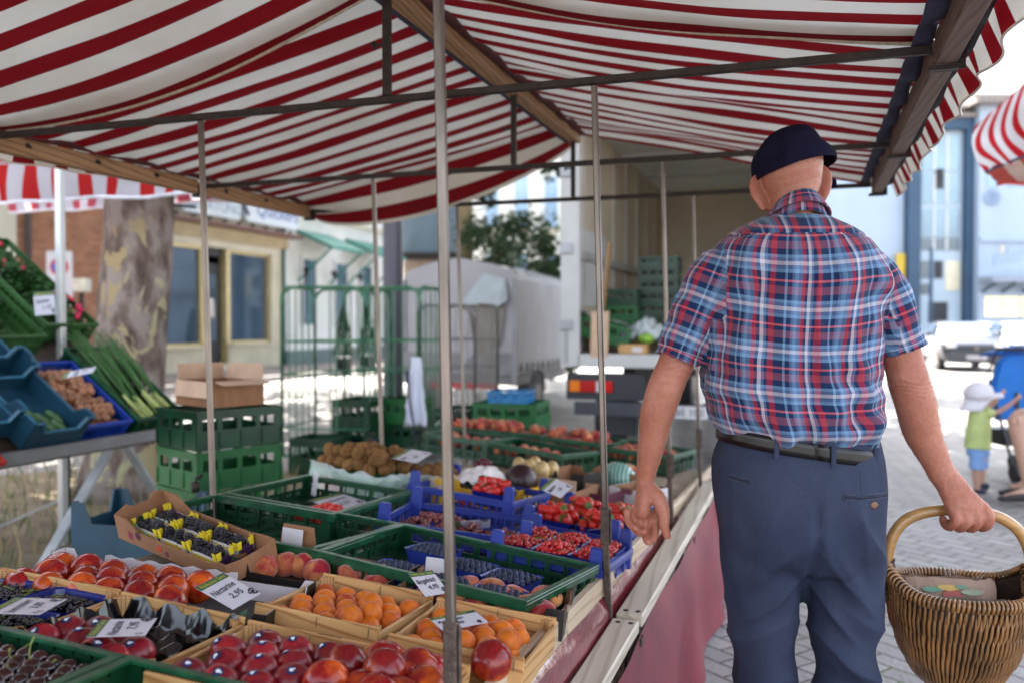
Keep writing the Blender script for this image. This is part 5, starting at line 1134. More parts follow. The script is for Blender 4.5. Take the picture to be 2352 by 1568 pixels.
def simple_crate(M, w, d, h, label, mt, group, name='plastic_crate'):
    t = empty(name, label, 'crate', group, M=M)
    for k, (MM, L) in enumerate(((T(-w/2, -d/2, 0), w), (T(-w/2, d/2-.005, 0), w), (T(-w/2+.006, -d/2, 0) @ RZ(90), d), (T(w/2, -d/2, 0) @ RZ(90), d))):
        n = max(3, int(L/.10)); m = MB(); m.pwall(L, h, .005, [(.03+i*(L-.05)/n, h*.5, .03+(i+1)*(L-.05)/n-.025, h*.78) for i in range(n)] if k != 9 else [], MM)
        for i in range(n+1): x = min(L-.008, i*L/n); m.box(x, -.006, .01, x+.008, 0, h*.45, 0, MM)
        m.box(-.004, -.008, h-.015, L+.004, 0, h, 0, MM) if k in (0, 3) else m.box(-.004, .0, h-.015, L+.004, .010, h-.0003, 0, MM); m.build('wall', mt, t)
    m = MB(); m.box(-w/2+.01, -d/2+.01, .0, w/2-.01, d/2-.01, .006); m.build('base', mt, t); return t
def stack(p, rz, n, w, d, h, mts, lab, group, z0=0):
    for i in range(n):
        pos = 'lowest' if i == 0 else 'topmost' if i == n-1 else ['second', 'third', 'fourth', 'fifth', 'sixth', 'seventh'][i-1]+' from below'
        simple_crate(T(p[0], p[1], z0+i*(h+.004)) @ RZ(rz+random.uniform(-1, 1)), w, d, h, 'green plastic crate, %s in the %s' % (pos, lab), mts[i % len(mts)] if isinstance(mts, list) else mts, group)
pc = at(1510, 745, 9.6); stack((pc.x+.03, pc.y), 4, 7, .42, .5, .125, M_green, 'tall stack inside the truck', 'crates stacked in the truck, right', TZ0+.1)
pc = at(1428, 745, 9.4); stack((pc.x, pc.y), 4, 3, .40, .5, .17, [M_green2, M_green2, M_green], 'short stack inside the truck', 'crates stacked in the truck, left', TZ0+.12)
p = at(1384, 770, 8.5); simple_crate(T(p.x, p.y, TZ0+.10) @ RZ(10) @ RY(16), .5, .36, .20, 'light green crate tilted at the truck opening with white paper on it', M_green2, 'crates at the truck opening')
m = MB(); m.grid(lambda u, v: ((u-.5)*.55, (v-.5)*.34, .0+.01*nz(u*6, v*6)), 8, 6); o = m.build('white_paper', M_cardwh, smooth=True, sol=.002); o.matrix_world = T(p.x+.02, p.y, TZ0+.335) @ RZ(10) @ RY(17); tag(o, 'white paper sheet on the tilted crate at the truck opening', 'paper')
p = at(1452, 795, 7.95); t = empty('small_wooden_box', 'small pale wooden box with a paper label on the truck sill', 'box', M=T(p.x, p.y+.08, TZ0+.002)); bbox('body', -.13, -.08, 0, .13, .08, .085, M_pine, t, .003); bbox('paper_label', -.0, -.0825, .015, .09, -.081, .06, M_cardwh, t)
p = at(1485, 745, 8.5)
m = MB(); m.grid(lambda u, v: ((u-.5)*.5, (v-.5)*.4, .16*math.sin(math.pi*u)*math.sin(math.pi*v)+.09*nz(u*9, v*9)), 26, 20); o = m.build('crumpled_plastic', mat('grey_plastic_film', (.45, .48, .47), .25, .25, 12, .6, 20), smooth=False); o.matrix_world = T(p.x, p.y, TZ0+.14); tag(o, 'crumpled grey plastic film heaped in the truck', 'plastic film')
melon(T(at(1484, 778, 8.2)), .075, mat('lettuce', (.25, .45, .05), .6, .5, 30), 'yellow green lettuce head beside the small wooden box', 'lettuce', .7)
p = at(1352, 745, 8.0); m = MB(); m.box(0, 0, 0, .025, .09, 1.05); o = m.build('wooden_plank', M_wood); o.matrix_world = T(p.x, p.y+.3, TZ0) @ RY(6); tag(o, 'brown wooden plank leaning inside the left of the truck', 'plank')
p = at(1380, 800, 7.9); m = MB(); m.box(-.10, 0, 0, .06, .02, .42); o = m.build('cardboard_sheet', M_cardlt); o.matrix_world = T(p.x, p.y, TZ0-.03) @ RX(-8); tag(o, 'pale cardboard sheet standing on the truck sill', 'cardboard')
# ================================================================== LEFT STALL, CRATE STACK, ROLL CAGES
random.seed(5)
M_tealp = mat('teal_plastic', (.010, .050, .085), .38, .2, 8, .08, 60)
side = empty('vegetable_table', 'sloping vegetable display on a grey metal table with trestle legs at the left edge', 'table', loc=(-3.7, 3.5, 0))
def sl(p): return (p[0]+3.7, p[1]-3.5, p[2])
m = MB(); m.bar(sl((-3.66, 1.2, .70)), sl((-3.66, 4.47, .70)), .05, .065); m.build('front_rail', mat('grey_rail', (.22, .21, .21), .45, .2, 5, metal=.3), side, bev=.005)
m = MB(); m.add([sl(p) for p in ((-3.68, 1.2, .672), (-5.4, 1.2, 1.95), (-5.4, 4.44, 1.95), (-3.68, 4.44, .672), (-3.68, 1.2, .652), (-5.4, 1.2, 1.93), (-5.4, 4.44, 1.93), (-3.68, 4.44, .652))], [(0,1,2,3),(7,6,5,4),(0,4,5,1),(1,5,6,2),(2,6,7,3),(3,7,4,0)]); m.build('sloping_board', mat('dark_board', (.10, .07, .05), .8), side)
M_galv = mat('galvanised_leg', (.42, .44, .45), .45, .2, 6, metal=.5)
for a, b2, w in (((-3.75, 3.95, .66), (-3.72, 3.35, 0), .06), ((-3.75, 4.05, .66), (-3.75, 4.55, 0), .06), ((-4.6, 4.0, 1.2), (-4.7, 3.4, 0), .06)):
    m = MB(); m.bar(sl(a), sl(b2), w, .02); m.build('leg', M_galv, side)
for x, y in ((-4.35, 4.2), (-3.72, 1.4), (-5.3, 4.3), (-5.3, 1.4)): m = MB(); m.bar(sl((x, y, .7)), sl((x, y, 0)), .045); m.build('leg', M_iron, side)
m = MB(); m.bar(sl((-4.35, 4.2, .28)), sl((-4.9, 4.0, .02)), .04, .012); m.build('brace', M_galv, side)
SEX, SEY = V((0, 1, 0)), V((-.80, 0, .60)); SN = SEX.cross(SEY)
def smat(yc, s0, w, d, h, lift=0.0, tilt=0):       # crate on the slope: yc middle, s0 distance up the slope of its lower edge
    o = V((-3.69, yc, .69))+SEY*(s0+d/2)+SN*lift
    return Matrix(((SEX.x, SEY.x, SN.x, o.x), (SEX.y, SEY.y, SN.y, o.y), (SEX.z, SEY.z, SN.z, o.z), (0, 0, 0, 1)))
ML = smat(4.23, .02, .39, .68, .13)
plastic_crate(ML, .39, .68, 'green plastic crate of leeks sloping down to the metal rail', h=.13, style=1, group='green crates of the vegetable stall', z0=0)
M_lk = mat('leek_leaf', (.05, .14, .03), .5, .3, 12, rnd=.3); M_lkw = mat('leek_stem', (.45, .50, .16), .5, .2, 12)
for i in range(26):
    x = random.uniform(-.15, .15); lift_ = random.uniform(.03, .14); t0 = random.uniform(-.31, -.24); L_ = random.uniform(.50, .74); fan = random.uniform(-.06, .06)
    pts = [(x, t0, lift_), (x*1.0, t0+.14, lift_+.01), (x+fan*.5, t0+L_*.6, lift_+.04+.02*random.random()), (x+fan, t0+L_, lift_+.05+random.uniform(-.01, .05))]
    m = MB(); m.tube([V(pts[0]), V(pts[1])], [.010, .009], 7); t = m.build('leek', M_lkw, smooth=True); t.matrix_world = ML; tag(t, 'long green leek lying in the sloping green crate', 'leek', 'leeks in the sloping crate')
    for q in range(4):
        dx = random.uniform(-.03, .03); m = MB(); m.tube([V(pts[1])-V((0, .02, 0)), V(pts[2])+V((dx*.5, 0, random.uniform(0, .02))), V(pts[3])+V((dx, random.uniform(-.05, .05), random.uniform(-.02, .03)))], [(.007, .004), (.009, .002), (.002, .001)], 6); m.build('leaf', M_lk, t, smooth=True)
MMu = smat(3.83, .03, .36, .56, .11)
plastic_crate(MMu, .36, .56, 'bright blue plastic crate of small brown onions on the slope', h=.12, style=2, mt=mat('bright_blue_plastic', (.01, .05, .34), .35, .2, 8), rimm=mat('bright_blue_plastic', (.01, .05, .34)), group='blue crates of the vegetable stall', z0=0)
fill(MMu, .32, .50, .03, 'onion', .025, 'small shiny brown onion in the bright blue crate', 'onion', 'onions in the blue crate', layers=2, tilt=40, heap=.02)
card((140, 870), (150, 855), (196, 882), (4.55, 4.6, 4.45), 'Zwiebeln', '1,20', 'white price card lying on the onions', surf='z')
nc = [(0, 1), (.12, 1), (.2, .62), (.8, .62), (.88, 1), (1, 1)]
for i, (yc, s0, w, d, lf, lab) in enumerate(((3.45, .0, .36, .60, .05, 'teal plastic crate with notched rims next to the onion crate'), (3.10, .10, .36, .60, .06, 'teal plastic crate cut by the left edge of the photo'), (3.46, .46, .36, .60, .03, 'teal plastic crate higher up the slope behind the notched one'), (3.08, .66, .36, .6, .03, 'upper teal plastic crate at the left edge'))):
    Mt = smat(yc, s0, w, d, .14, lf); t = carton(Mt, w, d, .17, [nc, nc, nc, nc], M_tealp, M_tealp, lab, name='plastic_crate', group='teal crates of the vegetable stall', th=.010, z0=0); t['category'] = 'crate'
    for k, (MM, L) in enumerate(((T(-w/2, -d/2, 0), w), (T(w/2, -d/2, 0) @ RZ(90), d), (T(w/2, d/2, 0) @ RZ(180), w), (T(-w/2, d/2, 0) @ RZ(-90), d))):
        m = MB(); pts = [(f*L, -.004, g_*.17) for f, g_ in nc]
        for a, b2 in zip(pts[:-1], pts[1:]): m.bar(a, b2, .014, .006)
        m.v = [tuple(MM @ V(p)) for p in m.v]; m.build('rim', mat('teal_rim', (.03, .13, .20), .35, .2, 8), t)
for i in range(9):
    o = melon(smat(3.45, .0, .36, .60, .14, .05) @ T(random.uniform(-.1, .12), random.uniform(-.25, -.05), .05) @ RX(80) @ RZ(random.uniform(-20, 20)), .022, mat('courgette', (.05, .12, .03), .4, .4, 30), 'dark green courgette at the bottom of the notched teal crate', 'courgette', 3.2); o['group'] = 'courgettes in the teal crate'; o['category'] = 'courgette'
heap(smat(2.95, -.05, .4, .4, .1, .02), .4, .5, .04, .02, 260, mat('tomato_red', (.5, .02, .01), .25, .3, 10, rnd=.2), 'small_tomatoes', 'mass of small red tomatoes at the left edge below the teal crates', 'tomatoes', kind='stuff', seed=3)
MU = smat(4.21, .86, .40, .95, .14, .04)
M_gdk = mat('olive_green_plastic', (.035, .10, .025), .4, .2, 8)
plastic_crate(MU, .40, .95, 'upper green crate of radishes and lettuce at the top left', h=.14, style=1, mt=M_gdk, rimm=M_gdk, group='green crates of the vegetable stall', z0=0)
MU2 = smat(3.79, .80, .40, .95, .14, .0); plastic_crate(MU2, .40, .95, 'dark green crate below the radish crate', h=.14, style=1, mt=M_gdk, rimm=M_gdk, group='green crates of the vegetable stall', z0=0)
m = crown(0, 0, .10, .17, .42, .06, 2600, .05, 4, 40); o = m.build('leafy_greens', leafmat('salad_leaves', (.015, .06, .012), (.06, .16, .03))); o.matrix_world = MU; tag(o, 'dark green bunches of leaves filling the upper crate', 'leafy greens', kind='stuff')
m = crown(0, 0, .08, .15, .40, .05, 1500, .05, 8, 30); o = m.build('herb_leaves', leafmat('salad_leaves2', (.012, .05, .012), (.05, .12, .03))); o.matrix_world = MU2; tag(o, 'dark green leaves in the crate below the radishes', 'leafy greens', kind='stuff')
for i in range(22):
    x, y = (random.uniform(.06, .18), random.uniform(-.42, -.1)) if i < 14 else (random.uniform(-.1, .1), random.uniform(.1, .4))
    m = MB(); v_, f_ = blob(10, 8, lambda t2, p: (.016*math.sin(t2)*math.cos(p), .016*math.sin(t2)*math.sin(p), .018*math.cos(t2))); m.add(v_, f_); m.tube([(0, 0, -.016), (.004, 0, -.032)], [.003, .0006], 5); o = m.build('radish', mat('radish_skin', (.55, .01, .06), .3, .1), smooth=True); o.matrix_world = MU @ T(x, y, .15) @ rrot(90); tag(o, 'pink red radish in the upper green crate', 'radish', 'radishes in the upper crate')
card((76, 672), (124, 668), (124, 722), (4.9, 4.9, 4.9), 'Salate', '1,10', 'small white price card hanging on the upper green crate', surf='z')
# canopy of the left stall
b_ = empty('neighbour_canopy', 'bright red and white striped awning of the stall on the left', 'awning', loc=(-5, 5, 0))
M_can2 = fabric_mat('striped_canopy_bright', (.50, .012, .012), (.60, .57, .62), period=.24, frac=.42, trans=.45)
M_can3 = fabric_mat('striped_canopy_backlit', (.50, .08, .12), (.62, .58, .68), period=.28, frac=.42, trans=.6)  # paler pink puts light through the far cloth into its colours
def xval(x0, x1, y, z, drop, mt, nm, ripple=.02, slope=0):
    m = MB(); m.grid(lambda u, v: (x0+(x1-x0)*v+5, y-5+ripple*math.sin(v*31+2*nz(v*9, 0))*u+.03*nz(v*6, u), z-drop*u+slope*v+.03*nz(v*5, 4)*u), 6, 160, uvf=lambda u, v: (u, (x1-x0)*v+.05*u*math.sin(v*40)))
    o = m.build(nm, mt, b_, smooth=True); m = MB(); m.tube([(x0+(x1-x0)*j/160+5, y-5+ripple*math.sin(j/160*31+2*nz(j/160*9, 0))+.03*nz(j/160*6, 1), z-drop+slope*j/160+.03*nz(j/160*5, 4)) for j in range(161)], .012, 5); m.build('hem', mat('white_hem', (.7, .68, .72), .8), o)
xval(-6.8, -3.75, 4.62, 2.46, .27, M_can2, 'valance')
xval(-8.2, -4.9, 7.2, 2.86, .30, M_can3, 'far_valance', .03, -.0)
m = MB(); m.grid(lambda u, v: (-6.9+3.2*u+5, 4.62+2.6*v-5, 2.47+.5*(1-abs(2*u-1))+.25*v), 20, 20, uvf=lambda u, v: (u, 3.2*u)); m.build('roof_cloth', M_can2, b_, smooth=True)
m = MB(); m.tube([tuple(at(x, y, 7.9)-V((5*-1*-1, 5, 0))+V((10, 0, 0))) for x, y in ((-40, 424), (60, 430), (240, 452), (350, 468), (450, 476))], .016, 6); m.build('dark_cord', mat('cord', (.02, .035, .05), .6), b_)
pp = at(140, 700, 5.3); m = MB(); m.box(pp.x+5-.022, pp.y-5-.022, 0, pp.x+5+.022, pp.y-5+.022, 2.45); m.build('white_pole', mat('white_pole', (.62, .62, .6), .25, .1, 5, metal=.35), b_, bev=.004)
m = MB(); m.box(-8, -.0, 2.3, -.0, .04, 2.34) if 0 else None
# green crates with a cardboard box
stack((-2.76, 3.62), -22, 5, .38, .46, .186, [M_green, M_green2, M_green2, M_green2, M_green], 'stack under the open cardboard box', 'crates stacked behind the fruit table')
cbp = V((-2.76, 3.62, .956)); t = empty('cardboard_box', 'open brown cardboard box with folded flaps on the green crate stack', 'box', M=T(cbp) @ RZ(-22) @ S(.92, .92, .92))
for k, (MM, L) in enumerate(((T(-.19, -.15, 0), .38), (T(.19, -.15, 0) @ RZ(90), .30), (T(.19, .15, 0) @ RZ(180), .38), (T(-.19, .15, 0) @ RZ(-90), .30))):
    m = MB(); m.slab([(0.002, 0), (L-.002, 0), (L-.002, .13), (.002, .13)], .004, MM); w = m.build('side', M_card, t)
    m = MB(); ang = (168, 100, 8, 4)[k]; m.slab([(.01, 0), (L-.01, 0), (L-.015, .085), (.015, .085)], .004, MM @ T(0, .002, .131) @ RX(ang)); m.build('flap', M_cardlt, w)
m = MB(); m.box(-.18, -.14, .0, .18, .14, .004); m.build('base', M_card, t)
vs, fs = text_mb('990', .07, bold=.002); m = MB(); m.add(vs, fs); o = m.build('stencil_number', M_cardwh); o.matrix_world = T(-2.72, 3.36, .25)@RZ(-22) @ RX(90); tag(o, 'white numbers 990 printed on the crate stack', 'numbers') if 0 else bpy.data.objects.remove(o)
p = at(328, 1150, 3.5); simple = carton(T(p.x, p.y, .44) @ RZ(10), .42, .3, .22, [nc]*4, M_tealp, M_tealp, 'teal plastic crate peeping up behind the blackberry tray', name='plastic_crate', group='crates behind the table', th=.01, z0=0); simple['category'] = 'crate'
stack((p.x, p.y), 10, 2, .42, .3, .215, M_green, 'low pile under the teal crate', 'crates under the teal crate')
# roll cages
def roll_cage(M, w, d, h, mt, label, group, shelf=True, bars=4):
    t = empty('roll_cage', label, 'roll cage', group, M=M)
    def arch(x0, y0, x1, y1, hh, r=.022, nm='side_frame', bars=bars, par=t):
        a = V((x0, y0, .14)); b2 = V((x1, y1, .14)); dv = (b2-a); L = dv.length; dv.normalize(); R = .13; pts = [a]
        for k in range(7): q = R_(15*k); pts.append(a+dv*(R-R*math.cos(q))+V((0, 0, hh-.14-R+R*math.sin(q))))
        for k in range(7): q = R_(90-15*k); pts.append(b2-dv*(R-R*math.cos(q))+V((0, 0, hh-.14-R+R*math.sin(q))))
        pts.append(b2); m = MB(); m.tube(pts, r*.7, 8); f = m.build(nm, mt, par, smooth=True)
        for i in range(1, bars+1): m = MB(); q = a+dv*(L*i/(bars+1)); m.tube([q, q+V((0, 0, hh-.16))], r*.32, 5); m.build('bar', mt, f)
        for z in (.25, .75, 1.05): m = MB(); m.tube([a+V((0, 0, z)), b2+V((0, 0, z))], r*.4, 5); m.build('cross_bar', mt, f)
    arch(-w/2, -d/2, -w/2, d/2, h); arch(w/2, -d/2, w/2, d/2, h); arch(-w/2, d/2, w/2, d/2, h, nm='back_frame'); arch(-w/2, -d/2, w/2, -d/2, h-.01, nm='front_frame', bars=2)
    m = MB(); m.box(-w/2, -d/2, .12, w/2, d/2, .15); m.build('deck', mt, t)
    for x in (-w/2+.06, w/2-.06):
        for y in (-d/2+.08, d/2-.08): m = MB(); m.tube([(x-.015, y, .055), (x+.015, y, .055)], .055, 14); m.build('castor', M_dark, t)
    return t
M_gtube = mat('green_tube', (.02, .20, .10), .4, .35, 8, col2=(.10, .22, .13)); M_greyt = mat('grey_tube', (.30, .28, .26), .4, .2, 8, metal=.4)
p = at(740, 1087, 8.1); roll_cage(T(p.x, p.y+.3, 0) @ RZ(8), .80, .75, 1.70, M_gtube, 'green roll cage on the left holding green crates', 'green roll cages')
p = at(868, 1080, 8.5); roll_cage(T(p.x-.02, p.y+.45, 0) @ RZ(4), .80, .75, 1.72, M_gtube, 'green roll cage on the right in front of the lamp post', 'green roll cages')
p = at(1030, 1050, 9.3); roll_cage(T(p.x, p.y+.3, 0), .65, .7, 1.56, M_greyt, 'empty grey roll cage in front of the tarpaulin trailer', 'roll cages', bars=8)
def cr_at(x, y, z, w, d, h, lab, mt, rz=0, n=1, base=None):
    p = at(x, y, z); Z = p.z; 
    return simple_crate(T(p.x, p.y+d/2, Z) @ RZ(rz), w, d, h, lab, mt, 'crates on and beside the roll cages')
cr_at(806, 993, 8.1, .40, .5, .30, 'dark green crate high in the left roll cage', M_green); cr_at(806, 1045, 8.1, .40, .5, .20, 'dark green crate under the topmost one in the left roll cage', M_green)
cr_at(912, 975, 8.3, .34, .45, .24, 'lighter green crate with a paper label in the right roll cage', M_green2); cr_at(912, 1022, 8.3, .36, .45, .18, 'dark green crate below the lighter one in the right roll cage', M_green)
cr_at(708, 1092, 7.6, .40, .4, .32, 'dark green bin standing in front of the left roll cage', M_green, 3); cr_at(788, 1070, 7.8, .24, .4, .20, 'blue bin standing between the roll cages', mat('dull_blue_plastic', (.02, .08, .20), .4, .2, 5))
cr_at(1155, 984, 6.2, .47, .4, .18, 'bright green crate behind the far end of the table', M_green2, 2); cr_at(1155, 1040, 6.2, .47, .4, .17, 'green crate under the bright green one', M_green, 2); cr_at(1155, 1095, 6.2, .47, .4, .17, 'second green crate under the bright green one', M_green, 2)
cr_at(1030, 985, 6.4, .30, .4, .14, 'dark green crate left of the bright green one', M_green); cr_at(1030, 1030, 6.4, .30, .4, .14, 'dark green crate under its twin left of the bright green one', M_green)
cr_at(1159, 928, 6.25, .28, .3, .09, 'sky blue crate on top of the bright green one', mat('sky_blue_plastic', (.02, .17, .38), .35, .15, 6), 4)
p = at(958, 1000, 7.9); m = MB(); m.grid(lambda u, v: ((u-.5)*(.10+.13*v)+.02*nz(v*4, u*3), .03*math.sin(u*12)*v, -.62*v), 12, 16); o = m.build('white_apron', mat('white_cotton', (.68, .70, .80), .8, .08, 5, .2, 20), smooth=True, sol=.004); o.matrix_world = T(at(955, 820, 7.9)); tag(o, 'white apron hanging on the right roll cage', 'apron')
m = MB(); m.tube([V((0, 0, 0)), V((.02, 0, -.25)), V((.09, 0, -.62))], [.02, .012, .012], 6); o = m.build('black_strap', M_navy, smooth=True); o.matrix_world = T(at(935, 850, 7.85)); tag(o, 'black strap hanging on the right roll cage', 'strap')
# ================================================================== RIGHT SIDE
M_pshade = mat('shade_tinted_render', (.40, .48, .58), .8, .05, .6); M_slate = mat('slate_blue_panel', (.028, .07, .13), .5, .1, .8); M_gl2 = mat('stair_glass', (.24, .36, .44), .12, .25, .25, spec=.8)  # walls carry the blue cast of shade in their base colour
Zb = 48
def zof(y, z=Zb): return EYE+(745-y)/2000*z
t, L, zb, zt = facing('station_building', 'pale blue building with a slate blue framed glass stair tower and tiled roofs', 1840, 2246, 268, 800, Zb, None)
def bx_(px): return (at(px, 745, Zb)-at(1840, 745, Zb)).length
bbox('wall', 0, 0, 0, bx_(2074), 10, zof(268), M_pshade, t); 
bbox('tower_back', bx_(2074), 1.2, 0, L, 10, zof(268), M_pshade, t)
for a, b2, nm in ((2075, 2104, 'tower_pillar'), (2207, 2243, 'tower_pillar')): bbox(nm, bx_(a), -.5, 0, bx_(b2), 1.19, zof(272), M_slate, t)
bbox('tower_beam', bx_(2104), -.5, zof(303), bx_(2207), 1.19, zof(272), M_slate, t)
bbox('tower_wall', bx_(2104), .0, 0, bx_(2207), 1.19, zof(303), mat('white_panel', (.46, .55, .62), .6, .05, 1), t)
for (x0, x1, y0, y1, mt_) in ((2112, 2200, 312, 395, M_gl2), (2112, 2200, 480, 545, M_gl2), (2112, 2200, 548, 576, M_glass), (2112, 2137, 600, 640, M_glass), (2144, 2163, 600, 640, M_dark), (2170, 2203, 600, 668, mat('warm_pane', (.75, .68, .48), .3, .2, .6)), (2112, 2137, 652, 676, M_glass), (2112, 2200, 400, 470, M_gl2)):
    w = bbox('window', bx_(x0), -.05, zof(y1), bx_(x1), -.001, zof(y0), mt_, t)
    for k in (1, 2):
        if x1-x0 > 60: bbox('mullion', bx_(x0+(x1-x0)*k/3)-.06, -.1, zof(y1), bx_(x0+(x1-x0)*k/3)+.06, -.051, zof(y0), M_whitew, w)
bbox('window', bx_(2142), -.08, zof(436), bx_(2163), -.051, zof(390), M_dark, t)
d_ = bbox('door', bx_(2132), -.06, 0, bx_(2175), -.001, zof(694), M_dark, t)
bbox('window', bx_(1990), -.05, zof(452), bx_(2040), -.001, zof(420), mat('pale_pane', (.40, .50, .62), .2, .1), t)
m = MB(); e0 = zof(270); m.add([(-.5, -.8, e0), (L+.3, -.8, e0), (L+.3, 10, e0+5.6), (-.5, 10, e0+5.6), (-.5, -.8, e0-.2), (L+.3, -.8, e0-.2), (L+.3, 10, e0), (-.5, 10, e0)], [(0, 1, 2, 3), (4, 7, 6, 5), (0, 4, 5, 1), (1, 5, 6, 2), (3, 7, 4, 0), (2, 6, 7, 3)])
m_, nt, b = newmat('ribbed_tiles'); w_ = N(nt, 'ShaderNodeTexWave', wave_type='BANDS', bands_direction='X'); w_.inputs['Scale'].default_value = 1.1; lk(nt, coords(nt), w_.inputs[0]); w2 = N(nt, 'ShaderNodeTexWave', wave_type='BANDS', bands_direction='Y'); w2.inputs['Scale'].default_value = .9; lk(nt, coords(nt), w2.inputs[0])
lk(nt, mixc(nt, 1.0, ramp(nt, w_.outputs[1], [(.2, (.16, .13, .11)), (.6, (.30, .26, .23))]), ramp(nt, w2.outputs[1], [(.1, (.7, .7, .7)), (.4, (1, 1, 1))]), 'MULTIPLY'), b.inputs['Base Color']); M_rib = m_
m.build('roof', M_rib, t)
m = MB(); m.add([(L*.55, -.7, e0+.4), (L+.2, -.7, e0+.4), (L*.86, 3, e0+3.4), (L*.70, 9, e0+5.9)], [(0, 1, 2, 3)]); 
m.build('roof_valley', M_rib, t)
m = MB(); m.tube([(bx_(2060), -.4, 3.2), (bx_(2060), -.4, 5.2)], .25, 4); m.build('yellow_board', mat('yellow_board', (.65, .45, .05), .6), t)
t2, L2, zb2, zt2 = facing('corner_building', 'white building with lit shop windows at the right edge', 2246, 2640, 236, 800, Zb-1, None)
bbox('wall', 0, 0, 0, L2, 12, zof(240), M_pshade, t2)
m = MB(); e0 = zof(240); m.add([(-.6, -.9, e0), (L2+.3, -.9, e0), (L2+.3, 6, e0+3), (.6, 6, e0+3), (-.6, -.9, e0-.4), (L2+.3, -.9, e0-.4), (L2+.3, 6, e0-.4), (-.6, 6, e0-.4)], [(0, 1, 2, 3), (7, 6, 5, 4), (0, 4, 5, 1), (1, 5, 6, 2), (2, 6, 7, 3), (3, 7, 4, 0)]); m.build('roof', M_rib, t2)
bb = lambda px: (at(px, 745, Zb-1)-at(2246, 745, Zb-1)).length
bbox('string_course', 0, -.25, zof(560), L2, -.001, zof(552), M_pshade, t2)
bbox('shop_canopy', .0, -1.4, zof(653), L2, -.001, zof(640), mat('grey_canopy', (.30, .34, .40), .6), t2)
for px_ in (2256, 2302, 2350): m = MB(); m.bar((bb(px_), -1.2, zof(655)), (bb(px_), -.01, zof(672)), .12); m.build('canopy_bracket', M_slate, t2)
M_lit = mat('lit_shop_window', (.75, .58, .28), .3, .35, .5, emit=.35)
for x0 in (2262, 2302, 2345): w = bbox('shop_window', bb(x0), -.06, zof(727), bb(x0+36), -.001, zof(684), M_lit, t2); bbox('transom', bb(x0), -.1, zof(703), bb(x0+36), -.061, zof(700), M_pshade, w)
for x0, x1, y0, y1, mt_ in ((2296, 2304, 568, 592, mat('warm_pane', (.75, .68, .48))), (2312, 2350, 400, 438, M_gl2), (2262, 2290, 400, 438, M_gl2)): bbox('window', bb(x0), -.05, zof(y1), bb(x1), -.001, zof(y0), mt_, t2)
vs, fs = text_mb('adler', 1.25, bold=.0); m = MB(); m.add(vs, fs, 0, T(bb(2272), -.12, zof(612)) @ RX(90) @ RY(-83)); m.build('vertical_sign', mat('faded_blue_letters', (.40, .52, .68), .6), t2)
m = MB(); m.lathe([(.25, 0), (.42, .0)], 20, M=T(bb(2274), -.12, zof(462)) @ RX(90)); m.build('sign_emblem', mat('faded_blue_letters', (.25, .40, .62)), t2)
bbox('poster', bb(2207)-.0, -.3, zof(750), bb(2222)+1, -.25, zof(715), M_cardwh, t2) if 0 else None
p = at(2137, 790, 44); m = MB(); m.tube([(0, 0, 0), (0, 0, 5.2)], .09, 8); o = m.build('lamp_post', M_slate); o.location = (p.x, p.y, 0); tag(o, 'thin dark pole in front of the glass stair tower', 'pole')
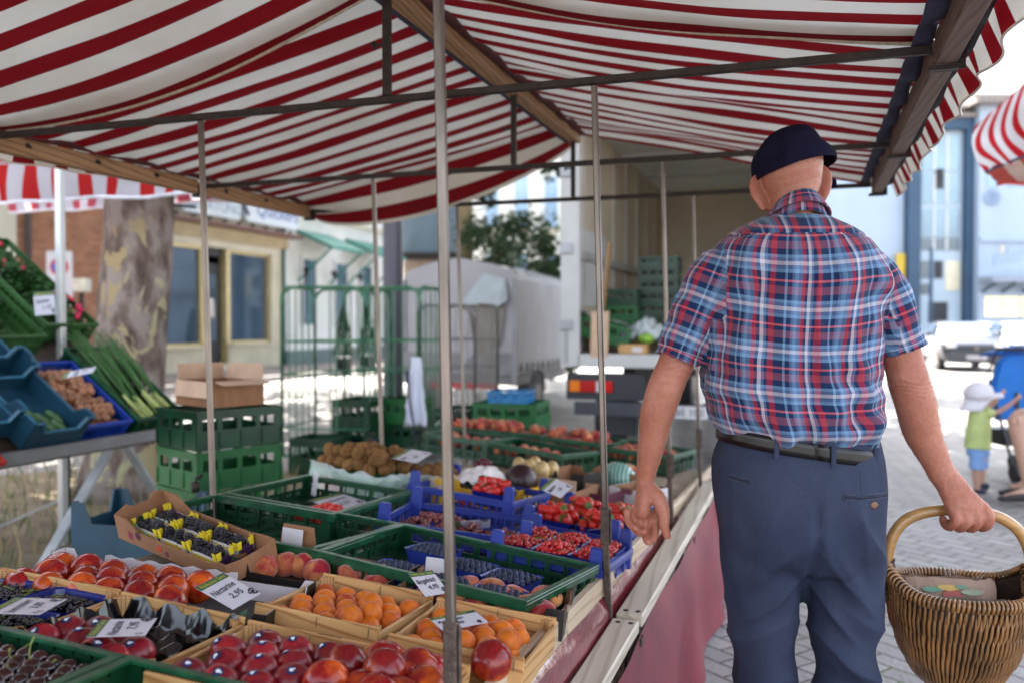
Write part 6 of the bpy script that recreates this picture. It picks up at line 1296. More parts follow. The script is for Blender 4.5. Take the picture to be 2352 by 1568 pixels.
# cars
def car(M, label, paint, front, L=4.3, group='cars parked beyond the square'):
    t = empty('parked_car', label, 'car', group, M=M); P = []
    st = [(-2.15, .30, .62, .62, .62, .62), (-2.1, .24, .74, .74, .80, .80), (-1.9, .22, .86, .86, .87, .80), (-1.2, .22, .98, .98, .89, .76), (-.95, .22, 1.0, 1.02, .89, .74), (-.35, .22, 1.0, 1.38, .89, .60), (.2, .22, 1.0, 1.46, .89, .60), (1.1, .22, 1.0, 1.44, .89, .60), (1.75, .24, 1.0, 1.2, .87, .64), (2.05, .3, .95, .98, .84, .7), (2.15, .4, .7, .7, .75, .7)]
    m = MB(); vs = []
    for y, zb_, zbelt, zr, hw, hr in st:
        half = [(0, zb_), (hw*.9, zb_), (hw, zb_+.15), (hw, zbelt-.15), (hw*.97, zbelt), (hr+.02, max(zbelt, zr-.04)), (hr*.8, zr), (0, zr+.01)]
        vs += [(x, y, z) for x, z in half]+[(-x, y, z) for x, z in half[-2:0:-1]]
    n = 14; m.add(vs, [(i*n+j, i*n+(j+1) % n, (i+1)*n+(j+1) % n, (i+1)*n+j) for i in range(len(st)-1) for j in range(n)]+[tuple(range(n-1, -1, -1)), tuple(range(10*n, 11*n))])
    o = m.build('body', paint, t, smooth=True); o.modifiers.new('s', 'SUBSURF').levels = 1; o.modifiers['s'].render_levels = 1
    m = MB(); m.add([(-.70, -.98, 1.03), (.70, -.98, 1.03), (.55, -.37, 1.385), (-.55, -.37, 1.385)], [(0, 1, 2, 3)]); m.build('windscreen', mat('windscreen', (.25, .38, .48), .05, .2, 1, spec=1), t, sol=.03)
    for s in (-1, 1):
        m = MB(); m.add([(s*.865, -.7, 1.02), (s*.865, 1.5, 1.02), (s*.64, 1.2, 1.37), (s*.64, -.25, 1.36)], [(0, 1, 2, 3)]); m.build('side_window', M_glass, t, sol=.03)
        m = MB(); v_, f_ = blob(12, 8, lambda a, p: (.17*math.sin(a)*math.cos(p)+s*.62, .06*math.sin(a)*math.sin(p)-2.06, .075*math.cos(a)+.70)); m.add(v_, f_); m.build('headlight', mat('headlight', (.7, .66, .6), .1, spec=1), t, smooth=True)
        m = MB(); v_, f_ = blob(10, 6, lambda a, p: (.1*math.sin(a)*math.cos(p)+s*.98, .05*math.sin(a)*math.sin(p)-.65, .07*math.cos(a)+1.05)); m.add(v_, f_); m.build('wing_mirror', paint, t, smooth=True)
        for y in (-1.35, 1.3): m = MB(); m.tube([(s*.70, y, .32), (s*.88, y, .32)], .32, 22); w = m.build('wheel', M_dark, t); m = MB(); m.tube([(s*.885, y, .32), (s*.89, y, .32)], .2, 14); m.build('rim', M_steel, w)
    bbox('bumper', -.78, -2.2, .26, .78, -2.06, .60, front, t, .04); bbox('grille', -.42, -2.19, .62, .42, -2.08, .72, M_dark, t, .01)
    m = MB(); m.tube([(0, -2.2, .67), (0, -2.205, .67)], .055, 14); m.build('round_badge', M_steel, t)
    o = bbox('number_plate', -.26, -2.22, .36, .26, -2.205, .47, M_cardwh, t); vs, fs = text_mb('KL MA 214', .085); m = MB(); m.add(vs, fs, 0, T(-.22, -2.223, .385) @ RX(90)); m.build('plate_text', M_ink, o)
    return t
M_silver = mat('silver_paint', (.42, .44, .46), .18, .05, 2, metal=.4, coat=.8); M_navyp = mat('dark_bumper', (.012, .016, .03), .3, .1, 2, coat=.4); M_wpaint = mat('white_paint', (.45, .45, .46), .3, .03, 2, coat=.8)
p = at(2222, 745, 25.5); car(T(p.x, p.y+1.6, 0) @ RZ(4), 'dark blue car facing the market with the sky in its bonnet', mat('dark_blue_paint', (.006, .012, .035), .28, .05, 2, coat=.25, spec=.5), M_navyp)
p = at(2385, 745, 27); car(T(p.x, p.y+2.0, 0) @ RZ(2), 'white car cut by the right edge of the photo', M_wpaint, M_navyp)
p = at(2300, 745, 33); car(T(p.x, p.y+2.0, 0) @ RZ(40), 'small pale car between the dark blue and the white one', M_wpaint, M_navyp)
# striped parasol canopy at the right edge
t = empty('striped_parasol', 'red and white striped parasol corner at the right edge', 'parasol', loc=(2.6, 7.2, 0)); rel = lambda p: p-V((2.6, 7.2, 0))
M_par = fabric_mat('parasol_fabric', (.50, .012, .02), (.74, .72, .72), period=.115, frac=.45, trans=.35); M_par2 = fabric_mat('parasol_sun_through', (.55, .06, .04), (.70, .58, .48), period=.42, frac=.5, trans=.55)  # underside colours include the peach tint of sun coming through
A0, A1, B0_, B1 = at(2240, 290, 5.6), at(2470, 90, 6.3), at(2262, 396, 5.55), at(2520, 290, 5.2)
def facet(u, v):
    a = A0.lerp(A1, v); b2 = B0_.lerp(B1, v); p = a.lerp(b2, u); bulge = .05*math.sin(math.pi*u)*(1-v); w = .03*nz(u*3, v*6)+.02*math.sin(v*26)*u
    return tuple(rel(p-RT*bulge+V((0, w, .02*math.sin(v*18)*u))))
m = MB(); m.grid(facet, 16, 50, uvf=lambda u, v: (u, v*1.05+.09*math.sin(u*3.2))); m.build('near_panel', M_par, t, smooth=True)
C0, C1 = at(2292, 421, 6.6), at(2540, 412, 7.6)
m = MB(); m.grid(lambda u, v: tuple(rel(B0_.lerp(B1, v).lerp(C0.lerp(C1, v), u)+V((0, 0, .02*nz(v*5, u*4))))), 10, 40, uvf=lambda u, v: (u, v*1.3)); m.build('under_panel', M_par2, t, smooth=True)
m = MB(); m.tube([rel(C0.lerp(C1, k/20))+V((0, 0, -.008+.008*math.sin(k))) for k in range(21)], .014, 6); m.build('red_hem', mat('hem_red', (.55, .02, .02), .7), t, smooth=True)
m = MB(); m.tube([rel(B0_.lerp(B1, k/20)) for k in range(21)], .008, 6); m.build('dark_hem', M_navy, t, smooth=True)
top = rel(at(2560, 60, 6.9)); m = MB(); m.add([rel(A0), rel(A1), top, rel(C1), rel(C0)], [(0, 1, 2), (0, 2, 3, 4)]); m.build('rear_panel', M_par, t)
m = MB(); m.tube([(0, 0, 0), top], .03, 10); m.build('pole', M_wood, t)
# ================================================================== PEOPLE
FH = V((-math.sin(TH), math.cos(TH), 0))
def frame_at(px, z0):      # upright frame facing away from the camera: x right, y away, origin on the ground
    g_ = at(px, 745, z0); g_.z = 0
    return Matrix(((RT.x, FH.x, 0, g_.x), (RT.y, FH.y, 0, g_.y), (0, 0, 1, 0), (0, 0, 0, 1))), g_
def mk(px0, z0):
    M, g_ = frame_at(px0, z0)
    def f(x, y, dy=0):
        p = at(x, y, z0)-g_; return V((p.dot(RT), dy, p.z))
    return M, f, z0/2000
def remesh(mb, voxel, name, mt, parent, it=4, keep=False):
    o = mb.build('tmp', mt, None, weld=True)
    md = o.modifiers.new('r', 'REMESH'); md.mode = 'VOXEL'; md.voxel_size = voxel
    if it: ms = o.modifiers.new('s', 'SMOOTH'); ms.factor = .5; ms.iterations = it
    dg = bpy.context.evaluated_depsgraph_get(); me = bpy.data.meshes.new_from_object(o.evaluated_get(dg)); me.name = name
    bpy.data.objects.remove(o); n = bpy.data.objects.new(name, me); COL.objects.link(n); n.parent = parent
    me.materials.clear()
    for m_ in (mt if hasattr(mt, '__len__') else [mt]): me.materials.append(m_)
    me.polygons.foreach_set('use_smooth', [True]*len(me.polygons)); return n
def displace(o, fn):
    me = o.data; n = len(me.vertices); co = np.empty(n*3); me.vertices.foreach_get('co', co); co = co.reshape(-1, 3); no = np.empty(n*3); me.vertices.foreach_get('normal', no); no = no.reshape(-1, 3)
    d = np.array([fn(*co[i]) for i in range(n)]); co += no*d[:, None]; me.vertices.foreach_set('co', co.ravel()); me.update()
def loft(m, secs, n=40, p=2.4, cap=True):
    """secs: (xc, yc, z, hw, th)"""
    vs = []
    for xc, yc, z, hw, th in secs:
        for j in range(n):
            a = 2*math.pi*j/n; c, s = math.cos(a), math.sin(a)
            vs.append((xc+hw*math.copysign(abs(c)**(2/p), c), yc+th*math.copysign(abs(s)**(2/p), s), z))
    k = len(secs); fs = [(i*n+j, i*n+(j+1) % n, (i+1)*n+(j+1) % n, (i+1)*n+j) for i in range(k-1) for j in range(n)]
    if cap: fs += [tuple(range(n-1, -1, -1)), tuple((k-1)*n+j for j in range(n))]
    m.add(vs, fs)
def interp(pts, k=6):       # Catmull-Rom through tuples
    out = []; P = [pts[0]]+list(pts)+[pts[-1]]
    for i in range(1, len(P)-2):
        for j in range(k):
            t = j/k; r = []
            for a, b, c, d in zip(P[i-1], P[i], P[i+1], P[i+2]):
                r.append(.5*((2*b)+(-a+c)*t+(2*a-5*b+4*c-d)*t*t+(-a+3*b-3*c+d)*t**3))
            out.append(tuple(r))
    out.append(tuple(pts[-1])); return out
def limb(m, pts, k=5, n=18):   # pts: (x,y,z,rx,ry)
    q = interp(pts, k); m.tube([V(a[:3]) for a in q], [(a[3], a[4]) for a in q], n)
def cup(m, pts, k=5, n=28, t=.007, inner=.5):
    q = interp(pts, k); K = len(q); s = int(K*inner)
    P = [V(a[:3]) for a in q]; vs = []; rings = []
    ref = V((0, 1, 0))
    for i in list(range(K))+list(range(K-1, s, -1)):
        back = len(rings) >= K
        tn = (P[min(i+1, K-1)]-P[max(i-1, 0)]).normalized(); x = tn.cross(ref).normalized(); y = x.cross(tn).normalized(); r = (q[i][3]-t*back, q[i][4]-t*back)
        rings.append([P[i]+x*(math.cos(2*math.pi*j/n)*r[0])+y*(math.sin(2*math.pi*j/n)*r[1]) for j in range(n)])
    for r in rings: vs += r
    L = len(rings); fs = [(i*n+j, i*n+(j+1) % n, (i+1)*n+(j+1) % n, (i+1)*n+j) for i in range(L-1) for j in range(n)]+[tuple(range(n-1, -1, -1)), tuple((L-1)*n+j for j in range(n))]
    m.add(vs, fs)
def skinmat(name, a, b2, blot=6):
    m, nt, b = newmat(name); vec = coords(nt)
    c = ramp(nt, noise_(nt, vec, blot, 3), [(.3, a), (.7, b2)]); c = mixc(nt, 1.0, c, ramp(nt, noise_(nt, vec, 160, 2), [(.35, (.90, .86, .84)), (.6, (1, 1, 1))]), 'MULTIPLY')
    lk(nt, c, b.inputs['Base Color']); b.inputs['Roughness'].default_value = .48; b.inputs['Specular IOR Level'].default_value = .4
    b.inputs['Subsurface Weight'].default_value = .25; b.inputs['Subsurface Radius'].default_value = (.02, .007, .004); b.inputs['Subsurface Scale'].default_value = .6
    bump(nt, b, noise_(nt, vec, 130, 4), .25, .004); return m
M_skin = skinmat('skin', (.34, .105, .062), (.47, .20, .13), 9)
MM, mp, K = mk(1830, 2.03)
man = empty('person', 'man in navy flat cap and checked shirt walking away with a wicker basket', 'person', M=MM)
# ---- body (one continuous surface)
m = MB()
def sec(y, xl, xr, th, yc=0, k=1.0):
    a, b2 = mp(xl, y), mp(xr, y); k = k*(.90 if y < 500 else .962); return ((a.x+b2.x)/2, yc, a.z, (b2.x-a.x)/2*k, th*(.93 if y < 500 else 1))
loft(m, [sec(y, a, b2, t, c) for y, a, b2, t, c in ((300, 1800, 1850, .02, .035), (304, 1780, 1872, .05, .035), (315, 1765, 1885, .075, .035), (340, 1748, 1898, .098, .035), (375, 1743, 1901, .104, .035), (405, 1746, 1898, .100, .035), (425, 1752, 1893, .090, .03), (445, 1766, 1883, .078, .022), (470, 1771, 1878, .064, .012), (500, 1770, 1880, .060, .005), (520, 1745, 1905, .07, .0), (560, 1700, 1950, .085, .0), (640, 1665, 1990, .10, 0), (800, 1660, 1980, .10, 0), (1000, 1680, 1985, .10, 0), (1100, 1680, 1985, .11, 0), (1230, 1690, 1990, .11, 0))], 32, 2.1)
def jaw(y0, w, y1, d, zz): pass
limb(m, [(mp(1823, 420).x, .09, mp(0, 420).z, .055, .045), (mp(1823, 455).x, .105, mp(0, 455).z, .045, .035), (mp(1823, 470).x, .10, mp(0, 470).z, .02, .02)], 4)     # jaw and chin
limb(m, [(mp(1823, 375).x, .135, mp(0, 375).z, .009, .012), (mp(1823, 405).x, .155, mp(0, 408).z, .014, .016), (mp(1823, 415).x, .145, mp(0, 414).z, .012, .01)], 4)  # nose
limb(m, [(mp(1803, 431).x, .142, mp(0, 431).z, .006, .006), (mp(1843, 431).x, .142, mp(0, 431).z, .006, .006)], 2)
for sgn, pts in ((-1, ((1768, 402), (1753, 420), (1750, 440), (1757, 462), (1764, 482))), (1, ((1886, 380), (1894, 400), (1896, 423), (1893, 445), (1889, 461)))):
    limb(m, [(mp(x, y).x, .045-.012*i*.5, mp(x, y).z, (.007, .008, .009, .008, .006)[i], (.018, .028, .026, .020, .012)[i]) for i, (x, y) in enumerate(pts)], 4, 14)
def arm(m, pts): limb(m, [(mp(x, y).x, dy, mp(x, y).z, rx*.92, ry*.94) for x, y, dy, rx, ry in pts], 5, 22)
arm(m, [(1660, 610, 0, .05, .05), (1612, 690, 0, .05, .052), (1578, 770, 0, .045, .05), (1550, 838, -.005, .040, .044), (1536, 868, -.008, .041, .044), (1524, 904, 0, .043, .044), (1510, 959, .01, .041, .041), (1504, 1005, .02, .038, .036), (1495, 1060, .03, .033, .029), (1489, 1105, .035, .029, .023), (1487, 1130, .035, .036, .021), (1484, 1155, .035, .044, .021), (1480, 1182, .035, .044, .019), (1480, 1194, .035, .036, .013)])
arm(m, [(1995, 610, 0, .05, .05), (2030, 700, 0, .052, .054), (2056, 770, 0, .050, .054), (2075, 835, -.005, .048, .050), (2083, 872, -.012, .050, .049), (2101, 930, -.01, .049, .048), (2120, 990, 0, .046, .044), (2143, 1040, .0, .038, .036), (2166, 1085, .0, .034, .029), (2184, 1115, -.01, .036, .026), (2200, 1145, -.018, .042, .022), (2215, 1172, -.025, .048, .018), (2221, 1186, -.026, .046, .012)])
limb(m, [(mp(2083, 868).x, -.045, mp(0, 868).z, .016, .012), (mp(2083, 885).x, -.048, mp(0, 885).z, .014, .01)], 2)
def fing(m, pts, r): limb(m, [(mp(x, y).x, dy, mp(x, y).z, rr, rr) for (x, y, dy), rr in zip(pts, r)], 5, 12)
# left hand, palm towards the viewer
fing(m, [(1515, 1178, .030, ), (1514, 1205, .032), (1509, 1228, .018), (1500, 1248, .0)], [.0115, .0105, .0098, .0078])
fing(m, [(1493, 1186, .034), (1488, 1215, .034), (1487, 1238, .014), (1491, 1246, -.014)], [.0115, .0108, .0098, .008])
fing(m, [(1470, 1184, .036), (1464, 1208, .034), (1468, 1226, .008), (1480, 1217, -.016)], [.011, .0102, .0092, .0075])
fing(m, [(1449, 1176, .034), (1446, 1196, .030), (1452, 1211, .008), (1463, 1213, -.010)], [.0098, .0092, .0083, .007])
fing(m, [(1500, 1125, .022), (1516, 1150, .010), (1526, 1180, .002), (1527, 1208, -.002), (1536, 1238, -.004)], [.014, .019, .0145, .0118, .0085])
# right hand gripping the handle: knuckles to the viewer
for (kx, ky), (bx_, by_), r in (((2256, 1176), (2255, 1208), .0118), ((2231, 1182), (2229, 1211), .0118), ((2207, 1184), (2203, 1210), .0112), ((2184, 1184), (2179, 1208), .0100)):
    fing(m, [(kx-8, ky-22, -.022), (kx, ky, -.036), (bx_+1, by_-12, -.034), (bx_, by_, -.014), (bx_, by_, .010), (bx_, by_-18, .020)], [r*.9, r*1.12, r*.98, r, r*.92, r*.8])
fing(m, [(2190, 1130, .01), (2205, 1155, .028), (2222, 1180, .032), (2232, 1200, .024)], [.015, .015, .0125, .01])
for xc, yk, dyk in ((1762, 1560, .02), (1935, 1560, -.02)):
    limb(m, [(mp(xc-10 if xc < 1800 else xc+5, 1200).x, 0, mp(0, 1200).z, .07, .08), (mp(xc, yk).x, dyk, mp(0, yk).z, .05, .055), (mp(xc, 1800).x, dyk*2.5, mp(0, 1800).z, .048, .052), (mp(xc, 1985).x, dyk*4-.01, .10, .035, .04)], 5)
    limb(m, [(mp(xc, 0).x, dyk*4-.05, .05, .03, .04), (mp(xc, 0).x, dyk*4+.12, .035, .035, .03)], 3)
body = remesh(m, .0035, 'body', M_skin, man, 3)
def skd(x, y, z):
    d = 0
    if x > .18 and .98 < z < 1.30: d += .0009*math.sin(z*300+14*nz(x*20, z*20))*math.exp(-((z-1.215)/.03)**2)*(y < 0)
    if x < -.2: d += .0010*math.sin(z*380+9*nz(x*20, z*20))*math.exp(-((z-1.235)/.03)**2)*(y < 0)
    if z > 1.6 and y < .04:
        t_ = z-mp(0, 404).z-.10*x-.008*math.sin(x*30); d -= .0022*math.exp(-(t_/.0028)**2)*(abs(x) < .055)
        d -= .0018*math.exp(-((t_+.022+.03*x)/.003)**2)*(abs(x) < .045)
    if abs(x) > .2 and z < 1.02: d += .0011*(1-abs(nz(x*55, y*30, z*22))*5 if abs(nz(x*55, y*30, z*22)) < .2 else 0)
    return d+.0010*nz(x*28, y*28, z*28)
displace(body, skd)
rs = random.Random(8); m = MB(); vl = [v for v in body.data.vertices if abs(v.co.x) > .17 and .90 < v.co.z < 1.26]
for v in rs.sample(vl, min(1500, len(vl))):
    t_ = V((v.normal.y*.3+rs.uniform(-.4, .4), rs.uniform(-.4, .4), -1)); t_ = (t_-v.normal*t_.dot(v.normal)).normalized(); L_ = rs.uniform(.006, .013)
    m.add([v.co-V((.0001, 0, 0)), v.co+V((.0001, 0, 0)), v.co+t_*L_*.6+v.normal*.0018, v.co+t_*L_+v.normal*.0022], [(0, 1, 2), (0, 2, 3)])
m.build('arm_hair', mat('arm_hair', (.30, .18, .11), .6, .2, 9), body)
for sx in (-1, 1):
    m = MB(); v_, f_ = blob(12, 8, lambda a, p: (.012*math.sin(a)*math.cos(p)+mp(1823, 0).x+sx*.032, .012*math.sin(a)*math.sin(p)+.128, .012*math.cos(a)+mp(0, 385).z)); m.add(v_, f_); m.build('eye', M_cardwh, body, smooth=True)
q = mp(2203, 1214); m = MB(); m.tube([(q.x+.0118*math.cos(a), -.012+.0145*math.sin(a), q.z+.004) for a in np.linspace(0, 6.1, 20)], .0016, 6, closed=True); m.build('ring', M_gold, body, smooth=True)
# ---- checked shirt
m_, nt, b = newmat('checked_cotton')
uv = N(nt, 'ShaderNodeTexCoord').outputs['UV']; sp = N(nt, 'ShaderNodeSeparateXYZ'); lk(nt, uv, sp.inputs[0])
NV, RD, LB, WH, MV, GB = (.005, .017, .060), (.34, .008, .014), (.13, .24, .38), (.46, .43, .48), (.20, .055, .085), (.08, .13, .24)
u_ = math_(nt, 'FRACT', math_(nt, 'MULTIPLY', sp.outputs[0], 1/.102)); v_ = math_(nt, 'FRACT', math_(nt, 'MULTIPLY', sp.outputs[1], 1/.097))
cu_ = ramp(nt, u_, [(0, RD), (.125, NV), (.33, LB), (.38, NV), (.47, GB), (.52, LB), (.60, GB), (.68, RD), (.755, NV), (.82, WH), (.89, GB), (.94, NV)], 'CONSTANT')
cv_ = ramp(nt, v_, [(0, (.5, .10, .12)), (.05, NV), (.20, LB), (.28, GB), (.37, WH), (.455, GB), (.53, LB), (.60, NV), (.73, MV), (.90, NV)], 'CONSTANT')
tw = N(nt, 'ShaderNodeTexChecker'); tw.inputs['Scale'].default_value = 900; lk(nt, uv, tw.inputs[0])
fac = math_(nt, 'MULTIPLY_ADD', noise_(nt, coords(nt, (350, 350, 40)), 1, 2), .3, .36)
c = mixc(nt, fac, cu_, cv_); c = mixc(nt, 1.0, c, (1.12, 1.12, 1.12), 'MULTIPLY')
lk(nt, c, b.inputs['Base Color']); b.inputs['Roughness'].default_value = .85; b.inputs['Specular IOR Level'].default_value = .2; b.inputs['Sheen Weight'].default_value = .15
bump(nt, b, noise_(nt, coords(nt, (1, 1, 1)), 55, 4), .35, .006); M_shirt = m_
m = MB()
TS_ = [(492, 1762, 1890, .062, .012), (500, 1745, 1905, .074, .008), (520, 1700, 1948, .092, .004), (545, 1655, 1988, .108, 0), (580, 1625, 2022, .122, 0), (640, 1612, 2036, .134, 0), (700, 1612, 2024, .140, 0), (780, 1611, 2016, .143, 0), (860, 1606, 2018, .147, 0), (930, 1614, 2024, .152, 0), (968, 1628, 2028, .154, 0), (990, 1642, 2024, .146, 0), (1006, 1654, 2014, .130, 0), (1030, 1660, 2008, .122, 0)]
SS = interp([sec(y, a, b2, t, c) for y, a, b2, t, c in TS_], 4); loft(m, SS, 56, 2.5)
LS = [(1680, 600, 0, .050, .060), (1634, 644, 0, .060, .064), (1600, 705, 0, .056, .062), (1574, 775, 0, .053, .060), (1555, 829, 0, .0545, .060)]
RS = [(1962, 600, 0, .050, .060), (2010, 644, 0, .060, .064), (2038, 700, 0, .058, .064), (2058, 765, 0, .057, .063), (2073, 808, 0, .0595, .065)]
def P5(L): return [(mp(x, y).x, dy, mp(x, y).z, rx, ry) for x, y, dy, rx, ry in L]
cup(m, P5(LS), 6, 32, .009, .62); cup(m, P5(RS), 6, 32, .009, .62)
shirt = remesh(m, .0045, 'shirt', M_shirt, man, 3)
LA, LB_ = mp(1648, 610), mp(1555, 829); RA, RB = mp(1995, 610), mp(2073, 808)
def seg(p, a, b2):
    ax = b2-a; L = ax.length; ax = ax/L; t = (p-a).dot(ax); q = p-a-ax*t; return t, L, q, ax
zs_ = np.array([s[2] for s in SS][::-1]); hws = np.array([s[3] for s in SS][::-1]); ths = np.array([s[4] for s in SS][::-1]); xcs = np.array([s[0] for s in SS][::-1])
zy = mp(0, 545).z; zb0 = mp(0, 985).z
def shd(x, y, z):
    d = .006*nz(x*9, y*9, z*7)+.0026*nz(x*24, y*20, z*18)
    sl_ = 0
    for a, b2, s in ((LA, LB_, -1), (RA, RB, 1)):
        t, L, q, ax = seg(V((x, y, z)), a, b2)
        if t > -.01 and q.length < .085 and (x-s*.19)*s > 0:
            sl_ = 1; d += .003*math.sin(t*75+2.5*math.atan2(q.y, q.x)+5*nz(x*6, y*6, z*6))*min(1, max(0, t/.05))
            if t > L-.028: d -= .0015
    if not sl_:
        back = 1 if y < .02 else .4
        k = max(0, min(1, (zy-z)/.06))
        d += back*k*.0062*math.sin(x*64+3.0*nz(x*3, z*4)+(z-1.2)*9*math.copysign(1, x))*(.35+.65*abs(nz(x*4+3, z*3)))*2
        d += .008*math.sin(abs(x)*55+z*38)*math.exp(-((abs(x)-.17)/.05)**2)*math.exp(-((z-1.42)/.10)**2)
        d += back*.010*math.sin(x*46+6*nz(x*5, z*12))*math.exp(-((z-zb0-.02)/.05)**2)+.004*math.sin(z*95+10*nz(x*4, z*2))*math.exp(-((z-zb0-.09)/.07)**2)
        d -= .004*math.exp(-((z-zy+.000)/.0035)**2)*(y < 0)*(abs(x) < .2)
        d += .003*math.exp(-((x-.0)/.010)**2)*k*(y < 0)*(z > 1.25)
    return d
displace(shirt, shd)
me = shirt.data; uvl = me.uv_layers.new(name='UVMap'); co = np.empty(len(me.vertices)*3); me.vertices.foreach_get('co', co); co = co.reshape(-1, 3)
uvv = {}
def uvt(i, x, y, z):
    hw = np.interp(z, zs_, hws); th = np.interp(z, zs_, ths); xc = np.interp(z, zs_, xcs); t = math.atan2((x-xc)/hw, -y/th)
    if z > zy and y < .03: return (x*1.0+.04, z*.9+.03-.2*y)       # yoke
    return (t*.205*(1-.18*max(0, (1.25-z)))-.008, z+.012*math.cos(t*2)+.01*nz(x*4, z*4))
lv = np.empty(len(me.loops), dtype=np.int32); me.loops.foreach_get('vertex_index', lv); out = np.zeros((len(lv), 2), dtype=np.float32); cache = {}
for p in me.polygons:
    c = p.center; mode = 0
    for i_, (a, b2, s) in enumerate(((LA, LB_, -1), (RA, RB, 1))):
        t, L, q, ax = seg(c, a, b2)
        lim = s*(.192+.06*(max(0, (1.50-c.z)))) if True else 0
        if (c.x-(xcs[3]+s*.185))*s > 0 and t > -.03+.0*c.y and q.length < .09 and not (c.z < 1.36 and abs(c.x) < .215): mode = i_+1
    for li in p.loop_indices:
        vi = int(lv[li]); key = (vi, mode, c.z > zy)
        if key not in cache:
            x, y, z = co[vi]
            if mode == 0:
                zz = max(z, zy+1e-4) if c.z > zy else min(z, zy-1e-4); cache[key] = uvt(vi, x, y, zz)
            else:
                a, b2 = ((LA, LB_), (RA, RB))[mode-1]; t, L, q, ax = seg(V((x, y, z)), a, b2); e1 = ax.cross(V((0, 1, 0))).normalized(); an = math.atan2(q.dot(e1), -q.y); cache[key] = (an*.062+.05*mode, -t+.03)
        out[li] = cache[key]
uvl.data.foreach_set('uv', out.ravel())
# collar
m = MB(); cpts = []
def col(u, v):
    a = R_(-205+230*u) if False else R_(180+180*u); ang = math.pi*(1+u)
    xL, xR = mp(1759, 480).x, mp(1897, 474).x; xc = (xL+xR)/2; rx = (xR-xL)/2
    base_z = mp(0, 492).z; top_z = mp(0, 446).z
    z = base_z+(top_z-base_z)*v-.0*u; rr = 1-.22*v
    zz = z+.012*math.cos(2*math.pi*(u-.5))*0 - .03*(1-math.sin(math.pi*u))*0
    return (xc+rx*rr*1.02*math.cos(ang), .012+.078*rr*math.sin(ang)-.004, zz-.042*(1-math.sin(math.pi*u))+.006*(u-.5))
m.grid(lambda u, v: col(-.25+1.5*u, v), 60, 6, uvf=lambda u, v: (u*.40, v*.05+.065)); m.build('collar', M_shirt, shirt, smooth=True, sol=.005)
m = MB(); m.grid(lambda u, v: tuple(V(col(-.25+1.5*u, 1-v*.62))+V((math.cos(math.pi*(1+(-.25+1.5*u)))*.012*v, math.sin(math.pi*(1+(-.25+1.5*u)))*.012*v, .003))), 60, 5, uvf=lambda u, v: (u*.40+.03, -v*.045+.02)); m.build('collar', M_shirt, shirt, smooth=True, sol=.004)
# cuff stitching
for L_ in (LS, RS):
    q = interp(P5(L_), 6); a = V(q[-4][:3]); ax = (V(q[-1][:3])-V(q[-3][:3])).normalized(); e1 = ax.cross(V((0, 1, 0))).normalized(); e2 = e1.cross(ax); m = MB()
    for j in range(60):
        t0 = 2*math.pi*j/60; t1 = t0+.07; m.tube([a+e1*math.cos(t_)*(q[-4][3]+.0015)+e2*math.sin(t_)*(q[-4][4]+.0015) for t_ in (t0, t1)], .0006, 4)
    m.build('stitching', mat('white_thread', (.6, .58, .62), .8), shirt)
# ---- cap
M_cap = mat('cap_cloth', (.010, .009, .025), .95, .35, 25, .5, 260, spec=.08)
m = MB(); capS = [(291.5, 1815, 1838, .02, .03), (293, 1800, 1852, .045, .03), (299, 1781, 1862, .072, .03), (312, 1762, 1876, .095, .035), (332, 1745, 1893, .112, .04), (352, 1731, 1915, .124, .045), (370, 1728, 1922, .127, .05), (388, 1729, 1918, .124, .05), (402, 1730, 1912, .118, .045), (420, 1735, 1903, .112, .04)]
loft(m, interp([sec(y, a+4*(y > 320), b2+(12 if 345 < y < 400 else 2), t*1.05, c-.008) for y, a, b2, t, c in capS], 5), 48, 2.1)
me_ = remesh(m, .004, 'cap', M_cap, man, 3)
bm = bmesh.new(); bm.from_mesh(me_.data)
pc_ = (mp(1732, 412)+V((0, -.07, 0)), mp(1905, 378)+V((0, -.05, 0)), mp(1823, 392)+V((0, .14, -.02)))
p0 = mp(1732, 410); p1 = mp(1905, 372); nn = (p1-p0).cross(V((0, 1, -.10))).normalized(); nn = nn if nn.z > 0 else -nn
bmesh.ops.bisect_plane(bm, geom=bm.verts[:]+bm.edges[:]+bm.faces[:], plane_co=(p0+p1)/2+V((0, 0, .0)), plane_no=nn, clear_inner=True); bm.to_mesh(me_.data); bm.free()
displace(me_, lambda x, y, z: .003*nz(x*14, y*14, z*14)+.0035*math.exp(-(((V((x, y, z))-(p0+p1)/2).dot(nn)-.012)/.010)**2)*0-.002*math.exp(-(((V((x, y, z))-(p0+p1)/2).dot(nn)-.020)/.003)**2))
md = me_.modifiers.new('t', 'SOLIDIFY'); md.thickness = .004; md.offset = -1
m = MB(); m.grid(lambda u, v: ((u-.5)*.17+mp(1826, 0).x+.045, .10+.085*v*(1-(2*u-1)**2)**.5, mp(0, 382).z-.018*v-.03*(2*u-1)**2+.012), 16, 5); m.build('cap_peak', M_cap, me_, smooth=True, sol=.006)
rs = random.Random(2); m = MB(); n_ = 0
bpy.context.view_layer.update()
while n_ < 1100:
    x = rs.uniform(-.095, .085); z = rs.uniform(mp(0, 452).z, mp(0, 372).z)
    ok, loc, no, _ = body.ray_cast(V((x, -.4, z)), V((0, 1, 0)))
    if not ok or no.y > -.05: n_ += 1; continue
    n_ += 1; d_ = V((rs.uniform(-.3, .3), -.15, -1)).normalized(); L_ = rs.uniform(.0025, .005); s_ = V((.00022, 0, 0))
    m.add([loc-s_, loc+s_, loc+d_*L_+no*.0012], [(0, 1, 2)])
m.build('cropped_hair', mat('grey_hair', (.35, .30, .27), .6, .2, 9), body)
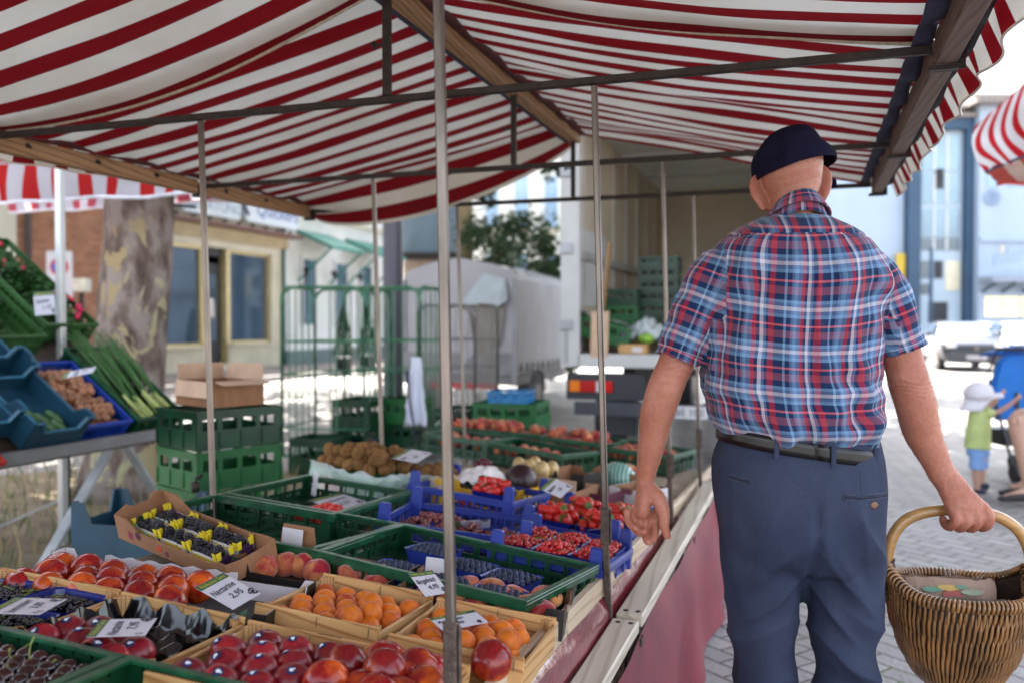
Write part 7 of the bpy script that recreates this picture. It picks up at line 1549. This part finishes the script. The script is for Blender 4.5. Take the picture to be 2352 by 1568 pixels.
# ---- trousers
M_tr = None
m_, nt, b = newmat('slate_blue_cotton'); vec = coords(nt); c = ramp(nt, noise_(nt, vec, 3.5, 4), [(.3, (.018, .026, .055)), (.7, (.036, .044, .078))]); c = mixc(nt, 1.0, c, ramp(nt, noise_(nt, coords(nt, (500, 500, 120)), 1, 2), [(.3, (.85, .85, .85)), (.7, (1.12, 1.12, 1.12))]), 'MULTIPLY'); lk(nt, c, b.inputs['Base Color']); b.inputs['Roughness'].default_value = .8; b.inputs['Specular IOR Level'].default_value = .25; bump(nt, b, noise_(nt, coords(nt, (1, 1, .55)), 14, 2, .45, .4), .4, .018); M_tr = m_
m = MB(); loft(m, interp([sec(y, a, b2, t, c) for y, a, b2, t, c in ((998, 1655, 2010, .125, 0), (1015, 1647, 2014, .132, 0), (1060, 1634, 2022, .142, -.004), (1120, 1634, 2026, .152, -.008), (1190, 1641, 2028, .155, -.008), (1250, 1650, 2032, .148, -.004), (1295, 1668, 2026, .125, .0), (1318, 1710, 1985, .08, 0))], 5), 52, 2.6)
legL = [(1745, 1180, 0, 95, .125), (1752, 1280, 0, 98, .122), (1757, 1340, .005, 91, .112), (1760, 1443, .015, 79, .098), (1766, 1545, .02, 72, .088), (1764, 1650, .02, 68, .084), (1762, 1780, .015, 66, .08), (1760, 1900, .0, 64, .078), (1760, 1990, -.01, 62, .075)]
legR = [(1935, 1180, 0, 95, .125), (1938, 1280, 0, 95, .122), (1938, 1340, -.005, 90, .112), (1937, 1410, -.02, 84, .102), (1932, 1477, -.03, 74, .096), (1934, 1545, -.035, 73, .092), (1935, 1650, -.05, 68, .086), (1935, 1780, -.07, 66, .08), (1935, 1900, -.09, 64, .078), (1935, 1985, -.10, 62, .075)]
for Lg_ in (legL, legR): limb(m, [(mp(x, y).x, dy, mp(x, y).z, w*K, ry) for x, y, dy, w, ry in Lg_], 6, 34)
tr = remesh(m, .0055, 'trousers', M_tr, man, 4)
def ridge(t): return 1-2*abs(math.sin(t))**.7
def trd(x, y, z):
    bk = 1 if y < .02 else .5
    d = .007*nz(x*8, y*8, z*4)+.003*nz(x*20, y*20, z*12)+bk*.0035*ridge(x*26*(1 if x > 0 else -1)+z*7+2*nz(x*5, z*4))*math.exp(-((z-.90)/.08)**2)*1.5
    for s, ph in ((-1, 0.4), (1, 1.3)):
        g_ = math.exp(-((x-s*.09)/.08)**2)
        d += bk*g_*.012*ridge((x*s)*20+(z-.75)*15+ph+2.2*nz(x*3, z*3))*math.exp(-((z-.80)/.13)**2)
        d += g_*.0125*ridge(z*27+x*s*13+2.6*nz(x*5, z*5)+ph)*math.exp(-((z-.58)/.10)**2)*(1.5 if s > 0 else .6)
        d += g_*.006*ridge(z*18+x*9+2.5*nz(x*4, z*4))*math.exp(-((z-.22)/.2)**2)
    w_ = math.exp(-((z-.72)/.10)**2)*bk*math.exp(-((abs(x)-.06)/.06)**2)
    d += w_*.011*ridge((abs(x)*.9-(.78-z))*24+2*nz(x*4, z*4, 5))
    d -= .012*math.exp(-(x/.011)**2)*(y < 0)*max(0, min(1, (1.02-z)/.10))*max(0, min(1, (z-.72)/.05))
    return d
displace(tr, trd)
# back pockets, seams, belt loops
def backsurf(px_, py_, off=.002):
    # point on the back of the trousers by ray casting in the object's space
    o_ = mp(px_, py_); ok, loc, no, _ = tr.ray_cast(V((o_.x, -.6, o_.z)), V((0, 1, 0)))
    return (loc+V((0, -off, 0))) if ok else V((o_.x, -.13, o_.z))
bpy.context.view_layer.update()
M_seam = mat('seam_thread', (.04, .045, .075), .8, .2)
for pts, nm in ((((1884, 1110), (1900, 1108), (1950, 1110), (1996, 1113), (2004, 1116), (1996, 1122), (1950, 1121), (1900, 1119), (1884, 1118), (1884, 1110)), 'pocket'), (((1642, 1072), (1660, 1076), (1690, 1082), (1689, 1090), (1660, 1086), (1643, 1082), (1642, 1072)), 'pocket')):
    P_ = [backsurf(x, y, .0015) for x, y in pts]; m = MB(); m.tube(P_, .0016, 5); pk = m.build(nm, M_seam, tr, smooth=True)
    h = len(P_)//2; m = MB(); m.tube([p_+V((0, .001, -.001)) for p_ in [backsurf(x, y, .001) for x, y in ([(1888, 1114), (1920, 1114), (1960, 1115), (2000, 1118)] if pts[0][0] > 1800 else [(1644, 1077), (1665, 1081), (1688, 1086)])]], (.0035), 6); m.build('pocket_slit', mat('pocket_dark', (.012, .014, .03), .9), pk)
q = backsurf(1955, 1133, .002); m = MB(); m.lathe([(0, -.001), (.0075, 0), (.0085, .002), (.006, .003), (0, .0025)], 18, M=T(q) @ RX(90)); m.build('button', mat('horn_button', (.16, .08, .04), .3, .4, 200), tr, smooth=True)
for pts in (((1835, 1062), (1838, 1120), (1838, 1180), (1842, 1240), (1846, 1290)), ((1926, 1058), (1925, 1085), (1925, 1108))):
    m = MB(); m.tube([backsurf(x, y, .0005) for x, y in pts], .0009, 4); m.build('seam', M_seam, tr)
M_belt = mat('belt_leather', (.004, .003, .003), .3, .3, 20, spec=.5)
def beltp(t, v):
    a = t; x = mp(1831, 0).x+.1805*math.copysign(abs(math.sin(a))**(2/2.5), math.sin(a)); y = -.139*math.copysign(abs(math.cos(a))**(2/2.5), math.cos(a))
    yy = 1017+.055*(x/K) if False else 1018+28*(x/.187)
    return (x*1.0, y, mp(0, yy).z+.0175-.035*v)
m = MB(); m.grid(lambda u, v: beltp(2*math.pi*u, v), 90, 3); belt = m.build('belt', M_belt, man, smooth=True, sol=.004)
for px_ in (1742, 1866, 1976):
    x = mp(px_, 0).x; t_ = math.asin(max(-1, min(1, (abs((x-mp(1831, 0).x)/.187))**(2.5/2)))); t_ = math.copysign(t_, x)
    P_ = [V(beltp(t_, v)) for v in (-.25, .2, .8, 1.3)]; m = MB(); m.tube([p_+V((0, -.006, 0)) for p_ in P_], [(.0055, .0015)]*4, 6); m.build('belt_loop', M_tr, belt)
for xc, dy in ((1760, -.01), (1935, -.10)):
    m = MB(); x = mp(xc, 0).x; limb(m, [(x, dy-.09, .045, .034, .04), (x, dy-.04, .05, .042, .048), (x, dy+.06, .045, .048, .042), (x, dy+.15, .035, .045, .03), (x, dy+.19, .03, .03, .022)], 4, 20); m.build('shoe', mat('shoe_leather', (.03, .02, .015), .5), man, smooth=True)
# ================================================================== BASKET
BM, bp, BK = mk(2206, 2.05)
bask = empty('wicker_basket', 'oval brown wicker basket with a bent wood handle held in the man\'s right hand', 'basket', M=BM @ RZ(-9))
M_wick = mat('willow', (.22, .10, .030), .3, .5, 22, .2, 90, stretch=(1, 1, .4), coat=.3); M_wdk = mat('dark_willow', (.022, .010, .005), .5, .5, 60, .3, 90)
def bs(a, h):       # h 0 bottom .. 1 rim ; outer surface
    prof = [(0, .070, .055), (.12, .100, .082), (.3, .128, .104), (.5, .146, .118), (.7, .158, .126), (.88, .165, .131), (1, .170, .134)]
    for (h0, a0, b0), (h1, a1, b1) in zip(prof[:-1], prof[1:]):
        if h <= h1 or h1 == 1: t_ = (h-h0)/(h1-h0); hw = a0+(a1-a0)*t_; hd = b0+(b1-b0)*t_; break
    rim = .722+.062*abs(math.cos(a))**6; z = .495+(rim-.495)*h
    return V((hw*math.cos(a), hd*math.sin(a), z))
m = MB(); m.grid(lambda u, v: tuple(bs(2*math.pi*u, v)*1.0-V((math.cos(2*math.pi*u)*.006, math.sin(2*math.pi*u)*.006, 0))), 96, 14); m.add([tuple(bs(2*math.pi*j/32, 0)-V((0, 0, 0))) for j in range(32)], [tuple(range(32))]); m.build('core', M_wdk, bask, smooth=True, sol=.004)
m = MB(); rs = random.Random(4); NC = 84
rows = [(.0, .28), (.14, .50), (.34, .70), (.54, .90), (.74, 1.0)]
for r_i, (h0, h1) in enumerate(rows):
    for k in range(NC):
        a = 2*math.pi*(k+.5*(r_i % 2))/NC+rs.uniform(-.005, .005); hh0 = h0+rs.uniform(-.03, .03); hh1 = h1+rs.uniform(-.03, .03); pts = []; rr = []
        for j in range(6):
            t_ = j/5; p = bs(a+.045*(t_-.5), hh0+(hh1-hh0)*t_); n_ = V((math.cos(a), math.sin(a), 0)); pts.append(p+n_*(.0055*math.sin(math.pi*t_)-.004)); rr.append(.0010+.0031*math.sin(math.pi*t_)**.8)
        m.tube(pts, rr, 6)
m.build('weave', M_wick, bask, smooth=True)
m = MB()
for k in range(112):
    a = 2*math.pi*k/112; p = bs(a, 1); n_ = V((math.cos(a), math.sin(a), 0)); tg = V((-math.sin(a), math.cos(a), 0))
    m.tube([p+n_*(.002+.0125*math.cos(q))+V((0, 0, .002+.0115*math.sin(q)))+tg*(.0045*q/3-.004)+n_*(.006 if q < -1.2 else 0) for q in np.linspace(-2.0, 3.6, 9)], [.0016]+[.0038]*7+[.0020], 5)
m.build('rim', M_wick, bask, smooth=True)
m = MB(); HH = [V((-.158, 0, .775)), V((-.156, 0, .81)), V((-.143, 0, .852)), V((-.115, 0, .886)), V((-.07, 0, .905)), V((-.02, 0, .912)), V((.03, 0, .912)), V((.08, 0, .902)), V((.12, 0, .880)), V((.145, 0, .848)), V((.158, 0, .81)), V((.160, 0, .775))]
HH = [V((h.x, 0, h.z)) for h in HH]; q = interp([tuple(h) for h in HH], 5); m.tube([V(a) for a in q], .0133, 18); M_hand = mat('bent_wood', (.40, .21, .065), .28, .22, 14, stretch=(1, 1, 6), coat=.4); m.build('handle', M_hand, bask, smooth=True)
for s in (-1, 1):
    m = MB()
    for k in range(9):
        z = .70+.011*k; m.tube([(s*.163+.019*math.cos(a), .021*math.sin(a), z+.006*math.sin(a*2+k)+.004*math.cos(a)*s) for a in np.linspace(0, 6.28, 18)], .0036, 6, closed=True)
    for k in range(5): m.tube([(s*(.150+.03*t_), (-.03+.06*t_)*(1 if k % 2 else -1), .745+.04*t_+.008*k) for t_ in np.linspace(0, 1, 5)], .004, 6)
    m.build('binding', M_wdk if s < 0 else M_wick, bask, smooth=True)
M_kraft = mat('kraft_paper', (.33, .21, .15), .7, .08, 5, .3, 25); M_kr2 = mat('kraft_paper_light', (.42, .30, .23), .7, .08, 5, .3, 25)
def paperbag(Mx, w, d, h, mt, label, seed):
    m = MB()
    def fn(u, v):
        a = 2*math.pi*u; c, s = math.cos(a), math.sin(a); k = 1-.55*max(0, (v-.45)/.55)**1.3
        return (w/2*math.copysign(abs(c)**.5, c)*(1+.05*nz(c*3+seed, s*3, v*4)), d/2*math.copysign(abs(s)**.5, s)*k*(1+.10*nz(c*4, s*4+seed, v*5)), h*v+.006*nz(c*5, s*5, v*3+seed))
    m.grid(fn, 60, 16); o = m.build('paper_bag', mt, smooth=False); o.matrix_world = Mx; tag(o, label, 'paper bag'); return o
Mb = BM @ RZ(-9)
b1 = paperbag(Mb @ T(-.01, .028, .59) @ RX(-8), .215, .09, .150, M_kraft, 'brown paper bag with a printed fruit picture at the back of the basket', 1)
b2_ = paperbag(Mb @ T(.015, -.045, .60) @ RX(10), .16, .065, .120, M_kr2, 'folded brown paper bag at the front of the basket', 5)
for i, (x, z, rx, rz, c) in enumerate(((.0, .112, .022, .015, (.34, .07, .05)), (-.008, .130, .024, .007, (.50, .32, .08)), (-.045, .125, .022, .006, (.12, .25, .16)), (.045, .122, .026, .007, (.28, .31, .20)), (-.032, .106, .018, .005, (.14, .26, .17)), (.022, .133, .014, .004, (.12, .25, .16)))):
    m = MB(); q_ = []
    for a in np.linspace(0, 6.28, 22, endpoint=False):
        k_ = 1+.22*nz(math.cos(a)*2+i, math.sin(a)*2); xx, zz = x+rx*k_*math.cos(a), z+rz*k_*math.sin(a); q_.append((xx, -.0465*(1-.55*max(0, (zz/.150-.45)/.55)**1.3)-.006-.0004*i, zz))
    m.add(q_, [tuple(range(22))]); m.build('printed_fruit', mat('bag_print%d' % i, c, .6, .15, 30), b1)
# ================================================================== TODDLER, SEATED WOMAN, PUSHCHAIR
TM, tp, TK = mk(2250, 7.0)
tod = empty('person', 'toddler in white sun hat and lime shirt reaching to the blue pushchair', 'person', M=TM)
def L5(f, L): return [(f(x, y).x, dy, f(x, y).z, rx, ry) for x, y, dy, rx, ry in L]
M_skin2 = skinmat('child_skin', (.52, .30, .22), (.62, .38, .28)); m = MB()
v_, f_ = blob(16, 12, lambda a, p: (.078*math.sin(a)*math.cos(p)+tp(2262, 908).x, .072*math.sin(a)*math.sin(p), .088*math.cos(a)+tp(0, 908).z)); m.add(v_, f_)
limb(m, L5(tp, [(2257, 925, 0, .03, .03), (2254, 945, 0, .035, .04), (2252, 975, 0, .065, .055), (2250, 1020, 0, .07, .06), (2250, 1060, 0, .06, .055)]), 4)
limb(m, L5(tp, [(2290, 906, 0, .007, .006), (2292, 908, 0, .010, .008), (2289, 912, 0, .006, .006)]), 3)
for a in ([(2258, 946, -.04, .03, .03), (2282, 946, -.05, .022, .022), (2310, 930, -.05, .018, .018), (2330, 914, -.05, .013, .014)], [(2262, 944, .05, .03, .03), (2285, 934, .06, .022, .022), (2302, 916, .06, .018, .018), (2312, 904, .06, .013, .014)]):
    limb(m, L5(tp, a), 4, 10); x, y, dy = a[-1][:3]
    for k in range(5): limb(m, L5(tp, [(x-1, y+1, dy, .008, .008), (x+4+(k != 0)*2, y-3-3*(k-1.5)*.6-(2 if k == 0 else 0), dy+.010*(k-2), .006, .006), (x+7+(k != 0)*3, y-5-4*(k-1.5)*.7-(4 if k == 0 else 0), dy+.014*(k-2), .0045, .0045)]), 3, 6)
for x, dy, yb in ((2241, -.04, 1122), (2264, .05, 1114)): limb(m, L5(tp, [(x+2, 1040, dy, .045, .05), (x, 1078, dy, .038, .042), (x, 1100, dy, .032, .034), (x+1, yb, dy, .022, .026)]), 4, 12); limb(m, L5(tp, [(x, yb+1, dy, .02, .02), (x+12, yb+4, dy, .02, .016)]), 2, 8)
remesh(m, .0065, 'body', M_skin2, tod, 2)
m = MB(); limb(m, L5(tp, [(2254, 937, 0, .055, .05), (2252, 950, 0, .082, .072), (2251, 980, 0, .090, .08), (2249, 1010, 0, .098, .088), (2248, 1030, 0, .102, .09)]), 5, 24); limb(m, L5(tp, [(2258, 946, -.045, .042, .042), (2276, 949, -.05, .038, .036)]), 3, 14); limb(m, L5(tp, [(2262, 944, .05, .042, .042), (2280, 939, .06, .036, .036)]), 3, 14); sh_ = remesh(m, .008, 'shirt', mat('lime_shirt', (.50, .58, .22), .8, .15, 9), tod, 2); displace(sh_, lambda x, y, z: .004*nz(x*20, y*20, z*14))
m = MB(); limb(m, L5(tp, [(2249, 1024, 0, .088, .08), (2250, 1045, 0, .088, .082)]), 3, 20)
for x, dy in ((2240, -.04), (2263, .05)): limb(m, L5(tp, [(x+2, 1040, dy, .055, .06), (x, 1076, dy, .058, .062)]), 3, 18)
remesh(m, .008, 'shorts', mat('pale_blue_shorts', (.22, .38, .70), .8, .1, 9), tod, 2)
m = MB(); hx = tp(2250, 902); m.lathe([(.105, -.045), (.108, .0), (.092, .05), (.05, .085), (0, .095)], 24, M=T(hx.x, 0, hx.z)); hat = m.build('sun_hat', mat('white_sun_hat', (.72, .68, .72), .8, .05, 9), tod, smooth=True, sol=.006)
m = MB(); m.grid(lambda u, v: (hx.x+.07+.11*v, (u-.5)*.15*(1-.4*v*v), hx.z-.01+.01*v-.12*(u-.5)**2), 8, 4); m.build('hat_brim', mat('white_sun_hat', (.72, .68, .72)), hat, smooth=True, sol=.006)
m = MB(); m.grid(lambda u, v: (hx.x-.09-.055*v+.16*(abs(u-.5)*2)**2*(1-.3*v), (u-.5)*.2, hx.z-.02-.12*v), 10, 5); m.build('neck_flap', mat('white_sun_hat', (.72, .68, .72)), hat, smooth=True, sol=.005)
for x, y, dy in ((2247, 1128, -.04), (2268, 1119, .05)): m = MB(); limb(m, L5(tp, [(x-9, y-1, dy, .03, .03), (x, y, dy, .034, .034), (x+12, y+2, dy, .028, .03)]), 3, 12); m.build('shoe', mat('navy_shoe', (.02, .025, .05), .7), tod, smooth=True)
WM, wp, WK = mk(2330, 6.6)
wom = empty('person', 'seated adult at the right edge with a hand on a bare knee and dark sandals', 'person', M=WM); m = MB()
limb(m, L5(wp, [(2470, 735, 0, .03, .03), (2470, 750, 0, .075, .085), (2470, 780, 0, .078, .092), (2470, 800, 0, .06, .07), (2470, 820, 0, .052, .055), (2470, 838, 0, .09, .08), (2470, 860, 0, .15, .11), (2468, 900, 0, .15, .11), (2464, 950, 0, .14, .12), (2460, 990, 0, .15, .14)]), 4, 24)
limb(m, L5(wp, [(2461, 782, 0, .02, .02), (2446, 784, 0, .014, .016), (2443, 788, 0, .008, .01)]), 3, 8)
limb(m, L5(wp, [(2450, 975, -.08, .10, .10), (2390, 965, -.08, .085, .088), (2335, 962, -.08, .066, .068), (2326, 975, -.08, .062, .064), (2332, 1010, -.08, .055, .058), (2342, 1050, -.08, .052, .055), (2348, 1100, -.08, .034, .036), (2348, 1122, -.08, .034, .036), (2320, 1134, -.08, .034, .03), (2295, 1138, -.08, .022, .02)]), 5, 20)
limb(m, L5(wp, [(2455, 975, .12, .10, .10), (2400, 965, .14, .08, .085), (2368, 970, .16, .062, .064), (2380, 1020, .16, .052, .055), (2392, 1100, .16, .034, .036), (2380, 1125, .16, .034, .03), (2352, 1128, .16, .022, .02)]), 5, 18)
limb(m, L5(wp, [(2455, 862, -.13, .05, .05), (2430, 905, -.17, .042, .042), (2395, 940, -.16, .036, .036), (2350, 940, -.13, .026, .026), (2330, 948, -.10, .034, .018), (2320, 954, -.10, .036, .014)]), 4, 14)
for k in range(5): limb(m, L5(wp, [(2322, 952, -.10+.0, .01, .01), (2312+(k == 0)*6, 958, -.14+.022*k, .009, .009), (2307+(k == 0)*9, 970, -.145+.022*k, .008, .008)]), 3, 8)
limb(m, L5(wp, [(2478, 862, .13, .05, .05), (2480, 910, .16, .04, .04), (2440, 945, .14, .03, .03), (2420, 952, .12, .03, .015)]), 4, 12)
remesh(m, .007, 'body', M_skin2, wom, 2)
m = MB(); limb(m, L5(wp, [(2470, 842, 0, .12, .095), (2470, 862, 0, .165, .125), (2467, 910, 0, .16, .125), (2462, 965, 0, .155, .14)]), 4, 26); limb(m, L5(wp, [(2458, 862, -.13, .065, .065), (2440, 890, -.16, .06, .06)]), 3, 14); remesh(m, .01, 'blouse', mat('white_blouse', (.6, .6, .6), .8), wom, 2)
m = MB(); limb(m, L5(wp, [(2462, 960, 0, .165, .165), (2455, 985, 0, .16, .16)]), 3, 24); limb(m, L5(wp, [(2455, 972, -.08, .115, .115), (2395, 965, -.08, .10, .10), (2352, 962, -.08, .088, .088)]), 3, 18); limb(m, L5(wp, [(2455, 972, .12, .11, .11), (2400, 968, .14, .09, .09)]), 3, 16); remesh(m, .01, 'shorts', mat('brown_shorts', (.22, .12, .10), .8), wom, 2)
a = wp(2350, 962); m = MB(); m.tube([(a.x, -.08+.09*math.cos(t_), a.z+.09*math.sin(t_)) for t_ in np.linspace(0, 6.1, 20)], .008, 6, closed=True); m.build('shorts_hem', M_wpp, wom, smooth=True)
m = MB(); v_, f_ = blob(18, 12, lambda a, p: (.088*math.sin(a)*math.cos(p)+wp(2473, 0).x, .10*math.sin(a)*math.sin(p), .09*math.cos(a)+wp(0, 762).z)); m.add(v_, f_); m.build('hair', mat('brown_hair', (.08, .04, .02), .6, .4, 40), wom, smooth=True)
for x, dy in ((2348, -.08), (2390, .16)):
    m = MB(); limb(m, L5(wp, [(x+6, 1134, dy, .045, .04), (x-20, 1136, dy, .05, .036), (x-50, 1140, dy, .046, .024), (x-62, 1142, dy, .03, .016)]), 4, 16); m.build('sandal', mat('dark_sandal', (.025, .018, .018), .6, .3, 30), wom, smooth=True)
q = wp(2455, 1000); o = bbox('seat', q.x-.22, -.22, .40, q.x+.25, .25, .44, M_wood, None, .01); t = empty('stool', 'low wooden stool under the seated adult beyond the pushchair', 'stool', M=WM); o.parent = t
for x in (-.18, .2):
    for y in (-.18, .2): m = MB(); m.bar((q.x+x, y, 0), (q.x+x, y, .40), .035); m.build('leg', M_wood, t)
SM, sp_, SK = mk(2320, 7.7)
st = empty('pushchair', 'bright blue pushchair with a black frame beside the toddler', 'pushchair', M=SM)
M_bf = mat('bright_blue_fabric', (.005, .14, .50), .7, .15, 5, .2, 20); M_bk = mat('black_frame', (.012, .012, .014), .4, .2, 9)
m = MB(); P_ = [sp_(x, y) for x, y in ((2292, 830), (2310, 816), (2380, 816), (2394, 835), (2396, 900), (2400, 965), (2285, 965), (2272, 905))]; m.slab([(p.x, p.z) for p in P_], .08, T(0, -.04, 0)); m.build('seat_back', M_bf, st, bev=.02)
m = MB(); c0 = sp_(2345, 850); m.grid(lambda u, v: (c0.x+(u-.5)*.42, .32*math.sin(v*1.5)-.02, c0.z+.12+.10*math.cos(v*1.6)*math.sin(math.pi*(u*.8+.1))), 16, 10); m.build('hood', M_bf, st, smooth=True, sol=.01)
m = MB(); p_, q_ = sp_(2330, 900), sp_(2332, 958); m.bar((p_.x, -.05, p_.z), (q_.x, -.05, q_.z), .03, .01); m.build('strap', M_bk, st)
for a, b2, w in (((2275, 900, -.05), (2296, 1072, -.25), .025), ((2398, 900, -.05), (2396, 1072, -.25), .025), ((2282, 870, .05), (2300, 1060, .35), .02), ((2396, 870, .05), (2392, 1060, .35), .02), ((2278, 985, -.1), (2396, 985, -.1), .03), ((2270, 855, .0), (2262, 800, -.2), .02), ((2402, 855, 0), (2400, 800, -.2), .02)):
    pa, pb = sp_(a[0], a[1]), sp_(b2[0], b2[1]); m = MB(); m.tube([(pa.x, a[2], pa.z), (pb.x, b2[2], pb.z)], w/2, 8); m.build('frame_tube', M_bk, st)
m = MB(); pa, pb = sp_(2262, 800), sp_(2400, 800); m.tube([(pa.x, -.2, pa.z), (pb.x, -.2, pb.z)], .014, 8); m.build('push_handle', M_bk, st, smooth=True)
bbox('basket', sp_(2285, 0).x, -.15, sp_(0, 1020).z, sp_(2392, 0).x, .25, sp_(0, 985).z, M_bk, st, .02)
for x, dy in ((2300, -.26), (2394, -.26), (2304, .36), (2390, .36)):
    x0 = sp_(x, 0).x
    for k in (-1, 1): m = MB(); m.tube([(x0+k*.022-.012, dy, .075), (x0+k*.022+.012, dy, .075)], .075, 20); m.build('wheel', M_bk, st)
